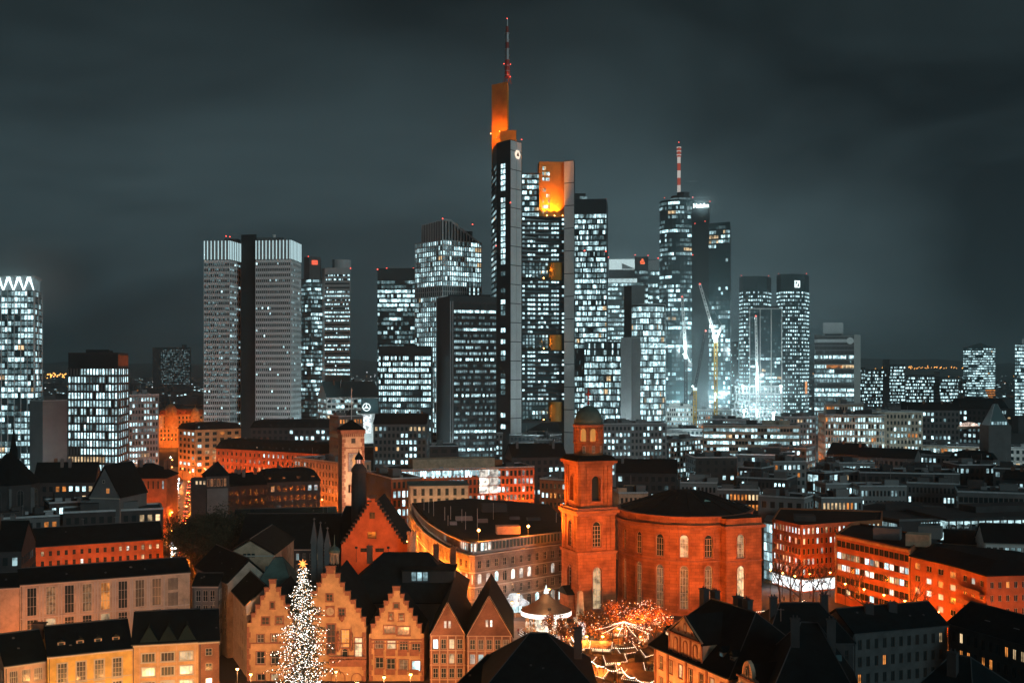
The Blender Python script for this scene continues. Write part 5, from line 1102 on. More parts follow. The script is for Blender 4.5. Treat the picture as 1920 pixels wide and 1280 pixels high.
# ---- dark hall left of them, with copper-green roofs
def house(name, lab, P, Q, dep, ze, rise, wall, rows, cols, lit, rm='slate', hl=0, hr=0, near=True, kind=(2, 2), fm='frame', fw=.45, fh=.6, opts=(3, 5, 0), rowh=3.1, seed=0, cat='house', group=None, ov=.4, tz=.5, cross=False, faces=(0, 1, 2, 3), surr=None, fl=None):
    rng = random.Random(seed+int(abs(P[0])*10)); poly = rect(P, Q, dep); f = Fr(P, Q); c = lerp(lerp(P, Q, .5), lerp(poly[2], poly[3], .5), .5); t = thing(name, lab, cat, (*c, 0), group); wb = MB()
    for i in range(4):
        a, b = poly[i], poly[(i+1) % 4]; g = Fr(a, b)
        if rows == 0 or not facing(a, b) or i not in faces: g.quad(wb, 0, g.L, 0, ze, 0); continue
        nc = cols if i % 2 == 0 else max(1, round(cols*g.L/f.L)); hs = facade(wb, g, 0, g.L, 0, ze, grid(.5, g.L-.5, ze-rows*rowh-tz, ze-tz, nc, rows, fw, fh), .25)
        for h in hs:
            window(t, g, h, litpick(rng, lit, opts), kind, .2, near, fm)
            if surr: surround(t, g, h, M[surr], .14, proud=.08)
    wb.build('wall', M[wall], t); rb = MB()
    if cross: gable_roof(rb, poly[3], poly[0], f.L, ze, rise, ov, 0, 0, 0, 1)
    else: gable_roof(rb, P, Q, dep, ze, rise, ov, hl, hr, 0, 1)
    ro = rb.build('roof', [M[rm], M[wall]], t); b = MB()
    for i in range(2): g = Fr(poly[i*2], poly[i*2+1]); g.box(b, -.1, g.L+.1, .02, .25, ze-.35, ze-.05)
    b.build('cornice', M[fm if fm != 'darkframe' else wall], t)
    g = Fr(poly[3], poly[0]) if cross else f; dd = f.L if cross else dep; zr_ = ze+rise+.27; h0, h1 = (0, 0) if cross else (min(hl, f.L*.42), min(hr, f.L*.42))
    b = MB(); b.tube([g.p(h0, -dd/2, zr_), g.p(g.L-h1, -dd/2, zr_)], .13, 5); b.build('ridge', M['gutter'], ro)
    for e, x_, sg in ((h0, 0, -1), (h1, g.L, 1)):
        if e:
            for n_ in (ov, -dd-ov): b = MB(); b.tube([g.p(x_+sg*ov, n_, ze+.27), g.p(x_-sg*e, -dd/2, zr_)], .09, 4); b.build('hip_ridge', M['gutter'], ro)
    b = MB(); b.tube([g.p(-.1, ov+.08, ze+.05), g.p(g.L+.1, ov+.08, ze+.05)], .1, 5); b.build('gutter', M['gutter'], ro)
    b = MB(); b.tube([f.p(.3, .12, ze), f.p(.3, .12, 0)], .07, 5); b.build('downpipe', M['gutter'], t)
    if not cross:
        for i in range(max(2, int(g.L/5))):
            u_ = rng.uniform(.15, .85)*g.L; k_ = rng.uniform(.15, .8); nn = -dd/2*k_; zz_ = ze+rise*k_*.98+.2; b = MB(); q = rng.random()
            if q < .45: g.box(b, u_, u_+.35, nn-.3, nn+.05, zz_-.2, zz_+.4); b.build('roof_vent', M['gutter'], ro)
            elif q < .75: b.face([g.p(u_, nn, zz_+.1), g.p(u_+.8, nn, zz_+.1), g.p(u_+.8, nn-1.0, zz_+.1+rise/(dd/2)), g.p(u_, nn-1.0, zz_+.1+rise/(dd/2))]); b.build('roof_window', M['glassteal'], ro)
            else: b.tube([g.p(u_, -dd/2, zr_), g.p(u_, -dd/2, zr_+2)], .04, 4); b.tube([g.p(u_-.5, -dd/2, zr_+1.8), g.p(u_+.5, -dd/2, zr_+1.8)], .03, 4); b.build('aerial', M['steel'], ro)
    return t, f, ro, poly
house('dark_hall', 'long dark slate-roofed hall behind the plain orange gable', W(445, 312), W(632, 312), 22, 17, 8, 'darkgrey', 2, 14, .04, near=False, seed=3, cat='hall')
house('long_shed', 'pale-edged dark roof with tiny dormers in front of the dark mansard house', W(440, 336), W(632, 342), 10, 21, 3, 'grey', 1, 12, .0, 'slate2', near=False, seed=4, cat='hall')
# plain orange gable house
t, f, ro, pl = house('plain_gable_house', 'house with plain orange gable wall and three tiny windows left of lit fir', W(424, 280), W(513, 280), 26, Z(1040, 280), 3.6, 'salmon', 0, 0, 0, seed=5, cross=True)
for i in range(3): window(t, f, ((456+i*8-424)*280/S, (462+i*8-424)*280/S, Z(1044, 280), Z(1037, 280), False), -1, (1, 1), -.05, True, 'darkframe')
x, y = W(466, 266); fl = thing('gable_floodlight', 'floodlight on the copper roof aimed at the plain gable wall', 'floodlight', (x, y, 20), 'gable floodlights'); b = MB(); b.tube([(x, y, 17), (x, y, 18.8)], .07, 5); b.build('pole', M['darksteel'], fl); b = MB(); b.box((x, y), .6, .3, 18.7, 19.2); b.build('housing', M['darksteel'], fl); b = MB(); b.box((x, y+.2), .45, .08, 18.8, 19.1); b.build('lens', M['sodium'], fl); light('SPOT', (x, y+.5, 19), 5000, ORANGE, fl, .4, (W(450, 280)[0], 280, 20), 120, .8)
house('green_roof_house', 'house with teal copper roof behind the left stepped gable', W(470, 262), W(552, 262), 14, 14, 7.6, 'salmon', 0, 0, 0, 'copper', 4, 4, seed=6)
# oblique white alley house
t, f, ro, pl = house('alley_house', 'white house seen edge-on along the dark alley with rows of narrow windows', W(424, 272), W(462, 246), 8, 15.2, 4, 'white', 4, 9, .02, 'slate', seed=8, opts=(3,), fw=.36)
house('alley_corner_house', 'tall dark-roofed house at the back of the alley', W(368, 283), W(427, 262), 10, 17, 5, 'beige', 4, 8, .12, 'slate', seed=9, opts=(4, 4, 3))

# ---- front-left yellow row
t, f, ro, pl = house('yellow_house', 'yellow-walled house with tall white windows and four tiny dormers, bottom left', W(89, 199.4), W(247, 205.6), 12, 16, 3.9, 'yellow', 0, 0, 0, seed=11)
t.children[0].hide_render = False
def refit(t, P, Q, ze, holes, wall, states, kind, fm='frame', sur=None, dep=.25):
    """front wall skin with its windows, 12 cm before the plain core"""
    g = Fr(P, Q); f2 = Fr(g.p2(0, .14), g.p2(g.L, .14)); wb = MB(); hs = facade(wb, f2, 0, f2.L, 0, ze-.36, holes, .13); wb.build('front_wall', M[wall], t)
    for i, h in enumerate(hs):
        window(t, f2, h, states[i % len(states)], kind, .12, True, fm)
        if sur: surround(t, f2, h, M[sur], .14, proud=.07)
    return f2
kk = f.L/158
hs = [((p-9-89)*kk, (p+9-89)*kk, 16-.75-4.1*(r+1)+1.6*0, 16-.75-4.1*(r+1)+3.5, False) for r in range(3) for p in (116, 151, 185, 219)]
f2 = refit(t, W(89, 199.4), W(247, 205.6), 16, hs, 'yellow', [-1, 2, -1, -1, 3, 5, 2, -1], (3, 4), 'frame', 'lightstone')
for p in (116, 151, 185, 219): dormer(ro, f, (p-89)*kk, -1.6, 16.85, 1.25, 1.15, -1, 1.6, wm='salmon', peak=.5)
for i in range(2): b = MB(); f2.box(b, .05, f2.L-.05, .0, .06, 16-4.75-4.1*i, 16-4.6-4.1*i); b.build('string_course', M['lightstone'], t)
t, f, ro, pl = house('triangle_dormer_house', 'ochre house with three big triangular dormers and triple windows, bottom left', W(247, 205.8), W(372, 208.5), 13, 16.5, 4.4, 'ochre', 0, 0, 0, seed=12)
kk = f.L/125; hs = [((p-12.5-247)*kk, (p+12.5-247)*kk, 16.5-.9-2.55*(r+1)+.25, 16.5-.9-2.55*(r+1)+1.85, False) for r in range(4) for p in (278, 314, 349)]
f2 = refit(t, W(247, 205.8), W(372, 208.5), 16.5, hs, 'ochre', [-1, 2, 3, 3, -1, 3, 2, 3, 3], (4, 1), 'frame', 'lightstone')
for p in (262, 296, 331, 366): b = MB(); u = (p-247)*kk; f2.box(b, u-.1, u+.1, 0, .1, 0, 16); b.build('lesene', M['salmon'], t)
for p in (279, 315, 350):
    u = (p-247)*kk; b = MB(); w = 1.62; A, B2, T_ = f.p(u-w, .15, 16.9), f.p(u+w, .15, 16.9), f.p(u, -.5, 19.6); bk = f.p(u, -4.8, 19.6); A2, B3 = f.p(u-w, -1.2, 16.9), f.p(u+w, -1.2, 16.9)
    b.face([A, B2, T_]); b.face([A, T_, bk, A2]); b.face([B2, B3, bk, T_]); b.build('triangle_dormer', M['slate2'], ro)
t, f, ro, pl = house('brick_end_house', 'narrow brick end bay with three small windows beside the triangular dormers', W(372, 208.6), W(411, 209.6), 13, 16.4, 4.3, 'brick', 4, 1, .6, seed=13, fw=.45, fh=.5, opts=(3, 5), rowh=2.7)
t, f, ro, pl = house('low_wing_house', 'low left wing with dark roof at the bottom left corner', W(8, 196.8), W(89, 201), 12, 15, 4.1, 'salmon', 3, 3, .5, seed=14, fw=.7, fh=.7, kind=(4, 2), opts=(3, 2))
chimney(t, *W(74, 207), 17.5, 2.6, 2.0, 'brick')
# ---- hall with tall windows
t, f, ro, pl = house('tall_window_hall', 'long pale hall with eight columns of tall windows behind the yellow house', W(37, 244.4), W(356, 259.7), 13, 20, 2.2, 'beige', 0, 0, 0, seed=15, ov=.5, cat='hall')
kk = f.L/319; pc_ = (59, 94, 128, 161, 195, 228, 260, 292)
hs = [((p-9-37)*kk*(.965+.0001*p), (p+9-37)*kk*(.965+.0001*p), a, b_, False) for p in pc_ for a, b_ in ((13.2, 19.2), (9.4, 12.4), (5.6, 8.6))]
f2 = refit(t, W(37, 244.4), W(356, 259.7), 20, hs, 'beige', [-1, -1, 2, 2, 3, -1, -1, -1, 2, 2, -1, -1, 4, 3, -1], (3, 3), 'lightstone')
b = MB()
for i in range(8):
    for z0, z1 in ((16.4, 19), (12.8, 15.8), (9.2, 12.2)): u = (315-37)*kk*.995+i*.27; f2.box(b, u, u+.13, .0, .05, z0, z1)
b.build('stair_louvres', M['darkframe'], t, 'stuff')
for p in pc_:
    for s in (-1, 1): b = MB(); u = (p+s*14.5-37)*kk*(.965+.0001*p); f2.box(b, u-.14, u+.14, 0, .12, 0, 19.5); b.build('lesene', M['lightstone'], t)
b = MB(); f2.box(b, .1, f2.L-.1, .0, .08, 12.65, 12.85); b.build('string_course', M['lightstone'], t)
house('hall_annex', 'plain orange annex at the left end of the long pale hall', W(-30, 242), W(36, 244), 12, 19.6, 2, 'salmon', 0, 0, 0, seed=16, cat='annex')
house('link_building', 'low glazed link between the long pale hall and the alley', W(361, 262), W(409, 262), 9, 16.4, 2, 'grey', 4, 3, .05, seed=17, fw=.72, fh=.75, rowh=3.4, opts=(4, 2), fm='lightstone', cat='building')
# ---- orange apartment house
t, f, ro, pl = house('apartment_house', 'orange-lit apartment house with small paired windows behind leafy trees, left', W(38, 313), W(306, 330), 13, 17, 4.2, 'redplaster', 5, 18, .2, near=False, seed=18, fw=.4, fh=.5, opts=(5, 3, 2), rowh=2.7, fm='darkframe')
lamps(W(50, 302), W(300, 318), 0, 5, 3000, 'orange courtyard lamp before the apartment house', 'courtyard lamps', 6)
# ---- choir of a church, silhouette with spire
D = 345; t = thing('choir', 'dark church choir with pointed windows and slim spire at the left edge', 'church', (*W(22, D), 0)); x, y = W(18, D)
poly = [(x+8.5*cos(a)*1.0, y+8.5*sin(a)) for a in [i*pi/4+pi/8 for i in range(8)]]; ze = Z(905, D); b = MB(); b.prism(poly, 0, ze); b.build('wall', M['darkgrey'], t)
b = MB(); b.loft([[(p[0]*1+(p[0]-x)*.06, p[1]+(p[1]-y)*.06, ze) for p in poly], [(x+(p[0]-x)*.12, y+(p[1]-y)*.12, Z(850, D)) for p in poly]]); b.build('roof', M['slate'], t)
b = MB(); b.lathe((x+1.2, y), [(1.3, Z(866, D)), (1.2, Z(842, D)), (.9, Z(838, D)), (.08, Z(800, D))], 8); b.build('spire', M['slate'], t)
for i in range(8):
    g = Fr(poly[i], poly[(i+1) % 8])
    if facing(poly[i], poly[(i+1) % 8]): window(t, g, (g.L/2-1, g.L/2+1, ze-10, ze-1.6, True), -1, (2, 3), -.06, True, 'grey'); q = MB(); g.box(q, -.35, .35, 0, 1.0, 0, ze-1); q.build('buttress', M['grey'], t)
# pale gable house
t, f, ro, pl = house('steep_gable_house', 'house with steep pale triangular gable and one warm window, left', W(168, 348), W(224, 346), 16, Z(932, 348), 9.6, 'grey', 0, 0, 0, seed=19, cross=True)
window(t, f, (f.L*.56, f.L*.68, Z(924, 348), Z(914, 348), False), 4, (2, 2), -.05, True); window(t, f, (f.L*.44, f.L*.52, Z(905, 348), Z(899, 348), False), -1, (1, 1), -.05, True)
# pyramid-roofed turret house by the avenue
D = 362; P, Q = W(386, D), W(430, D+3); t = thing('pyramid_turret', 'square half-timbered turret with dark pyramid roof beside the avenue', 'turret', (*W(408, D+3), 0)); pl = rect(P, Q, 6.6); b = MB(); b.prism([lerp(p, W(408, D+3), .1) for p in pl], 0, Z(916, D)); b.build('shaft', M['grey'], t)
b = MB(); b.prism(pl, Z(916, D), Z(893, D), bottom=True); b.build('gallery', M['darkgrey'], t); f = Fr(P, Q)
for i in range(6): window(t, f, (.35+i*1.05, 1.05+i*1.05, Z(912, D), Z(898, D), False), 2 if i % 2 else -1, (1, 1), -.05, True, 'salmon')
b = MB(); c = W(408, D+3); e = [lerp(p, c, -.12) for p in pl]; b.loft([[(*p, Z(893, D)) for p in e], [(*lerp(p, c, .97), Z(866, D)) for p in e]]); b.build('pyramid_roof', M['slate'], t)
b = MB(); g = Fr(W(358, D), W(386, D)); b.prism(rect(W(358, D), W(386, D), 4), 0, Z(896, D)); b.build('side_wing', M['darkgrey'], t)
for i in range(3): window(t, g, (1.5+i*1.2, 2.2+i*1.2, Z(908, D), Z(901, D), False), 3, (1, 1), -.05, True)
# palace domes
for px, yt, r_, lab in ((320, 757, 4.2, 'larger left dome of the orange palace'), (366, 764, 2.6, 'smaller right dome of the orange palace')):
    D = 957; x, y = W(px, D); b = MB(); z0 = Z(782, D); zt = Z(yt, D); b.lathe((x, y), [(r_*1.5, z0-8), (r_*1.5, z0+1)]+[(r_*1.4*cos(i*pi/12), z0+1+(zt-z0-1)*sin(i*pi/12)) for i in range(6)]+[(.2, zt+.2), (.1, zt+2.5)], 16); b.build('dome', M['ochre'], tP, label=lab)

# ---- muralled tower
D = 352; P, Q = W(641, D-3), W(683, D); t = thing('muralled_tower', 'tall square tower with mural panel, quoins and dark pyramid roof', 'tower', (*W(660, D+3), 0)); pl = [W(634, D+4), P, Q, W(679, D+10), W(637, D+12)]
ze = Z(812, D); b = MB(); b.prism(pl, 0, ze); b.build('shaft', M['salmon'], t); f = Fr(P, Q); Lf = f.L
b = MB(); c = W(659, D+5); e = [lerp(p, c, -.13) for p in pl]; b.prism([lerp(p, c, -.1) for p in pl], ze, Z(805, D)); b.build('corbel_gallery', M['redtrim'], t)
for i in range(12): b = MB(); u = (i+.5)*Lf/12; f.box(b, u-.16, u+.16, .02, .4, Z(818, D), ze); b.build('corbel', M['redtrim'], t)
b = MB(); b.loft([[(*p, Z(805, D)) for p in e], [(*lerp(p, c, .98), Z(788, D)) for p in e]]); b.build('pyramid_roof', M['slate'], t)
b = MB(); b.tube([(*c, Z(789, D)), (*c, Z(728, D))], .12, 5); b.build('flagpole', M['whitepaint'], t)
b = MB(); f.box(b, -.1, Lf+.1, .0, .2, Z(840, D), Z(838, D)); b.build('string_course', M['redtrim'], t)
for s in (0, 1):
    for i in range(18): b = MB(); w = .75 if i % 2 else 1.15; z0 = ze-1.6-i*1.2; a = 0 if s == 0 else Lf-w; f.box(b, a, a+w, .0, .12, z0-1.1, z0); b.build('quoin', M['redtrim'], t)
b = MB(); f.box(b, Lf*.26, Lf*.76, .0, .15, Z(883, D), Z(847, D)); b.build('mural_frame', M['redtrim'], t)
mu = mat('mural_paint', (.22, .21, .24), .8, .7, .9); b = MB(); f.quad(b, Lf*.29, Lf*.73, Z(881.5, D), Z(848.5, D), .17); b.build('mural_panel', mu, t)
b = MB(); m_ = lambda a, z: f.p(Lf*a, .2, Z(z, D)); b.face([m_(.44, 880), m_(.50, 880), m_(.52, 868), m_(.56, 880), m_(.61, 880), m_(.60, 864), m_(.62, 857), m_(.57, 855), m_(.50, 856), m_(.43, 859), m_(.47, 866)]); disc(b, f, Lf*.56, Z(853, D), .42, .2, 12); b.build('mural_figure', M['ochre'], t)
b = MB(); f.box(b, Lf*.42, Lf*.6, .0, .14, Z(830, D), Z(821, D)); b.build('coat_of_arms', M['darkframe'], t)
b = MB(); f.box(b, Lf*.3, Lf*.6, 0, 1.4, Z(921, D), Z(907, D)); b.box(f.p2(Lf*.5, .7), .5, .5, Z(907, D), Z(902, D)); b.build('bay', M['redtrim'], t)
lp = f.p(Lf*.45, 9, Z(918, D)); lo = MB(); lo.box(lp[:2], .5, .4, lp[2]-.4, lp[2]); lo.build('floodlight', M['cold'], t); light('POINT', lp, 9000, (1, .72, .5), t, .4); light('POINT', f.p(Lf*.5, 13, Z(850, D)), 3200, (1, .5, .22), t, .6)
# dark round turret in front
D = 322; x, y = W(673, D); q = lambda py: Z(py, D); t = thing('round_turret', 'dark round turret with lit lantern and pointed cap before the muralled tower', 'turret', (x, y, 0)); b = MB(); b.lathe((x, y), [(2.3, 0), (2.1, q(900)), (1.9, q(885)), (2.2, q(884)), (2.1, q(878)), (1.3, q(871)), (1.0, q(869))], 16); b.build('shaft', M['darkgrey'], t)
b = MB()
for a in range(8): b.box((x+.85*cos(a*pi/4), y+.85*sin(a*pi/4)), .2, .2, q(869), q(861), 0, a*pi/4)
b.build('lantern', M['redtrim'], t); b = MB(); b.lathe((x, y), [(.6, q(868)), (.6, q(862))], 8); b.build('lantern_light', glow('lantern_pink', (1, .6, .5), .9, 0), t); b = MB(); b.lathe((x, y), [(1.2, q(861)), (1.1, q(857)), (.5, q(851)), (.2, q(848)), (.04, q(840))], 10); b.build('cap', M['slate'], t)
# broad dark round roof mass at its foot
house('round_turret_hall', 'dark roofed hall at the foot of the round turret', W(622, 318), W(690, 318), 12, 18, 9, 'darkgrey', 0, 0, 0, hl=3, hr=3, seed=21, cat='hall')
# ---- finned office left of the glazed brick building, and the glazed brick building
D = 440
t, pl_, zt_ = B('dark office front with vertical fins above an orange-lit base', 686, 734, 478, 448, 885, 12, 5, 16, .3, 'redplaster', warm=.03, name='finned_office', fw=.6, fh=.7, objwin=False, bits=2)
f = Fr(pl_[0], pl_[1])
for i in range(24): b = MB(); u = i*f.L/23.5; f.box(b, u, u+.2, .02, .5, zt_-10, zt_); b.build('fin', M['darksteel'], t)
lamps(f.p2(0), f.p2(f.L), 8, 3, 4200, 'orange street lamp before the finned office', 'lamps before the finned office', 7)
t, pl_, zt_ = B('red glazed office with continuous lit top floor and salmon penthouse, left of church', 735, 1002, 446, 462, 882, 22, 6, 34, .45, 'redplaster', warm=.06, name='glazed_brick_office', fw=.62, fh=.66, bits=3, hgt=22)
f = Fr(pl_[0], pl_[1]); b = MB(); b.prism(rect(f.p2(f.L*.16, -6), f.p2(f.L*.74, -6), 10), zt_, zt_+4); b.build('penthouse', M['salmon'], t)
b = MB()
for i in range(46):
    u = f.L*.02+i*f.L*.72/46; f.quad(b, u, u+f.L*.72/46*.8, zt_-2.9, zt_-.6, .06, 0 if (i*7) % 5 else 1)
b.build('top_floor_glazing', LIT, t, 'stuff')
for i in range(2):
    for j in range(3): b = MB(); u = f.L*.605+i*f.L*.07; f.quad(b, u, u+f.L*.065, zt_-11+j*3.6, zt_-11+j*3.6+3.3, .08); b.build('glass_bay_pane', M['L5'], t)
lamps(f.p2(f.L*.0), f.p2(f.L*.12), 8, 2, 4500, 'orange street lamp at the corner of the glazed office', 'lamps before the glazed office', 7); lamps(f.p2(f.L*.7), f.p2(f.L*1.1), 9, 4, 5200, 'orange street lamp right of the lit glass bay', 'lamps before the glazed office', 7)
house('beige_corner_house', 'beige flat-topped corner house with dark tall windows before the glazed office', W(768, 425), W(878, 428), 14, 22.5, .8, 'beige', 5, 7, .0, 'copper', 6, 6, False, seed=22, fw=.42, fh=.72, rowh=3.6, fm='darkframe')
f = Fr(W(768, 425), W(878, 428)); lamps(f.p2(0), f.p2(f.L), 9, 3, 2600, 'amber lamp before the beige corner house', 'lamps before the beige house', 14, AMBER)

# ---- administrative palace with curved wing and roof floodlights
zt = 19.8; Pc, Pr = W(880, 305), W(1060, 326)
t = thing('administration_palace', 'long stone palace with curved wing, glazed attic floor and flat roof left of church', 'palace', (*W(940, 330), 0))
crv = [W(770, 395), W(776, 380), W(785, 363), W(798, 347), W(815, 333), W(835, 321), W(858, 311), Pc, W(890, 304.5)]; edge = crv+[Pr]; back = [W(1060, 350), W(1030, 392), W(880, 410)]
wb = MB(); rng = random.Random(31); za = 16.6
for i in range(len(edge)-1):
    P, Q = edge[i], edge[i+1]; g = Fr(P, Q); front = i == len(edge)-2; nc = 11 if front else max(2, round(g.L/3.0)) if g.L > 4 else 1
    up = grid(.3, g.L-.3, 12.2, 15.6, nc, 1, .42, .62); ar = grid(.3, g.L-.3, 8.2, 12.0, nc, 1, .5, .74, arch=True); lo = grid(.3, g.L-.3, 4.6, 8.0, nc, 1, .4, .64); gr = grid(.3, g.L-.3, .4, 4.4, nc, 1, .55, .82, arch=True)
    facade(wb, g, 0, g.L, 0, za, up+ar+lo+gr, .35, 0)
    for j, h in enumerate(up+ar+lo+gr):
        row = j//nc; st = -1
        if front: st = {0: litpick(rng, .2, (2, 5)), 1: litpick(rng, .5, (5, 5, 0)), 2: -1, 3: litpick(rng, .35, (5, 0))}[row]
        elif i > 4 and row == 1: st = litpick(rng, .4, (5, 5))
        window(t, g, h, st, (2, 2), .3, front, 'frame')
    for z_, pr in ((za, .5), (12.0, .25), (8.1, .25), (4.4, .3)): b = MB(); g.box(b, 0, g.L, .0, pr, z_-.3, z_); b.build('cornice', M['lightstone'], t)
    g2 = Fr(g.p2(0, -.8), g.p2(g.L, -.8)); b = MB(); g2.box(b, 0, g2.L, -.5, 0, za, za+.7); g2.box(b, 0, g2.L, -.5, .3, zt-.4, zt); b.build('attic_frame', M['lightstone'], t)
    na = max(2, round(g.L/1.25))
    for j in range(na):
        u = j*g2.L/na; b = MB(); g2.box(b, u, u+.22, -.3, .1, za+.7, zt-.4); b.build('attic_pier', M['lightstone'], t); st = litpick(rng, .75 if (i in (6, 7) or front and j < 8) else .04, (5, 5, 0)) ; b = MB(); g2.quad(b, u+.22, u+g2.L/na, za+.7, zt-.4, -.25); b.build('attic_pane', LIT[st] if st >= 0 else M['glassteal'], t)
for a_, b_ in zip([Pr]+back, back+[edge[0]]): g = Fr(a_, b_); g.quad(wb, 0, g.L, 0, zt-.2, 0)
wb.build('wall', M['greystone'], t); rb = MB(); rp2 = edge[:8]+[Pr]+back; rb.face([(*lerp(p, W(940, 350), .015), zt) for p in rp2]); ro = rb.build('roof', M['tar'], t)
for px, D, w, d, h, m in ((952, 322, 6.6, 4, 2.2, 'salmon'), (926, 372, 8, 5, 2.4, 'darkgrey'), (870, 350, 5, 3, 1.1, 'steel'), (905, 345, 3, 2, 1.0, 'steel'), (965, 352, 3, 2, .8, 'grey'), (850, 340, 2, 2, .9, 'steel'), (1000, 350, 4, 3, .8, 'darkgrey')): b = MB(); b.box(W(px, D), w, d, zt+.01, zt+h, 0, .12); b.build('roof_hut', M[m], ro)
for px, D, h in ((795, 375, 4), (804, 368, 4), (813, 360, 5), (834, 350, 4), (845, 352, 4), (866, 345, 4), (873, 330, 5), (925, 352, 5), (895, 330, 6), (840, 338, 3), (1043, 345, 3)): b = MB(); b.tube([(*W(px, D), zt), (*W(px, D), zt+h)], .06, 5); b.build('mast', M['whitepaint'], ro)
for px, D, z_, tg, e in ((897, 308.5, 22.6, (W(1075, 306)[0], 306, 34), 15000), (990, 318, 22.4, (W(1075, 306)[0], 306, 30), 15000)):
    x, y = W(px, D); fl = thing('roof_floodlight', 'blazing orange floodlight on the palace roof, ' + ('near its corner' if px == 897 else 'closer to the church tower'), 'floodlight', (x, y, zt), 'roof floodlights'); b = MB(); b.tube([(x, y, zt), (x, y, z_-.4)], .08, 5); b.build('pole', M['darksteel'], fl); b = MB(); b.box((x, y), .7, .3, z_-.45, z_+.35, 0, .5); b.build('housing', M['darksteel'], fl); b = MB(); b.octa((x+.1, y-.25, z_), .42); b.build('bulb', M['sodium'], fl)
    light('POINT', (x, y-1.2, z_+.3), 4200, ORANGE, fl, .4); light('SPOT', (x+.5, y-.6, z_+.6), e*3.4, ORANGE, fl, .4, tg, 74, .8)
for i, (px, D) in enumerate(((760, 385), (764, 366), (772, 350), (788, 334), (808, 320), (832, 309), (858, 299))): street_lamp(*W(px, D), 11, 9500, 'orange street lamp along the curved palace wing', 'lamps along the curved wing')
lamps(W(900, 297), W(1040, 314), 0, 3, 1500, 'lamp with warm globe before the palace front', 'lamps before the palace front', 6, (1, .42, .2))

# ---------------------------------------------------------------- round church with square tower
th = radians(21); C0 = W(1084, 301); eu = (cos(th), sin(th)); ev = (-sin(th), cos(th)); s0 = 11.0
cc = (C0[0]+s0/2*(eu[0]+ev[0]), C0[1]+s0/2*(eu[1]+ev[1]))
def sqr(s): return [(cc[0]+(-s/2 if i in (0, 1) else s/2)*eu[0]+(s/2 if i in (0, 3) else -s/2)*ev[0], cc[1]+(-s/2 if i in (0, 1) else s/2)*eu[1]+(s/2 if i in (0, 3) else -s/2)*ev[1]) for i in range(4)]
ch = thing('round_church', 'orange floodlit sandstone church with square domed tower and oval rotunda', 'church', (*W(1250, 322), 0))
def tpart(name, s, z0, z1, holes=None, m='sandstone', dep=.6, st=-1, kind=(3, 6), par=None, surr=None, fm='frame'):
    pl = sqr(s); wb = MB(); par = par or ch
    for i in range(4):
        g = Fr(pl[i], pl[(i+1) % 4])
        if holes and i in (0, 1):
            hs = facade(wb, g, 0, g.L, z0, z1, [(g.L/2-w/2, g.L/2+w/2, a, b, True) for w, a, b in holes], dep)
        else: g.quad(wb, 0, g.L, z0, z1, 0)
    wb.face([(*p, z1) for p in pl]); o = wb.build(name, M[m], ch)
    if holes:
        for i in (0, 1):
            g = Fr(pl[i], pl[(i+1) % 4])
            for w, a, b in holes: h = (g.L/2-w/2, g.L/2+w/2, a, b, True); window(ch, g, h, st if i == 1 else -1, kind, dep-.05, True, fm, tt=.13); surround(ch, g, h, M['redtrim' if surr is None else surr], .35, proud=.16)
    return o
def ring(name, s, z0, z1, m='sandstone'): b = MB(); b.prism(sqr(s), z0, z1, bottom=True); b.build(name, M[m], ch)
tpart('tower_base', s0, 0, 17.0, [(2.5, 2.6, 13.6)], st=3, kind=(2, 7)); ring('cornice', s0+.5, 17.0, 17.5, 'redtrim'); ring('cornice', s0+.9, 17.5, 17.9)
tpart('tower_middle', s0-.3, 17.9, 27.2, [(2.5, 18.9, 25.6)], kind=(3, 6))
ring('cornice', s0+.3, 27.2, 27.8, 'redtrim'); ring('cornice', s0+1.4, 27.8, 28.6); ring('cornice', s0+.6, 28.6, 29.3, 'redtrim')
tpart('belfry', s0-1.4, 29.3, 40.3, [(2.6, 30.9, 37.6)], dep=1.2, kind=(1, 1), fm='darkframe')
ring('cornice', s0-.7, 40.3, 40.9); ring('cornice', s0+.6, 40.9, 41.6); b = MB(); b.loft([[(*p, 41.6) for p in sqr(s0+.7)], [(*p, 42.9) for p in sqr(s0-1.8)]]); b.build('platform_roof', M['slate'], ch)
for lo, hi, s in ((17.9, 27.2, s0-.3), (29.3, 40.3, s0-1.4)):
    pl = sqr(s)
    for i in (0, 1):
        g = Fr(pl[i], pl[i+1])
        for a, b_ in ((.25, 1.5), (1.9, 2.7), (g.L-2.7, g.L-1.9), (g.L-1.5, g.L-.25)): b = MB(); g.box(b, a, b_, 0, .22, lo, hi-.6); g.box(b, a-.1, b_+.1, 0, .34, hi-.6, hi-.2); b.build('pilaster', M['sandstone'], ch)
x, y = cc; b = MB(); b.lathe((x, y), [(3.9, 42.7), (3.9, 46.0), (4.1, 46.1), (4.1, 46.5)], 24); b.build('drum', M['sandstone'], ch)
for a in (-110, -75, -40): g0 = radians(a); f = Fr((x+3.95*cos(g0)+.5*sin(g0), y+3.95*sin(g0)-.5*cos(g0)), (x+3.95*cos(g0)-.5*sin(g0), y+3.95*sin(g0)+.5*cos(g0))); window(ch, f, (.1, .9, 43.6, 45.4, False), 2, (2, 2), -.1, True)
lan = MB()
for i in range(16):
    a = 2*pi*(i+.5)/16+.11
    if i % 2: lan.box((x+3.6*cos(a), y+3.6*sin(a)), .8, .9, 46.5, 50.3, 0, a)
for i in range(8):
    a = 2*pi*(i*2+.5)/16+.11; f = Fr((x+3.6*cos(a)+1*sin(a), y+3.6*sin(a)-1*cos(a)), (x+3.6*cos(a)-1*sin(a), y+3.6*sin(a)+1*cos(a))); facade(lan, f, 0, 2, 46.5, 50.3, [(.12, 1.88, 46.5, 50.0, True)], .5)
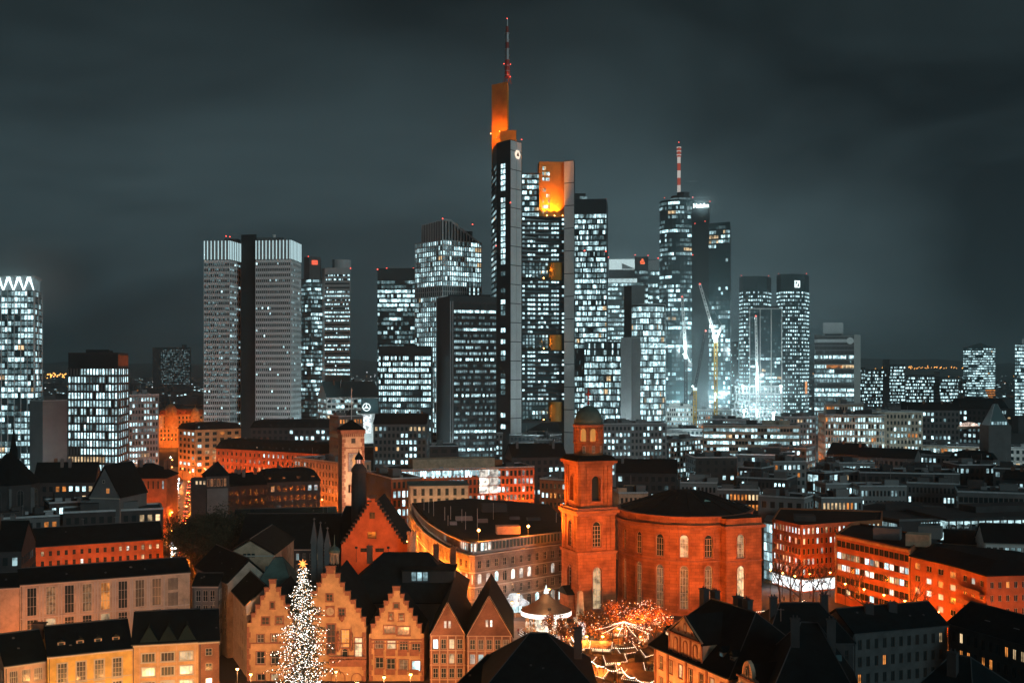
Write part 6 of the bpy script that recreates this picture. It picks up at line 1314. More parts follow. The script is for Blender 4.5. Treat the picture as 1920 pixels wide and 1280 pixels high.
lan.build('lantern_arcade', M['sandstone'], ch); b = MB(); b.lathe((x, y), [(2.1, 46.5), (2.1, 50.2)], 16); b.build('lantern_core', glow('lantern_glow', (1, .42, .1), .55, 0), ch)
light('POINT', (x, y-2.6, 47.2), 500, ORANGE, ch, .3)
b = MB(); b.lathe((x, y), [(3.9, 50.3), (4.2, 50.7), (4.2, 51.0), (3.95, 51.1)], 24); b.build('cornice', M['redtrim'], ch)
b = MB(); b.lathe((x, y), [(3.8*cos(i*pi/16), 51.1+4.9*sin(i*pi/16)) for i in range(8)]+[(.25, 56.0), (.2, 56.4)], 28); b.build('dome', M['copper'], ch, smooth=True)
b = MB(); b.lathe((x, y), [(.3, 56.2), (.4, 56.6), (.12, 57), (.09, 60.6)], 8); b.box((x, y), 1.3, .16, 59, 59.25, 0, th); b.lathe((x, y), [(.1, 57.8), (.28, 58.05), (.1, 58.3)], 8); b.build('cross', M['redpaint'], ch)
# rotunda
rc = W(1284, 327); ra, rb_ = 19.0, 21.0; N = 36
def ell(k_, da=0): a = 2*pi*k_/N+radians(5); return (rc[0]+(ra+da)*cos(a), rc[1]+(rb_+da)*sin(a))
wb = MB(); rz0 = 23.6
for i in range(N):
    P, Q = ell(i), ell(i+1); g = Fr(P, Q); mid = (2*pi*(i+.5)/N+radians(5)) % (2*pi)
    dg = math.degrees(mid)-270
    if abs(dg) < 75 and round((dg-10)/20)*20+10 == round(dg):
        holes = [(g.L/2-1.12, g.L/2+1.12, 15.6, 21.6, True), (g.L/2-1.12, g.L/2+1.12, 1.8, 13.4, True)]; facade(wb, g, 0, g.L, 0, rz0, holes, .6)
        for j, h in enumerate(holes): window(ch, g, h, 3 if (round(dg) in (-10, 50) and j == 0) else 2 if j else -1, (3, 6 if j else 4), .5, True, 'frame', tt=.13); surround(ch, g, h, M['redtrim'], .3, proud=.14)
    else: g.quad(wb, 0, g.L, 0, rz0, 0)
wb.build('rotunda_wall', M['sandstone'], ch)
for z0, z1, d, m in ((14.4, 14.8, .3, 'redtrim'), (23.0, 23.7, .5, 'redtrim'), (23.7, 24.3, 1.1, 'sandstone'), (24.3, 26.2, -.1, 'sandstone'), (26.2, 26.5, .25, 'redtrim')):
    b = MB(); b.loft([[(*ell(i, d), z0) for i in range(N)], [(*ell(i, d), z1) for i in range(N)]]); b.build('cornice', M[m], ch)
b = MB(); b.loft([[(*ell(i, -.6), 26.4) for i in range(N)], [(*lerp(ell(i), rc, .45), 29.2) for i in range(N)], [(*lerp(ell(i), rc, .78), 31.2) for i in range(N)], [(*lerp(ell(i), rc, .9), 31.5) for i in range(N)]]); ro = b.build('rotunda_roof', M['slate2'], ch)
for i in range(0, N, 2): b = MB(); b.tube([(*ell(i, -.6), 26.5), (*lerp(ell(i), rc, .45), 29.28), (*lerp(ell(i), rc, .78), 31.28)], .1, 4); b.build('roof_seam', M['slate'], ro)
b = MB(); f = Fr(W(1322, 318), W(1364, 316)); b.hexa([f.p(0, 2, 28.6), f.p(f.L, -1, 27.0), f.p(f.L, -2.4, 27.4), f.p(0, .2, 29.2)], [f.p(0, 2, 29.1), f.p(f.L, -1, 27.6), f.p(f.L, -2.4, 28.0), f.p(0, .2, 29.8)]); b.build('skylight', glow('green_skylight', (.35, .75, .62), .12, .5), ro)
# projecting bay on the right
f = Fr(W(1362, 305), W(1428, 309)); wb = MB(); L = f.L; hs = [(L*.3, L*.3+2.4, 15.4, 21.8, True), (L*.3, L*.3+2.4, 1.5, 13.4, True)]; facade(wb, f, 0, L, 0, 23.4, hs, .6)
for a_, b_ in ((f.p2(L), f.p2(L, -18)), (f.p2(0, -18), f.p2(0))): g = Fr(a_, b_); g.quad(wb, 0, g.L, 0, 23.4, 0)
wb.build('bay_wall', M['sandstone'], ch)
for h, st in zip(hs, (3, 3)): window(ch, f, h, st, (3, 5), .5, True, 'frame', tt=.13); surround(ch, f, h, M['redtrim'], .3, proud=.14)
for z0, z1, d in ((14.4, 14.8, .25), (23.4, 24.2, .8), (24.2, 26.0, .0)): b = MB(); b.prism([f.p2(-d, d), f.p2(L+d, d), f.p2(L+d, -18), f.p2(-d, -18)], z0, z1, bottom=True); b.build('bay_cornice', M['sandstone' if d < .2 else 'redtrim'], ch)
b = MB(); b.prism([f.p2(0, -.3), f.p2(L, -.3), f.p2(L, -18), f.p2(0, -18)], 26.0, 26.4); b.build('bay_roof', M['slate'], ch)
# porch with pediment at the tower's left face
pl = sqr(s0); g = Fr(pl[0], pl[1]); b = MB(); g.box(b, 2.5, 8.5, 0, 1.6, 0, 6.4); po = b.build('porch', M['sandstone'], ch); b = MB()
b.hexa([g.p(2, 0, 6.4), g.p(9, 0, 6.4), g.p(9, 2.2, 6.4), g.p(2, 2.2, 6.4)], [g.p(5.4, 0, 8.4), g.p(5.6, 0, 8.4), g.p(5.6, 2.2, 8.4), g.p(5.4, 2.2, 8.4)]); b.build('porch_roof', M['slate'], po)
# church floodlights on poles in the square
def flood(px, D, h, tgt, e, lab, ang=70):
    x, y = W(px, D); t = thing('floodlight_mast', lab, 'floodlight', (x, y, 0), 'church floodlight masts'); b = MB(); b.lathe((x, y), [(.15, 0), (.08, h)], 8); b.build('mast', M['darksteel'], t); b = MB(); b.box((x, y+.1), .8, .35, h-.3, h+.3); b.build('lamp_head', M['darksteel'], t)
    b = MB(); b.box((x, y+.32), .6, .08, h-.2, h+.2); b.build('lens', M['sodium'], t); light('SPOT', (x, y+.7, h), e, ORANGE, t, .3, tgt, ang, .9)
flood(1030, 272, 9, (cc[0]-2, cc[1], 30), 46000, 'floodlight mast left of the obelisk aimed at the church tower', 60)
flood(1196, 262, 9, (W(1200, 306)[0], 306, 15), 62000, 'floodlight mast among market trees aimed at the rotunda', 100)
flood(1300, 258, 9, (W(1290, 306)[0], 306, 15), 62000, 'floodlight mast behind the baroque house aimed at the rotunda', 100)
flood(1395, 268, 9, (W(1390, 306)[0], 306, 15), 36000, 'floodlight mast right of the rotunda aimed at its bay', 90)
light('SPOT', (*W(1020, 318), 24), 30000, ORANGE, ch, .4, (W(1060, 308)[0], 308, 26), 70, .9)

# ---------------------------------------------------------------- right of the square
def office(name, lab, edge, back, zt, bands, wall, roofm, par=True):
    t = thing(name, lab, 'office building', (*edge[0], 0)); wb = MB()
    for i in range(len(edge)-1):
        g = Fr(edge[i], edge[i+1]); holes = []; meta = []
        for nc, zlo, zhi, fw, fh, lit, opts, kind in bands[i]:
            for h in grid(.4, g.L-.4, zlo, zhi, nc, 1, fw, fh): holes.append(h); meta.append((lit, opts, kind))
        hs = facade(wb, g, 0, g.L, 0, zt, holes, .3); rng = random.Random(len(holes)+i)
        for h, (lit, opts, kind) in zip(hs, meta): window(t, g, h, litpick(rng, lit, opts), kind, .25, True, 'darkframe' if name == 'strip_window_office' else 'frame')
    pts = edge+back
    for a_, b_ in zip([edge[-1]]+back, back+[edge[0]]): g = Fr(a_, b_); g.quad(wb, 0, g.L, 0, zt, 0)
    wb.build('wall', M[wall], t); rb = MB(); rb.face([(*p, zt-.05) for p in pts]); ro = rb.build('roof', M[roofm], t); pb = MB()
    if par: parapet(pb, pts, zt-.04, .5, .35); pb.build('parapet', M[wall], t)
    return t, ro
# corner shop building
zt = 19.5; E = [W(1448, 352), W(1502, 338), W(1653, 350)]
rows = lambda n, lit: [(n, 4.6+3*i, 7.5+3*i, .5, .62, (lit if i != 4 else .75), (5, 0, 0, 3), (1, 1)) for i in range(5)]
t, ro = office('corner_shop_office', 'five-storey corner office with glaring white shop windows at street level, right of church', E, [W(1655, 372), W(1462, 380)], zt, [rows(9, .35), rows(18, .4)], 'redplaster', 'tar')
for i in range(2):
    g = Fr(E[i], E[i+1]); n = 5 if i == 0 else 9
    for j in range(n): b = MB(); u = .3+j*(g.L-.6)/n; g.box(b, u+.08, u+(g.L-.6)/n-.08, .04, .16, .5, 3.9); b.build('shop_window', M['shop'] if 'shop' in M else M.setdefault('shop', glow('shop_light', (.9, .98, 1), 1.9, .25)), t)
    b = MB(); g.box(b, 0, g.L, .02, 1.3, 4.0, 4.4); b.build('canopy', M['grey'], t); light('POINT', g.p(g.L*.5, 4.5, 2.6), 700, (.9, .97, 1), t, 1)
g = Fr(E[0], E[1]); f0 = Fr(W(1427, 352), W(1448, 352)); b = MB(); b.prism([W(1432, 357), W(1448, 352.5), W(1455, 368), W(1438, 370)], 0, zt-.6); b.build('glass_stair', M['glassteal'], t)
f0 = Fr(W(1432, 357), W(1448, 352.5))
for r in range(6):
    for c in range(3): b = MB(); f0.quad(b, .2+c*f0.L/3, c*f0.L/3+f0.L/3, 1+r*2.9, 3.5+r*2.9, .05); b.build('stair_pane', LIT[(1, 2, 1, 0)[(r+c) % 4]], t)
b = MB(); b.prism(rect(W(1490, 350), W(1530, 349), 6), zt, zt+1.6); b.build('roof_hut', M['darkgrey'], ro)
lamps(W(1440, 338), W(1495, 326), 0, 3, 2600, 'orange street lamp before the corner shop', 'lamps before the corner shop', 7); lamps(W(1515, 330), W(1560, 333), 0, 2, 1800, 'orange street lamp on the street side of the corner shop', 'lamps before the corner shop', 7)
# strip-window office and its neighbours
zt = 18.9; E = [W(1567, 325), W(1707, 297)]
st_b = [[(15, 2.0+3.3*i, 5.2+3.3*i, .93, .55, (.12, .05, .55, .8, .02)[i], (5, 5, 0, 3), (2, 1)) for i in range(5)]]
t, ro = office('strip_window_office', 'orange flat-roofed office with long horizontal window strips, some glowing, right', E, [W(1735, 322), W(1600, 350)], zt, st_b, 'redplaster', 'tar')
g = Fr(*E)
for u in (0, g.L-.35): b = MB(); g.box(b, u, u+.35, .0, .3, 0, zt+.3); b.build('end_pier', M['ochre'], t)
b = MB(); g.box(b, 0, g.L, .0, .35, zt-.5, zt+.2); b.build('fascia', M['ochre'], t)
for px, D, w, m in ((1664, 318, 7, 'grey'), (1722, 306, 6, 'salmon'), (1745, 320, 6, 'concrete')): b = MB(); b.box(W(px, D), w, 4.5, zt, zt+3.2, 0, -.45); b.build('roof_hut', M[m], ro)
zt = 17.6; E = [W(1707.5, 296.5), W(1800, 279), W(1850, 268), W(1960, 270)]
gr = lambda n, lit: [(n, 1.6+3.1*i, 4.6+3.1*i, .46, .5, lit, (5, 3, 4), (2, 1)) for i in range(5)]
t, ro = office('bend_apartment_block', 'orange-lit apartment block bending along the street with balconies, right edge', E, [W(1960, 290), W(1790, 305), W(1735, 315)], zt, [gr(4, .45), gr(3, .1), gr(7, .2)], 'redplaster', 'tar', False)
pts = E+[W(1960, 290), W(1790, 305), W(1735, 315)]; b = MB(); mansard(b, pts, zt, 1.6, 3.2, 1.0, 3, .5); b.build('pitched_roof', M['slate'], t)
g = Fr(E[1], E[2])
for z in (6.2, 9.6, 12.8):
    b = MB(); g.box(b, .4, g.L-.8, .02, 1.4, z, z+.2); g.box(b, .4, g.L-.8, 1.34, 1.42, z+.2, z+1.1); b.build('balcony', M['redtrim'], t)
lamps(W(1575, 312), W(1708, 285), 0, 4, 3000, 'orange street lamp along the strip-window office', 'lamps along the strip-window office', 8); lamps(W(1715, 283), W(1845, 258), 0, 4, 2800, 'orange street lamp along the bending apartment block', 'lamps along the bending block', 8); lamps(W(1856, 256), W(1950, 258), 0, 2, 2600, 'orange street lamp near the right edge before the bending block', 'lamps along the bending block', 8)
# market hall complex: big dark roof, lit fins, dark wall, car park
zt = 18; E = [W(1577, 389), W(1686, 361), W(1774, 364)]; t = thing('department_store', 'big dark flat-roofed store with glowing slatted flank, right of centre', 'store', (*E[1], 0)); b = MB(); b.prism(E+[W(1774, 395), W(1640, 410)], 0, zt); b.build('wall', M['darkgrey'], t); g = Fr(E[0], E[1])
for i in range(34): b = MB(); u = .6+i*(g.L-1.2)/34; g.quad(b, u, u+(g.L-1.2)/34*.62, zt-5, zt-1, .06); b.build('slat_pane', M['L1'], t)
b = MB(); b.prism(rect(W(1660, 388), W(1730, 384), 10), zt, zt+2.2); b.build('roof_storey', M['darkgrey'], t); b = MB(); parapet(b, E+[W(1774, 395), W(1640, 410)], zt, .6); b.build('parapet', M['grey'], t); g = Fr(E[1], E[2])
for i in range(9): b = MB(); u = g.L*(.46+.055*i); g.quad(b, u, u+.5, zt-.9, zt-.5, .06); b.build('roof_lamp', M['L1'], t)
zt = 19.2; E = [W(1775, 358), W(1990, 364)]; g = Fr(*E); t = thing('car_park', 'open-sided car park with two brightly lit decks near the right edge', 'car park', (*E[0], 0)); rng = random.Random(8)
for i in range(5): b = MB(); z = zt-.9-i*3.6; b.prism(rect(E[0], E[1], 26), z, z+.9, bottom=True); b.build('deck', M['darkgrey'], t)
for i in range(4):
    z = zt-.9-(i+1)*3.6+.9; b = MB(); g.quad(b, .5, g.L-.5, z, z+2.7, -4.5); b.build('deck_glow_sheet', M['L0'], t)  # glowing sheet added inside each deck in place of ceiling lamps
    for j in range(16): b = MB(); u = 1+j*(g.L-2)/15; g.box(b, u-.15, u+.15, -.6, -.2, z, z+2.7); b.build('pillar', M['grey'], t)
b = MB(); b.prism(rect(W(1830, 372), W(1950, 378), 9), zt, zt+2.0); b.build('roof_storey', M['darkgrey'], t)
house('teal_house', 'pale blue-lit house with large windows under a dark roof near right edge', W(1845, 322), W(1990, 318), 12, 17.2, 4.5, 'white', 4, 12, .35, near=False, seed=41, fw=.7, fh=.62, opts=(2, 1, 2)); house('dark_link_house', 'low dark house with roof hut beside the pale blue-lit house', W(1770, 336), W(1846, 332), 12, 15, 3, 'grey', 0, 0, 0, seed=42)
# grey houses with warm windows
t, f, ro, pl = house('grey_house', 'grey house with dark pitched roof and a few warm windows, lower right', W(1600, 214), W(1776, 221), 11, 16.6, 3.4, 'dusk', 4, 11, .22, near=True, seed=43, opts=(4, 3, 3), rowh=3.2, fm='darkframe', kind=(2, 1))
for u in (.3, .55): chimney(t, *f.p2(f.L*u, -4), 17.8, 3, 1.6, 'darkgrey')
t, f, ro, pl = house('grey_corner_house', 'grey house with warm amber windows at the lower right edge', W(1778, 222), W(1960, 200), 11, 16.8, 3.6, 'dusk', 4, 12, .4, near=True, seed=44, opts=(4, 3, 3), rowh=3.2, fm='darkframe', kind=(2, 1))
for u in (.3, .6, .8): b = MB(); f.box(b, f.L*u, f.L*u+1.3, -3.3, -2.2, 18.1, 18.75); b.build('skylight', M['steel'], ro)
# dark foreground roofs
def bigroof(lab, a, b_, dep, ze, rise, hl, hr, seed, sky=(), chim=(), rm='slate'):
    t, f, ro, pl = house('dark_roof_house', lab, a, b_, dep, ze, rise, 'darkgrey', 3, 10, .05, rm, hl, hr, True, seed=seed, opts=(4,), fm='darkframe')
    for u, n_, st in sky:
        b = MB(); k_ = rise/(dep/2); z = ze-n_*k_*1.0+.34; f_ = lambda du, dn: f.p(f.L*u+du, n_-dn, z+dn*k_); b.face([f_(0, 0), f_(1.0, 0), f_(1.0, 1.2), f_(0, 1.2)]); b.build('roof_window', LIT[st], ro)
    for u, n_, h in chim: chimney(t, *f.p2(f.L*u, n_), ze+rise*.5, rise*.5+h, 1.3, 'darkgrey', f.rz)
    return t, f, ro
bigroof('vast dark roof filling the bottom edge right of the baroque house', W(1425, 163), W(1640, 160), 34, 15, 11.4, 9, 9, 51, (), ((.35, -13, 1.5), (.7, -15, 1.2)))
t, f, ro = bigroof('dark roof with two glowing red roof windows at the bottom right', W(1610, 157), W(1830, 146), 30, 15, 10.2, 8, 8, 52, ((.25, -6.5, 4), (.68, -5, 4)), ((.5, -12, 1.2),))
bigroof('dark roof with pale flank in the bottom right corner', W(1800, 160), W(1990, 150), 28, 14, 9, 6, 6, 53)
bigroof('dark roof behind the vast roof, below the market lights on the right', W(1440, 205), W(1600, 205), 16, 17, 5.4, 4, 4, 54, (), ((.15, -6, 1.6), (.8, -8, 1.6)))
bigroof('dark hipped roof in the foreground below the carousel', W(905, 182), W(1120, 182), 22, 14.4, 7.0, 8, 10, 55, (), ((.86, -9, 1.4),))
bigroof('small dark roof in front of the brick gable house', W(860, 196), W(925, 194), 14, 12, 3.6, 3, 3, 56)
# baroque house
P, Q = W(1228, 203), W(1370, 182); zt = 17
t, f, ro, pl = house('baroque_house', 'baroque house with triangular pediment, sandstone pilasters and mansard roof facing the market', P, Q, 17, zt, 8.4, 'salmon', 3, 7, .4, 'slate', 5, 5, True, seed=57, opts=(3, 4, 3), rowh=3.7, fm='frame', fw=.36, fh=.6, surr='redtrim', ov=.9)
L = f.L; uA, uB, uM = L*.235, L*.67, L*.45; wb = MB(); f2 = Fr(f.p2(0, .35), f.p2(L, .35)); hs = facade(wb, f2, uA, uB, zt+.2, zt+3.9, [(uA+(uB-uA)*a-.5, uA+(uB-uA)*a+.5, zt+.8, zt+3.1, True) for a in (.2, .5, .8)], .3); wb.hexa([f.p(uA, .3, zt+.2), f.p(uB, .3, zt+.2), f.p(uB, -5, zt+.2), f.p(uA, -5, zt+.2)], [f.p(uA, .3, zt+3.9), f.p(uB, .3, zt+3.9), f.p(uB, -5, zt+3.9), f.p(uA, -5, zt+3.9)]); wb.face([f2.p(uA, 0, zt+3.9), f2.p(uB, 0, zt+3.9), f2.p((uA+uB)/2, 0, zt+7.2)]); wb.build('pediment_wall', M['salmon'], t)
for h in hs: window(t, f2, h, 2, (2, 3), .25, True); surround(t, f2, h, M['redtrim'], .18, proud=.1)
um = (uA+uB)/2; rb = MB()
for s in (-1, 1): e = (uB-uA)/2+.4; w = [f2.p(um+s*e, .35, zt+3.75), f2.p(um+s*e, -8, zt+3.75), f2.p(um, -8, zt+7.5), f2.p(um, .35, zt+7.5)]; rb.face(w if s == 1 else w[::-1]); rb.face([(x, y, z-.25) for x, y, z in (w[::-1] if s == 1 else w)])
rb.build('pediment_roof', M['slate'], t); b = MB(); f2.box(b, uA-.3, uB+.3, 0, .4, zt+3.75, zt+4.05); b.build('pediment_cornice', M['redtrim'], t)
for s in (-1, 1): b = MB(); b.tube([f2.p(um+s*((uB-uA)/2+.3), .15, zt+3.95), f2.p(um, .15, zt+7.35)], .2, 4); b.build('pediment_moulding', M['salmon'], t)
b = MB(); K = 16; b.face([f2.p(um+.6*cos(2*pi*i/K), .06, zt+5.35+.95*sin(2*pi*i/K)) for i in range(K)]); b.build('oval_window', M['redtrim'], t); b = MB(); b.face([f2.p(um+.35*cos(2*pi*i/K), .09, zt+5.35+.65*sin(2*pi*i/K)) for i in range(K)]); b.build('oval_relief', M['lightstone'], t)
for s in (-1, 1): b = MB(); disc(b, f2, um+s*2.1, zt+4.75, .36, .06, 12); b.build('round_window', M['redtrim'], t)
for a in (0, .34, .66, 1): b = MB(); u = uA+(uB-uA)*a; f2.box(b, u-.22, u+.22, 0, .14, zt+.3, zt+3.7); b.build('pilaster', M['redtrim'], t)
for a in (.01, .19, .44, .71, .985): b = MB(); u = L*a; f.box(b, u-.25, u+.25, 0, .2, 0, zt-.4); b.build('pilaster', M['redtrim'], t)
dormer(ro, f, L*.08, -1.4, zt+1.0, 1.2, 2.0, 3, 2.5, peak=.9); dormer(ro, f, L*.8, -1.4, zt+1.0, 1.2, 2.0, 2, 2.5, peak=.9); dormer(ro, f, L*.93, -1.4, zt+1.0, 1.2, 2.0, -1, 2.5, peak=.9)
for u, n_, h in ((.5, -9.5, 2.4), (.62, -9.5, 2.4), (.15, -8, 2.4), (.2, -9.5, 2.0)): chimney(t, *f.p2(L*u, n_), zt+5.5, 3+h*.6, 1.5, 'darkgrey', f.rz)
b = MB(); f.box(b, L*.5, L*.72, .0, 1.1, zt-6.6, zt-6.3); f.box(b, L*.5, L*.72, 1.0, 1.1, zt-6.3, zt-5.3); b.build('balcony', M['redtrim'], t)
lamps(P, Q, 8, 4, 5200, 'warm lamp on the market side of the baroque house', 'market square lamps', 8, (1, .3, .07))
# curved gable neighbour
P, Q = W(1372, 181), W(1432, 172); f = Fr(P, Q); t = thing('curved_gable_house', 'house with curved baroque gable beside the pedimented house, bottom edge', 'house', (*P, 0)); b = MB(); b.prism(rect(P, Q, 14), 0, 15.4); b.build('wall', M['salmon'], t); L = f.L; prof = [(.06, 15.4), (.1, 16.6), (.2, 17.2), (.24, 18.4), (.33, 18.8), (.36, 20.0), (.42, 20.8), (.5, 21.2)]; pr = [(u*L, z) for u, z in prof]+[(L-u*L, z) for u, z in prof[-2::-1]]; b = MB(); b.face([f.p(u, .05, z) for u, z in pr]); b.face([f.p(u, -.6, z) for u, z in pr][::-1])
for i in range(len(pr)-1): b.face([f.p(pr[i+1][0], .05, pr[i+1][1]), f.p(pr[i][0], .05, pr[i][1]), f.p(pr[i][0], -.6, pr[i][1]), f.p(pr[i+1][0], -.6, pr[i+1][1])])
b.build('curved_gable', M['salmon'], t)
for i in range(4): window(t, f, (L*(.27+.12*i), L*(.27+.12*i)+.7, 15.7, 17.5, False), 2 if i % 2 else 3, (1, 2), -.08, True)
window(t, f, (L*.46, L*.54, 18.8, 20.1, False), -1, (1, 1), -.08, True); b = MB(); f.box(b, L*.2, L*.8, .05, .3, 18.2, 18.5); b.build('cornice', M['redtrim'], t); rb = MB(); gable_roof(rb, f.p2(0, -14), f.p2(0, -.6), L, 15.4, 5, .2, 0, 0, 0, 1); rb.build('roof', [M['slate'], M['slate']], t)

# ---------------------------------------------------------------- squares and streets
sheet('market_square', [W(830, 190), W(1300, 190), W(1440, 262), W(1440, 300), W(1365, 304), W(1160, 300), W(1052, 298), W(880, 303), W(860, 245)], .02, M['paving'])
sheet('town_square', [W(380, 150), W(830, 150), W(860, 236), W(462, 242)], .028, M['paving'])
sheet('street', [W(1400, 262), W(1720, 240), W(1720, 282), W(1566, 322), W(1500, 334), W(1430, 350), W(1420, 312)], .012, M['asphalt'])
AV = [W(312, 262), W(354, 262), W(356, 420), W(361, 470), W(372, 560), W(366, 640), W(352, 770), W(318, 770), W(316, 640), W(312, 560), W(310, 470), W(311, 400)]
sheet('avenue', AV, .016, mat('wet_asphalt', (.05, .05, .052), .32, .3, .15, spec=.5))
for i in range(14):
    b = MB(); D = 400+i*24; w = W(333+(D-400)*.03, D); b.box(w, .18, 5, .02, .026); o = b.build('lane_marking', M['whitepaint']); o['kind'] = 'structure'
# avenue lamps
for i in range(9): D = 300+i*52; street_lamp(*W(313+(D-300)*.012, D), 9, 2600+i*500, 'orange street lamp on the left kerb of the avenue', 'left kerb lamps of the avenue', ORANGE, 1.6, 0); street_lamp(*W(352+(D-300)*.03, D+20), 9, 2600+i*500, 'orange street lamp on the right kerb of the avenue', 'right kerb lamps of the avenue', ORANGE, 1.6, pi)
# cars
cm = {}
def car_mesh():
    b = MB(); sec = [(-2.1, .55, .75), (-2.0, .35, .95), (-.9, .3, 1.0), (.9, .3, 1.0), (2.0, .35, .9), (2.15, .5, .75)]
    b.loft([[(-.86, y, z0), (.86, y, z0), (.86, y, z1), (-.86, y, z1)] for y, z0, z1 in sec]); c = MB(); c.loft([[(-.8, -1.5, .98), (.8, -1.5, .98), (.8, 1.3, .98), (-.8, 1.3, .98)], [(-.65, -.9, 1.45), (.65, -.9, 1.45), (.65, .7, 1.45), (-.65, .7, 1.45)]]); w = MB(); w.tube([(-.1, 0, .32), (.1, 0, .32)], .32, 12); h = MB(); h.box((0, 0), .36, .1, .6, .78); return b, c, w, h
b_, c_, w_, h_ = car_mesh(); CP = {n: b_.mesh('body', [m]) for n, m in (('dark', M['darksteel']), ('silver', M['silver']), ('white', M['whitepaint']))}; CC = c_.mesh('cabin', [M['glass']]); CW = w_.mesh('wheel', [M['black']]); HL = h_.mesh('headlight', [glow('headlight', (.95, .98, 1), 90, 0, sample='NONE')]); TL = h_.mesh('taillight', [glow('taillight', (1, .05, .02), 9, 0, sample='NONE')])
def car(x, y, rz, col, lab, group, on=True, z=.03):
    t = thing('car', lab, 'car', (x, y, z), group); t.rotation_euler = (0, 0, rz)
    def add(n, me, l):
        o = bpy.data.objects.new(n, me); C.objects.link(o); o.parent = t; o.location = l
    add('body', CP[col], (0, 0, 0)); add('cabin', CC, (0, 0, 0))
    for sx in (-.8, .8):
        for sy in (-1.35, 1.35): add('wheel', CW, (sx, sy, 0))
        if on: add('headlight', HL, (sx*.75, -2.16, 0)); add('taillight', TL, (sx*.75, 2.2, .05))
rg = random.Random(12)
for i in range(24):
    D = 395+i*13+rg.uniform(-3, 3); x, y = W(326+(D-400)*.025+rg.choice((-2.4, 2.4)), D); cl = rg.choice(('dark', 'silver', 'white')); car(x, y, 0, cl, 'oncoming %s car with white headlights on the avenue' % cl, 'oncoming cars on the avenue')
for i in range(16):
    D = 410+i*17+rg.uniform(-3, 3); x, y = W(344+(D-400)*.05, D); cl = rg.choice(('dark', 'silver')); car(x, y, pi, cl, 'departing %s car with red tail lights on the avenue' % cl, 'departing cars on the avenue')
car(*W(1447, 306), 1.2, 'silver', 'silver car parked in the street between church and strip-window office', None, False); car(*W(1462, 300), 1.2, 'dark', 'dark car parked in the street beside the silver one', None, False)

g = Fr(W(1775, 358), W(1990, 364))
for i, lab in ((1, 'car parked on the upper lit deck of the car park'), (2, 'car parked on the lower lit deck of the car park')):
    for j in range(9): car(*g.p2(3+j*3.1+(j % 3)*.3, -2.6), g.rz, ('dark', 'silver', 'white')[(i+j) % 3], lab, 'cars in the car park', False, 19.2-3.6*i)
# ---------------------------------------------------------------- trees
M['warmbulb'] = glow('warm_bulb', (1, .38, .08), 7, 0)
def limbs(b, p, d, L, r, n, rng, tips, spread=.55, k=0):
    q = tuple(p[i]+d[i]*L for i in range(3)); b.tube([p, q], [r, r*.62], 5 if k < 2 else 4)
    if n == 0: tips.append(q); return
    for j in range(3 if k < 3 else 2):
        v = [d[i]+rng.uniform(-spread, spread)*1.3 for i in range(3)]; v[2] += .12; l = sqrt(sum(x*x for x in v)); limbs(b, q, [x/l for x in v], L*rng.uniform(.66, .85), r*.6, n-1, rng, tips, spread, k+1)
    tips.append(q)
def tree(px, D, h, lab, group, seed, leaf=None, nleaf=0, size=.3, bulbs=0, depth=4, off=(0, 0)):
    rng = random.Random(seed); x, y = W(px, D); x += off[0]; y += off[1]; t = thing('tree', lab, 'tree', (x, y, 0), group); b = MB(); tips = []
    limbs(b, (x, y, 0), (0, 0, 1), h*.3, h*.022+.08, depth, rng, tips); b.build('trunk', M['bark'], t)
    if leaf:
        c = MB()
        for i in range(nleaf):
            p = rng.choice(tips); q = [p[j]+rng.gauss(0, h*.045) for j in range(3)]; a = [rng.gauss(0, 1) for j in range(3)]; l = sqrt(sum(v*v for v in a)); a = [v/l*size*rng.uniform(.6, 1.3) for v in a]; e = [rng.gauss(0, 1) for j in range(3)]; l = sqrt(sum(v*v for v in e)); e = [v/l*size*.7 for v in e]
            c.face([tuple(q[j]-a[j]*.5 for j in range(3)), tuple(q[j]+e[j]*.5 for j in range(3)), tuple(q[j]+a[j]*.5 for j in range(3)), tuple(q[j]-e[j]*.5 for j in range(3))])
        c.build('crown', M[leaf], t)
    if bulbs:
        c = MB()
        for i in range(bulbs): p = rng.choice(tips); c.octa([p[j]+rng.gauss(0, .5) for j in range(3)], rng.uniform(.04, .08), 0 if rng.random() < (.35 if px < 1160 else .75) else 1)
        c.build('fairy_lights', [M['bulb'], M['warmbulb']], t, 'stuff')
    return t
for i, (px, D) in enumerate(((175, 300), (196, 302), (214, 304), (236, 306), (256, 308), (276, 310), (297, 312))): tree(px, D, 14, 'leafy russet tree before the orange apartment house', 'courtyard trees', 100+i, 'leaf', 1500, .5, 0, 4)
for i, (px, D) in enumerate(((318, 330), (330, 345), (345, 352), (322, 372), (340, 384), (316, 410), (348, 420), (326, 436))): tree(px, D, 10+i % 3*2, 'dark sparse tree overhanging the avenue', 'avenue trees', 200+i, 'darkleaf', 320, .4, 0, 4)
for i, (px, D) in enumerate(((368, 322), (380, 330), (392, 326), (406, 334), (420, 328), (434, 336))): tree(px, D, 25, 'tall dark evergreen beside the dark hall', 'trees beside the dark hall', 300+i, 'darkleaf', 3600, .7, 0, 4)
for i, (px, D, lab) in enumerate(((1462, 318, 'bare street tree before the corner shop entrance'), (1482, 322, 'bare street tree before the middle of the shop windows'), (1525, 318, 'large bare street tree at the corner shop'), (1545, 312, 'bare street tree left of the strip-window office'), (1620, 302, 'bare street tree before the middle of the strip-window office'), (1725, 280, 'bare street tree before the bending apartment block'), (1500, 312, 'bare street tree with thin crown at the street corner'))): tree(px, D, 13, lab, 'bare street trees', 400+i, None, 0, .3, 0, 5)
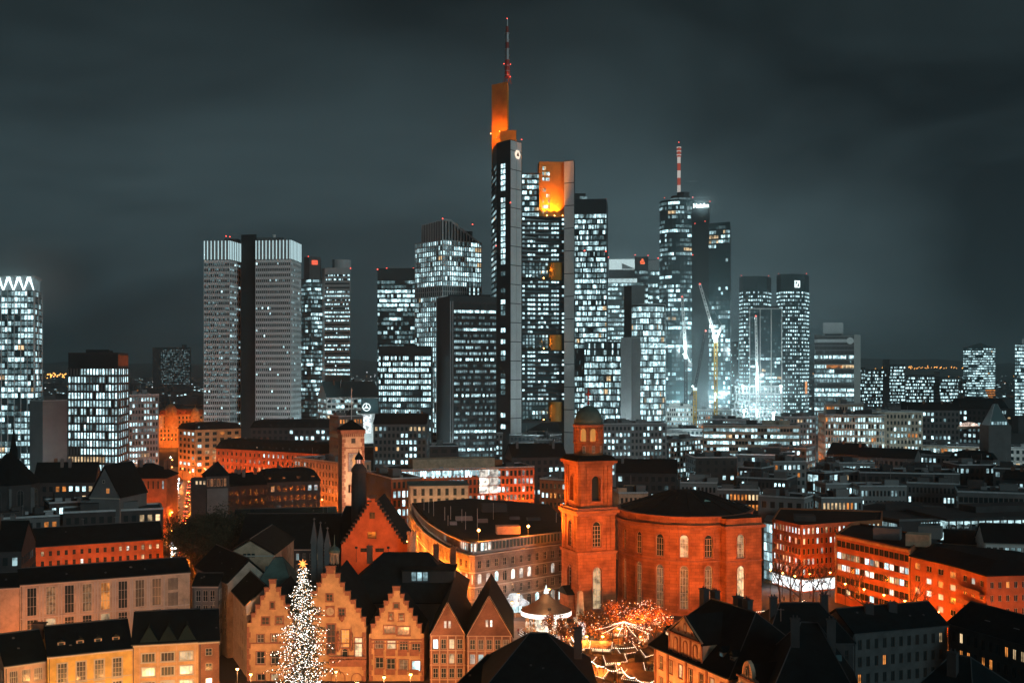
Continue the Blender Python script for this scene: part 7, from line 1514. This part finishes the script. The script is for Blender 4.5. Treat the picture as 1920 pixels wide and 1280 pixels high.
for i, (px, D) in enumerate(((1040, 270), (1062, 262), (1104, 272), (1122, 278), (1148, 274), (1128, 264), (1185, 270), (1208, 274), (1172, 284), (1192, 286), (1216, 284), (1205, 262), (1228, 272), (1150, 286))): tree(px, D, 8.5, 'small plane tree with russet leaves and fairy lights in the market', 'market trees', 500+i, 'leaf', 1300, .45, 34 if px < 1160 else 80, 4)

# ---------------------------------------------------------------- lit Christmas fir
D = 207; x, y = W(568, D); Ht = 30.4; t = thing('christmas_tree', 'giant fir covered in glaring white fairy lights with orange star on top', 'christmas tree', (x, y, 0)); rng = random.Random(2)
b = MB(); b.lathe((x, y), [(.42, 0), (.3, 12), (.05, Ht)], 10); b.build('trunk', M['bark'], t); cr = MB(); bl = MB(); bw = MB()
z = 2.2
while z < Ht-.4:
    fr = 1-z/Ht; R = .4+7.9*fr**.8; nb = int(7+11*fr); a0 = rng.random()*6
    tier = 1+.26*sin(z*1.75)+.08*sin(z*4.1)
    for i in range(nb):
        a = a0+2*pi*i/nb+rng.uniform(-.15, .15); r = R*rng.uniform(.5, 1.14)*tier; up = rng.uniform(-.02, .12); pts = []
        for j in range(7): s = j/6; pts.append((x+r*s*cos(a), y+r*s*sin(a), z+.7*fr+r*(up*s-.34*s*s+.1*s**3*2)))
        cr.tube([pts[0], pts[3], pts[6]], [.07, .05, .02], 4)
        for j in range(1, 7):
            for q in range(4):
                p = pts[j]; w = .75*(1.1-j/9); d = rng.uniform(-1, 1); e = rng.uniform(0, 6.3); cr.face([p, (p[0]+w*cos(a+d)*.8, p[1]+w*sin(a+d)*.8, p[2]-rng.uniform(.05, .45)), (p[0]+w*cos(a+d+.35)*.8, p[1]+w*sin(a+d+.35)*.8, p[2]-rng.uniform(0, .3))])
            for q in range(3 if j < 4 else 2):
                if rng.random() < .56: p = pts[j]; bl.octa((p[0]+rng.gauss(0, .16), p[1]+rng.gauss(0, .16), p[2]-rng.uniform(-.05, .22)), rng.uniform(.045, .08), 0 if rng.random() < .75 else 1)
    z += .62+.28*fr
cr.build('crown', M['needle'], t); bl.build('fairy_lights', [glow('fairy_white', (1, .93, .84), 9, 0), glow('fairy_warm', (1, .5, .2), 5, 0)], t, 'stuff')
b = MB(); c = (x, y-.2, Ht+.45)
for i in range(8): a = i*pi/4; u = (cos(a), sin(a)); v = (-sin(a), cos(a)); b.face([(c[0]+u[0]*0.95, c[1], c[2]+u[1]*0.95), (c[0]+v[0]*0.13+u[0]*.13, c[1]-.2, c[2]+v[1]*0.13+u[1]*.2), (c[0]-v[0]*0.13+u[0]*.13, c[1]-.2, c[2]-v[1]*0.13+u[1]*.2)]); b.face([(c[0]+u[0]*0.95, c[1], c[2]+u[1]*0.95), (c[0]-v[0]*0.13+u[0]*.13, c[1]+.2, c[2]-v[1]*0.13+u[1]*.2), (c[0]+v[0]*0.13+u[0]*.13, c[1]+.2, c[2]+v[1]*0.13+u[1]*.2)])
b.octa(c, .22); b.build('star', glow('star_orange', (1, .3, .06), 3, 0), t)
for px, D, e in ((470, 222, 3200), (500, 215, 3200), (630, 224, 2600), (670, 216, 3600), (720, 220, 3600), (770, 222, 3400), (830, 214, 2800), (900, 214, 2600), (445, 226, 1600)): street_lamp(*W(px, D), 7, e*1.9, 'lantern on the old town square before the gabled houses', 'square lanterns', (1, .37, .12), r=.5)
for px, D in ((110, 184), (180, 186), (250, 188), (330, 192), (395, 196), (30, 182)): street_lamp(*W(px, D), 7, 6200, 'lantern in the lane before the yellow house row', 'lane lanterns', (1, .40, .10), r=.5)
for px, D in ((70, 233), (150, 236), (20, 231)): street_lamp(*W(px, D), 6, 3800, 'orange lamp in the yard before the long pale hall', 'hall yard lamps', (1, .25, .04), r=.5)

# ---------------------------------------------------------------- Christmas market
D = 286; cx, cy_ = W(1024, D); t = thing('carousel', 'round carousel with brown tent roof, white lit rim and golden drum', 'carousel', (cx, cy_, 0)); z_ = lambda py: Z(py, D)
b = MB(); b.lathe((cx, cy_), [(6.9, 0), (6.9, .35), (6.5, .35), (6.5, .7), (6.1, .7), (6.1, 1.0)], 36); b.build('platform', M['wood'], t)
for r in (6.95, 6.55, 6.15): b = MB(); zt = {6.95: .35, 6.55: .7, 6.15: 1.0}[r]; b.loft([[(cx+r*cos(2*pi*i/36), cy_+r*sin(2*pi*i/36), zt-.1) for i in range(36)], [(cx+r*cos(2*pi*i/36), cy_+r*sin(2*pi*i/36), zt-.02) for i in range(36)]], 0, False); b.build('step_light', M['fin'], t)
b = MB(); b.lathe((cx, cy_), [(2.6, 1), (2.6, 4.9)], 16); b.build('centre_drum', glow('drum_light', (1, .9, .72), 1.2, .4), t)
for i in range(14): a = 2*pi*i/14; b = MB(); b.tube([(cx+5*cos(a), cy_+5*sin(a), 1), (cx+5*cos(a), cy_+5*sin(a), 5)], .06, 5); b.build('pole', M['goldwall'], t)
hb = MB(); hb.loft([[(-.16, -.7, .9), (.16, -.7, .9), (.16, -.7, 1.25), (-.16, -.7, 1.25)], [(-.22, 0, .85), (.22, 0, .85), (.22, 0, 1.25), (-.22, 0, 1.25)], [(-.2, .6, .85), (.2, .6, .85), (.2, .6, 1.35), (-.2, .6, 1.35)]]); hb.tube([(0, .5, 1.2), (0, .85, 1.75), (0, 1.15, 1.6)], [.17, .13, .09], 6)
for sx in (-.13, .13):
    for sy in (-.6, .5): hb.tube([(sx, sy, .95), (sx, sy+.12, .55), (sx, sy-.05, .2)], [.08, .06, .05], 5)
hm = hb.mesh('carousel_horse', [M['whitepaint']])
for i in range(14): a = 2*pi*i/14; child('carousel_horse', hm, t, (cx+5*cos(a), cy_+5*sin(a), 1.1+.3*sin(i*2.1)), a)
b = MB(); b.lathe((cx, cy_), [(6.3, 4.9), (6.3, 6.0)], 36); b.build('lit_rim', glow('rim_light', (1, .93, .85), 2.0, 0), t)
b = MB(); b.lathe((cx, cy_), [(6.35, 6.0), (4.6, 6.9), (2.6, 8.1), (1.2, 9.4), (.6, 10.1)], 36); b.build('tent_roof', mat('tent_canvas', (.30, .17, .10), .8, .15, .6), t); b = MB(); b.lathe((cx, cy_), [(.6, 10.1), (.5, 10.8), (.15, 11.6), (.05, 12.2)], 10); b.build('finial', M['fin'], t)
for a in (-2.4, -1.57, -.7): light('POINT', (cx+4*cos(a), cy_+4*sin(a), 4), 260, (1, .62, .2), t, .4)
light('POINT', (cx, cy_-7.4, 6.6), 420, (1, .72, .45), t, .6); light('POINT', (cx, cy_-3, 10.6), 160, (1, .7, .4), t, .3)
# obelisk
D = 283; x, y = W(1088, D); t = thing('obelisk', 'pale stone obelisk on lit white pedestal with small figure on top', 'monument', (x, y, 0)); b = MB(); b.box((x, y), 3.6, 3.6, 0, .5, 0, .3); b.box((x, y), 2.3, 2.3, .5, 4.2, 0, .3); b.box((x, y), 2.7, 2.7, 4.2, 4.6, 0, .3); b.build('pedestal', M['lightstone'], t); b = MB(); q = lambda s, z: [(x+s*cos(.3+i*pi/2+pi/4), y+s*sin(.3+i*pi/2+pi/4), z) for i in range(4)]; b.loft([q(1.15, 4.6), q(.75, 11.0), q(.05, 11.6)]); b.build('shaft', M['beige'], t); b = MB(); b.lathe((x, y), [(.35, 11.3), (.2, 11.7), (.28, 12.4), (.12, 12.7), (.17, 13.0), (.03, 13.3)], 8); b.build('figure', M['redtrim'], t)
for s in (-1, 1): b = MB(); g = Fr(*[(x+(-1.0+i*2.0)*cos(.3)+(1.16 if s == 1 else -1.16)*sin(.3), y+(-1.0+i*2.0)*sin(.3)-(1.16 if s == 1 else -1.16)*cos(.3)) for i in (0, 1)]); (g.quad(b, .1, 1.9, .7, 4, .02), b.build('lit_panel', glow('panel_light%d' % s, (1, .93, .88), 1.5, .2), t))
light('POINT', (x+.5, y-4.5, 2.5), 520, (1, .75, .45), t, .3); light('POINT', (x-4, y-3, 3), 420, (1, .6, .25), t, .3)
# white tent kiosk
D = 308; x, y = W(966, D); t = thing('round_kiosk', 'white-lit round kiosk with tent roof before the palace front', 'kiosk', (x, y, 0)); b = MB(); b.lathe((x, y), [(3.6, 3.0), (3.8, 3.0), (3.8, 3.4), (2.2, 4.4), (1.8, 4.4), (1.8, 5.3), (1.5, 5.6)], 12); b.build('tent_roof', glow('white_tent', (.92, .97, 1), .9, .3), t); b = MB(); b.lathe((x, y), [(1.7, 0), (1.7, 3.0)], 12); b.build('core', M['L0'], t)
for i in range(8): a = i*pi/4; b = MB(); b.tube([(x+3.5*cos(a), y+3.5*sin(a), 0), (x+3.5*cos(a), y+3.5*sin(a), 3.05)], .07, 5); b.build('post', M['steel'], t)
b = MB(); b.lathe((x, y), [(3.0, 0), (3.0, 1.0)], 12); b.build('counter', M['wood'], t); light('POINT', (x, y-4.5, 3), 420, (.92, .97, 1), t, .5)
x, y = W(1046, 306); t = thing('container', 'pale boxy container shed beside the church porch', 'container', (x, y, 0)); b = MB(); b.box((x, y), 5, 2.6, .15, 2.7, 0, -.5); b.build('box', M['white'], t); b = MB(); b.box((x, y), 5.1, 2.7, 2.7, 2.85, 0, -.5); b.build('lid', M['steel'], t)
# market stalls
def stall(px, D, w, d, rz, lab, lit=True, roofm='wood', h=2.5):
    x, y = W(px, D); t = thing('market_stall', lab, 'market stall', (x, y, 0), 'wooden market stalls'); ca, sa = cos(rz), sin(rz); P = (x-w/2*ca+d/2*sa, y-w/2*sa-d/2*ca); Q = (x+w/2*ca+d/2*sa, y+w/2*sa-d/2*ca); f = Fr(P, Q)
    b = MB(); f.box(b, 0, w, -d, -d+.12, 0, h); f.box(b, 0, .12, -d+.12, 0, 0, h); f.box(b, w-.12, w, -d+.12, 0, 0, h); b.build('wall', M['wood'], t); b = MB(); f.box(b, .12, w-.12, -.5, .15, 0, 1.05); b.build('counter', M['wood'], t)
    b = MB(); f.quad(b, .2, w-.2, 1.3, h-.1, -d+.2); b.build('lit_interior', M['L3'], t); rb = MB(); gable_roof(rb, P, Q, d, h, 1.3, .35, 0, 0, 0, 1, .12); rb.build('roof', [M[roofm], M['wood']], t)
    e = MB(); n_ = int(w/.42)
    for i in range(n_+1): e.octa(f.p(i*w/n_, .4, h+.02), .05)
    for s in (0, w):
        for i in range(0, 8, 1): e.octa(f.p(s, .38-i*(d/2+.35)/8, h+.1+i*1.3/8+.12), .05)
    if lit: e.build('light_chain', M['bulb'], t, 'stuff')
    light('POINT', f.p(w/2, 1.3, 2.3), 330, (1, .42, .11), t, .2)
ST = [(1052, 252, 9, 2.6, -1.0, 'long stall roof traced with white lights beside the carousel'), (1135, 281, 4, 2.6, .2, 'small gabled stall with lit edges left of the market centre'), (1158, 277, 4, 2.6, -.3, 'small gabled stall with lit edges right of the market centre'), (1190, 289, 14, 2.4, .05, 'long teal-lit booth along the church wall'), (1118, 240, 8, 2.6, -.9, 'stall in the row under the long light chain, upper end'), (1138, 229, 8, 2.6, -.9, 'stall in the row under the long light chain, lower end'), (1215, 236, 9, 5.5, -.5, 'large dark-roofed timber stall near the baroque house'), (1180, 243, 6, 3, .1, 'white-awning stall at the market centre'), (1075, 240, 7, 2.6, -.9, 'stall behind the dark hipped roof'), (1205, 218, 5, 3, -.4, 'bright stall below the large timber stall'), (1098, 285, 4, 2.4, 0, 'yellow-lit stall behind the obelisk'), (1170, 258, 5, 3, .6, 'stall hidden among the market trees')]
ST += [(1085, 262, 5, 2.6, .5, 'stall tucked between the obelisk and the thick light chain'), (1128, 262, 5, 2.6, -.2, 'stall below the two small gabled stalls'), (1150, 250, 5, 2.6, .3, 'stall left of the star-shaped light canopy'), (1195, 272, 5, 2.6, -.1, 'stall in front of the long teal-lit booth, right end'), (1170, 280, 5, 2.6, .0, 'stall in front of the long teal-lit booth, left end'), (1212, 256, 5, 2.6, .8, 'stall at the right rim of the market trees'), (1105, 250, 5, 2.6, -.9, 'stall in the row under the long light chain, middle'), (1160, 226, 6, 2.6, -.5, 'stall at the lower end of the market lane'), (1068, 272, 4, 2.4, .2, 'small stall right beside the carousel steps')]
for a in ST: stall(*a[:5], a[5])
x, y = W(1170, 262); t = thing('light_star_tent', 'star-shaped light canopy spreading over the market centre', 'light canopy', (x, y, 0)); b = MB(); b.lathe((x, y), [(.1, 0), (.08, 8.5)], 8); b.build('pole', M['darksteel'], t); b = MB()
for i in range(10):
    a = 2*pi*i/10
    for j in range(22): s = j/21; b.octa((x+6.5*s*cos(a), y+6.5*s*sin(a), 8.4-2.6*s+.7*s*s), .06)
b.build('light_rays', M['bulb'], t, 'stuff')
def lights(lab, pts, sag=.8, r=.085, step=.5):
    x, y, z = pts[0]; t = thing('light_chain', lab, 'light chain', (x, y, 0), 'market light chains'); w = MB(); e = MB()
    for i in range(len(pts)-1):
        a, b = pts[i], pts[i+1]; L = sqrt(sum((b[j]-a[j])**2 for j in range(3))); n = max(2, int(L/step)); q = [tuple(a[j]+(b[j]-a[j])*k_/n - (sag*4*(k_/n)*(1-k_/n) if j == 2 else 0) for j in range(3)) for k_ in range(n+1)]; w.tube(q[:-1:max(1, n//8)]+[q[-1]], .02, 4)
        for p in q: e.octa((p[0], p[1], p[2]-.1), r)
        w.tube([(b[0], b[1], 0), b], .05, 5)
    w.tube([(x, y, 0), pts[0]], .05, 5); w.build('cable', M['darksteel'], t); e.build('bulbs', M['bulb'], t, 'stuff')
def LP(px, py, z): D = DG(py, z); return (*W(px, D), z)
lights('thick light chain running down the market from carousel to centre', [LP(1071, 1192, 5), LP(1092, 1222, 5), LP(1112, 1240, 5), LP(1132, 1248, 5)], .3, .1, .34)
lights('swagged light chain along the lower market lane to the baroque house', [LP(1132, 1248, 5), LP(1165, 1250, 5), LP(1190, 1268, 5), LP(1226, 1275, 5)], .8, .1, .4)
lights('light chain along the top of the market trees', [LP(1106, 1170, 5), LP(1150, 1174, 5), LP(1175, 1172, 5), LP(1218, 1165, 5)], .6, .1, .45)
lights('light chain rising along the rotunda wall', [LP(1215, 1165, 5), LP(1241, 1153, 5), LP(1262, 1155, 5)], .2, .09, .45)
lights('light chain behind the baroque chimneys', [LP(1382, 1141, 6), LP(1400, 1144, 6), LP(1436, 1143, 6)], .3, .09, .45)
lights('tent-shaped light chain crossing the street on the right', [LP(1440, 1142, 6), LP(1508, 1124, 9), LP(1560, 1155, 6)], .8, .1, .45)
lights('short light chain peeking over the baroque roof', [LP(1384, 1158, 5), LP(1397, 1145, 5)], .1, .08, .45)
lights('light chain over the stalls at the lower right of the market', [LP(1150, 1213, 5), LP(1192, 1211, 5)], .2, .08, .45)
for px, D, e in ((1060, 262, 800), (1100, 262, 900), (1130, 262, 900), (1160, 270, 900), (1200, 262, 900), (1120, 236, 900), (1160, 238, 900), (1080, 236, 700), (960, 272, 900), (1000, 262, 800), (960, 300, 500)): street_lamp(*W(px, D), 5, e*2.4, 'warm lantern among the market stalls', 'market lanterns', (1, .33, .07), r=.4)

# ---------------------------------------------------------------- construction site and cranes
D = 905; t = thing('construction_site', 'floodlit unfinished concrete building among cranes below the twin towers', 'building site', (*W(1415, D), 0)); rng = random.Random(9)
for i, (py, a, b2) in enumerate(((724, 1378, 1468), (738, 1380, 1466), (752, 1376, 1468), (766, 1372, 1468), (780, 1370, 1470))):
    b = MB(); b.prism(rect(W(a, D), W(b2, D), 30), Z(py, D)-.6, Z(py, D), bottom=True); b.build('floor_slab', M['concrete'], t)
    for j in range(14): b = MB(); p = lerp(W(a+1, D+1), W(b2-1, D+1), j/13); b.box(p, .7, .7, Z(py+14, D), Z(py, D)-.6); b.build('column', M['concrete'], t)
for px, py, e in ((1393, 724, 6000), (1420, 718, 9000), (1464, 724, 6000), (1280, 764, 16000), (1242, 784, 8000), (1341, 740, 9000), (1420, 770, 5000), (1395, 770, 4000), (1450, 775, 4000)):
    q = (*W(px, D-4), Z(py, D-4)); b = MB(); b.octa(q, 1.0); b.tube([(q[0], q[1], q[2]-5), q], .12, 5); b.build('work_light', [M['cold']], t); light('POINT', (q[0], q[1]-2, q[2]+.5), e*2.6, COLD, t, .6)
def lattice(b, A, B2, w, n, r=.14):
    d = [B2[i]-A[i] for i in range(3)]; L = sqrt(sum(v*v for v in d)); d = [v/L for v in d]; u = (1, 0, 0) if abs(d[2]) > .8 else (-d[1], d[0], 0); l = sqrt(sum(v*v for v in u)); u = [v/l for v in u]; v = (d[1]*u[2]-d[2]*u[1], d[2]*u[0]-d[0]*u[2], d[0]*u[1]-d[1]*u[0])
    c = lambda s, i: tuple(A[j]+d[j]*L*s+w/2*(u[j]*(1, 1, -1, -1)[i]+v[j]*(1, -1, -1, 1)[i]) for j in range(3))
    for i in range(4):
        b.tube([c(0, i), c(1, i)], r*1.3, 4)
        for k_ in range(n): b.tube([c(k_/n, i if k_ % 2 else (i+1) % 4), c((k_+1)/n, (i+1) % 4 if k_ % 2 else i)], r, 4)
def crane(lab, px, D, yb, yt, jib, ctr, mm, jm, w=2.0):
    t = thing('tower_crane', lab, 'crane', (*W(px, D), 0), 'tower cranes'); x, y = W(px, D); A = (x, y, max(0, Z(yb, D))); B2 = (x, y, Z(yt, D)); b = MB(); lattice(b, (x, y, 0), B2, w, 22, .22); b.build('mast', M[mm], t); b = MB(); b.box((x, y), w*1.4, w*1.4, B2[2], B2[2]+2.2); b.build('cab', M['whitepaint'], t)
    J = (*W(jib[0], D+2), Z(jib[1], D)); b = MB(); lattice(b, (x, y, B2[2]+2), J, w*.75, 18, .2); b.build('jib', M[jm], t); K = (*W(ctr[0], D), Z(ctr[1], D)); b = MB(); lattice(b, (x, y, B2[2]+2), K, w*.7, 6, .18); b.build('counter_jib', M[jm], t); b = MB(); b.tube([J, K], .12, 4); b.build('stay', M['steel'], t)
    b = MB(); b.box(K[:2], 3, 2, K[2]-3, K[2]); b.build('counterweight', M['concrete'], t); b = MB(); b.octa(J, .55); b.build('warning_light', M['red_light'], t)
    b = MB(); q = (x-w, y-2.5, B2[2]+3.2); b.octa(q, .45); b.build('work_light', M['cold'], t); light('POINT', (q[0], q[1]-5, q[2]+4), 26000 if jm == 'whitepaint' else 5000, COLD, t, .5)
crane('luffing crane with yellow mast and bright white jib raised left', 1342, 880, 800, 642, (1312, 532), (1354, 611), 'yellowpaint', 'whitepaint')
crane('slim crane with dark mast and near-vertical white jib before the round tower', 1286, 885, 800, 672, (1279, 556), (1294, 680), 'darksteel', 'whitepaint')
crane('crane with reddish mast and thin dark jib leaning right', 1303, 860, 800, 732, (1323, 620), (1296, 742), 'yellowpaint', 'darksteel')
crane('crane standing on the floodlit site with upright white jib', 1420, 895, 724, 716, (1417, 592), (1428, 700), 'whitepaint', 'whitepaint', 1.7)
crane('small crane with short white jib beside the curved glass tower', 1240, 860, 800, 758, (1242, 700), (1246, 762), 'redpaint', 'whitepaint', 1.6)
B('bright site office block behind the cranes', 1250, 1300, 880, 878, 762, 20, 4, 12, .8, 'white', warm=0, hgt=30); B('pale lit podium at the foot of the round tower', 1300, 1372, 900, 896, 768, 20, 4, 16, .6, 'concrete', warm=.02, hgt=30)
# star-emblem block
D = 700; t = thing('star_emblem_block', 'pale block with round three-pointed star emblem and glowing white banner', 'building', (*W(690, D), 0)); P, Q = W(668, D), W(711, D); f = Fr(P, Q); b = MB(); b.prism(rect(P, Q, 16), 0, Z(775, D)); b.build('wall', M['white'], t); b = MB(); f.box(b, f.L*.2, f.L*.98, -2, -1, Z(775, D), Z(746, D)); b.build('sign_frame', M['glassteal'], t)
b = MB(); R = 2.4; u0, z0 = f.L*.44, Z(763, D); K = 28
for i in range(K): a0, a1 = 2*pi*i/K, 2*pi*(i+1)/K; b.face([f.p(u0+r*cos(a), -.6, z0+r*sin(a)) for r, a in ((R, a0), (R, a1), (R*.85, a1), (R*.85, a0))])
for i in range(3): a = pi/2+i*2*pi/3; b.face([f.p(u0+R*.88*cos(a), -.6, z0+R*.88*sin(a)), f.p(u0+.45*cos(a+pi/3), -.6, z0+.45*sin(a+pi/3)), f.p(u0, -.6, z0), f.p(u0+.45*cos(a-pi/3), -.6, z0+.45*sin(a-pi/3))])
b.build('star_emblem', glow('star_sign', (.9, 1, 1), 2.2, 0), t); b = MB(); f.box(b, f.L*.3, f.L*.66, .05, .3, Z(812, D), Z(777, D)); b.build('lit_banner', glow('banner_light', (.88, .98, 1), 1.1, .35), t)
# glass pyramid on the beige arcade
D = 548; x, y = W(1866, D); t = thing('glass_pyramid', 'dark glass pyramid lantern on the beige arcade near right edge', 'pyramid', (x, y, 24)); z0, z1 = Z(796, D), Z(757, D); q = [(x-4.6, y-4.6), (x+4.6, y-4.6), (x+4.6, y+4.6), (x-4.6, y+4.6)]; b = MB(); b.prism([lerp(p, (x, y), -.15) for p in q], 0, z0); b.build('base', M['grey'], t); b = MB(); b.loft([[(*p, z0) for p in q], [(*lerp(p, (x, y), .86), z1) for p in q]]); b.build('glazing', M['glassteal'], t)
for i in range(4): b = MB(); b.tube([(*q[i], z0), (*lerp(q[i], (x, y), .86), z1)], .16, 4); b.build('edge_bar', M['steel'], t)
f = Fr(q[0], q[1])
for i in range(6): b = MB(); f.quad(b, 1.0+i*1.25, 1.9+i*1.25, z0+.3, z0+1.7, -.1); b.build('pane', M['L1'], t)
# arch of lights on the arcade
D = 555; f = Fr(W(1795, D), W(1860, D)); t = tA; b = MB(); u0 = 5.4; R = 4.9
for i in range(9): a0, a1 = pi*i/9+.03, pi*(i+1)/9-.03; b.face([f.p(u0, .3, Z(799, D)), f.p(u0+R*cos(a0), .3, Z(799, D)+R*.42*sin(a0)), f.p(u0+R*cos(a1), .3, Z(799, D)+R*.42*sin(a1))])
b.build('fanlight', glow('fanlight', (1, .75, .62), 1.2, .6), t, label='half-round fanlight glowing pink and white'); b = MB(); f.box(b, 0, 11, -.5, .2, Z(804, D), Z(799, D)); b.build('fanlight_sill', M['beige'], t)

# ---------------------------------------------------------------- steam, and added mist volumes imitating halos round the brightest lights
def mist(lab, px, py, D, rx, ry, rz_, dens):
    m = bpy.data.materials.new('mist'); m.use_nodes = True; n = m.node_tree; n.nodes.clear(); o_ = n.nodes.new('ShaderNodeOutputMaterial'); v = n.nodes.new('ShaderNodeVolumePrincipled'); v.inputs['Color'].default_value = (.8, .97, 1, 1); v.inputs['Anisotropy'].default_value = .2
    c = n.nodes.new('ShaderNodeTexCoord'); g = n.nodes.new('ShaderNodeTexGradient'); g.gradient_type = 'QUADRATIC_SPHERE'; k_ = n.nodes.new('ShaderNodeMath'); k_.operation = 'MULTIPLY'; k_.inputs[1].default_value = dens
    n.links.new(c.outputs['Object'], g.inputs[0]); n.links.new(g.outputs['Fac'], k_.inputs[0]); n.links.new(k_.outputs[0], v.inputs['Density']); n.links.new(v.outputs[0], o_.inputs['Volume'])
    b = MB(); b.lathe((0, 0), [(max(.01, sin(pi*i/12)), -cos(pi*i/12)) for i in range(13)], 20); o = b.build('mist', m, kind='stuff'); o.location = (*W(px, D), Z(py, D)); o.scale = (rx, ry, rz_); o['label'] = lab; o['category'] = 'mist'
mist('added mist imitating the halo round the V-strut crown at the left edge', 34, 520, 660, 50, 34, 36, .06)
mist('broad added haze imitating the glow among the office towers', 1020, 560, 900, 360, 130, 140, .0042)
mist('added mist imitating the halo of the lit letters on the round tower slab', 1318, 384, 905, 20, 12, 15, .05)
mist('added mist imitating the glow over the construction site', 1350, 752, 905, 100, 40, 44, .012)
mist('small steam puff blowing from the twin-winged tower roof', 440, 440, 752, 5.5, 4, 1.8, .12)
mist('thin steam wisp blowing right from the striped mast', 1297, 340, 925, 8, 3, 1.3, .10)
mist('added mist imitating the glow above the glowing roof box', 1175, 490, 1165, 40, 24, 24, .02)

# ---------------------------------------------------------------- people in the market
def person_mesh(step, arm, coat):
    import bmesh
    J = {'pel': (0, 0, .95, .15, .11), 'bel': (0, 0, 1.12, .15, .11), 'che': (0, .01, 1.34, .18, .12), 'nec': (0, 0, 1.5, .07, .07), 'hea': (0, -.02, 1.62, .095, .11), 'top': (0, -.01, 1.74, .075, .085)}
    for s_, n in ((-1, 'l'), (1, 'r')):
        d = step*s_; J['hip'+n] = (.09*s_, 0, .88, .095, .1); J['kne'+n] = (.1*s_, -.16*d-.03, .5, .07, .075); J['ank'+n] = (.1*s_, .22*d*-1+.04, .1, .05, .055); J['toe'+n] = (.11*s_, .22*d*-1-.13, .05, .045, .035)
        J['sho'+n] = (.2*s_, .01, 1.42, .075, .08); J['elb'+n] = (.27*s_, .06+.12*d*arm, 1.14, .055, .055); J['wri'+n] = (.27*s_, -.08+.2*d*arm, .93, .04, .04); J['han'+n] = (.26*s_, -.12+.22*d*arm, .82, .035, .045)
    E = [('pel', 'bel'), ('bel', 'che'), ('che', 'nec'), ('nec', 'hea'), ('hea', 'top')]
    for n in 'lr': E += [('pel', 'hip'+n), ('hip'+n, 'kne'+n), ('kne'+n, 'ank'+n), ('ank'+n, 'toe'+n), ('che', 'sho'+n), ('sho'+n, 'elb'+n), ('elb'+n, 'wri'+n), ('wri'+n, 'han'+n)]
    K = list(J); me = bpy.data.meshes.new('person'); me.from_pydata([J[k][:3] for k in K], [(K.index(a), K.index(b)) for a, b in E], []); tmp = bpy.data.objects.new('tmp', me); C.objects.link(tmp)
    sk = tmp.modifiers.new('skin', 'SKIN'); su = tmp.modifiers.new('sub', 'SUBSURF'); su.levels = su.render_levels = 1
    for i, k in enumerate(K): v = me.skin_vertices[0].data[i]; v.radius = J[k][3:5]; v.use_root = k == 'pel'
    dg = bpy.context.evaluated_depsgraph_get(); out = bpy.data.meshes.new_from_object(tmp.evaluated_get(dg)); bpy.data.objects.remove(tmp); out.materials.clear()
    for m in (coat, M['skin'], M['trouser']): out.materials.append(m)
    for p in out.polygons:
        z = p.center[2]; p.material_index = 1 if (z > 1.5 and p.center[1] < -.02 and z < 1.68) or (.78 < z < .88 and abs(p.center[0]) > .2) else 2 if z < .8 else 0; p.use_smooth = True
    return out
M['skin'] = mat('skin', (.42, .24, .16), .6, 0); M['trouser'] = mat('trouser', (.03, .032, .04), .9, 0)
PM = [person_mesh(.9, .8, mat('coat_%s' % n, c, .9, 0)) for n, c in (('dark', (.025, .028, .035)), ('brown', (.10, .06, .04)), ('red', (.22, .03, .03)), ('pale', (.3, .28, .25)))]
rg = random.Random(44)
for i, (px, py) in enumerate(((984, 1196), (992, 1199), (972, 1190), (1001, 1201), (960, 1182), (948, 1176), (955, 1178), (1076, 1205), (1082, 1200), (1128, 1262), (1140, 1264), (1170, 1266), (1176, 1270), (1184, 1262), (1198, 1276), (1206, 1274), (1150, 1258), (1196, 1254), (1216, 1262), (1222, 1258), (1010, 1170), (940, 1172), (933, 1168), (1452, 1132), (1470, 1128), (1488, 1124), (1520, 1118))):
    D = DG(py); o = bpy.data.objects.new('person', PM[i % 4]); C.objects.link(o); o.location = (*W(px, D), .04); o.rotation_euler = (0, 0, rg.uniform(0, 6.3)); c = ('dark', 'brown', 'red', 'pale')[i % 4]
    tag(o, 'person in a %s coat walking %s' % (c, 'near the carousel and kiosk' if px < 1030 else 'on the street by the corner shop' if px > 1400 else 'between the market stalls'), 'person', 'people out in the evening')

# ---------------------------------------------------------------- haze
hz = bpy.data.materials.new('haze'); hz.use_nodes = True; n = hz.node_tree; n.nodes.clear()
ot = n.nodes.new('ShaderNodeOutputMaterial'); pv = n.nodes.new('ShaderNodeVolumePrincipled')
pv.inputs['Color'].default_value = (.72, .95, 1, 1); pv.inputs['Density'].default_value = .00013; pv.inputs['Anisotropy'].default_value = .35
n.links.new(pv.outputs[0], ot.inputs['Volume'])
b = MB(); b.prism([(-17000, -400), (17000, -400), (17000, 16000), (-17000, 16000)], -1, 330, bottom=True)
o = b.build('haze', hz); o['kind'] = 'stuff'; o['label'] = 'thin night haze over the whole city'; o['category'] = 'haze'
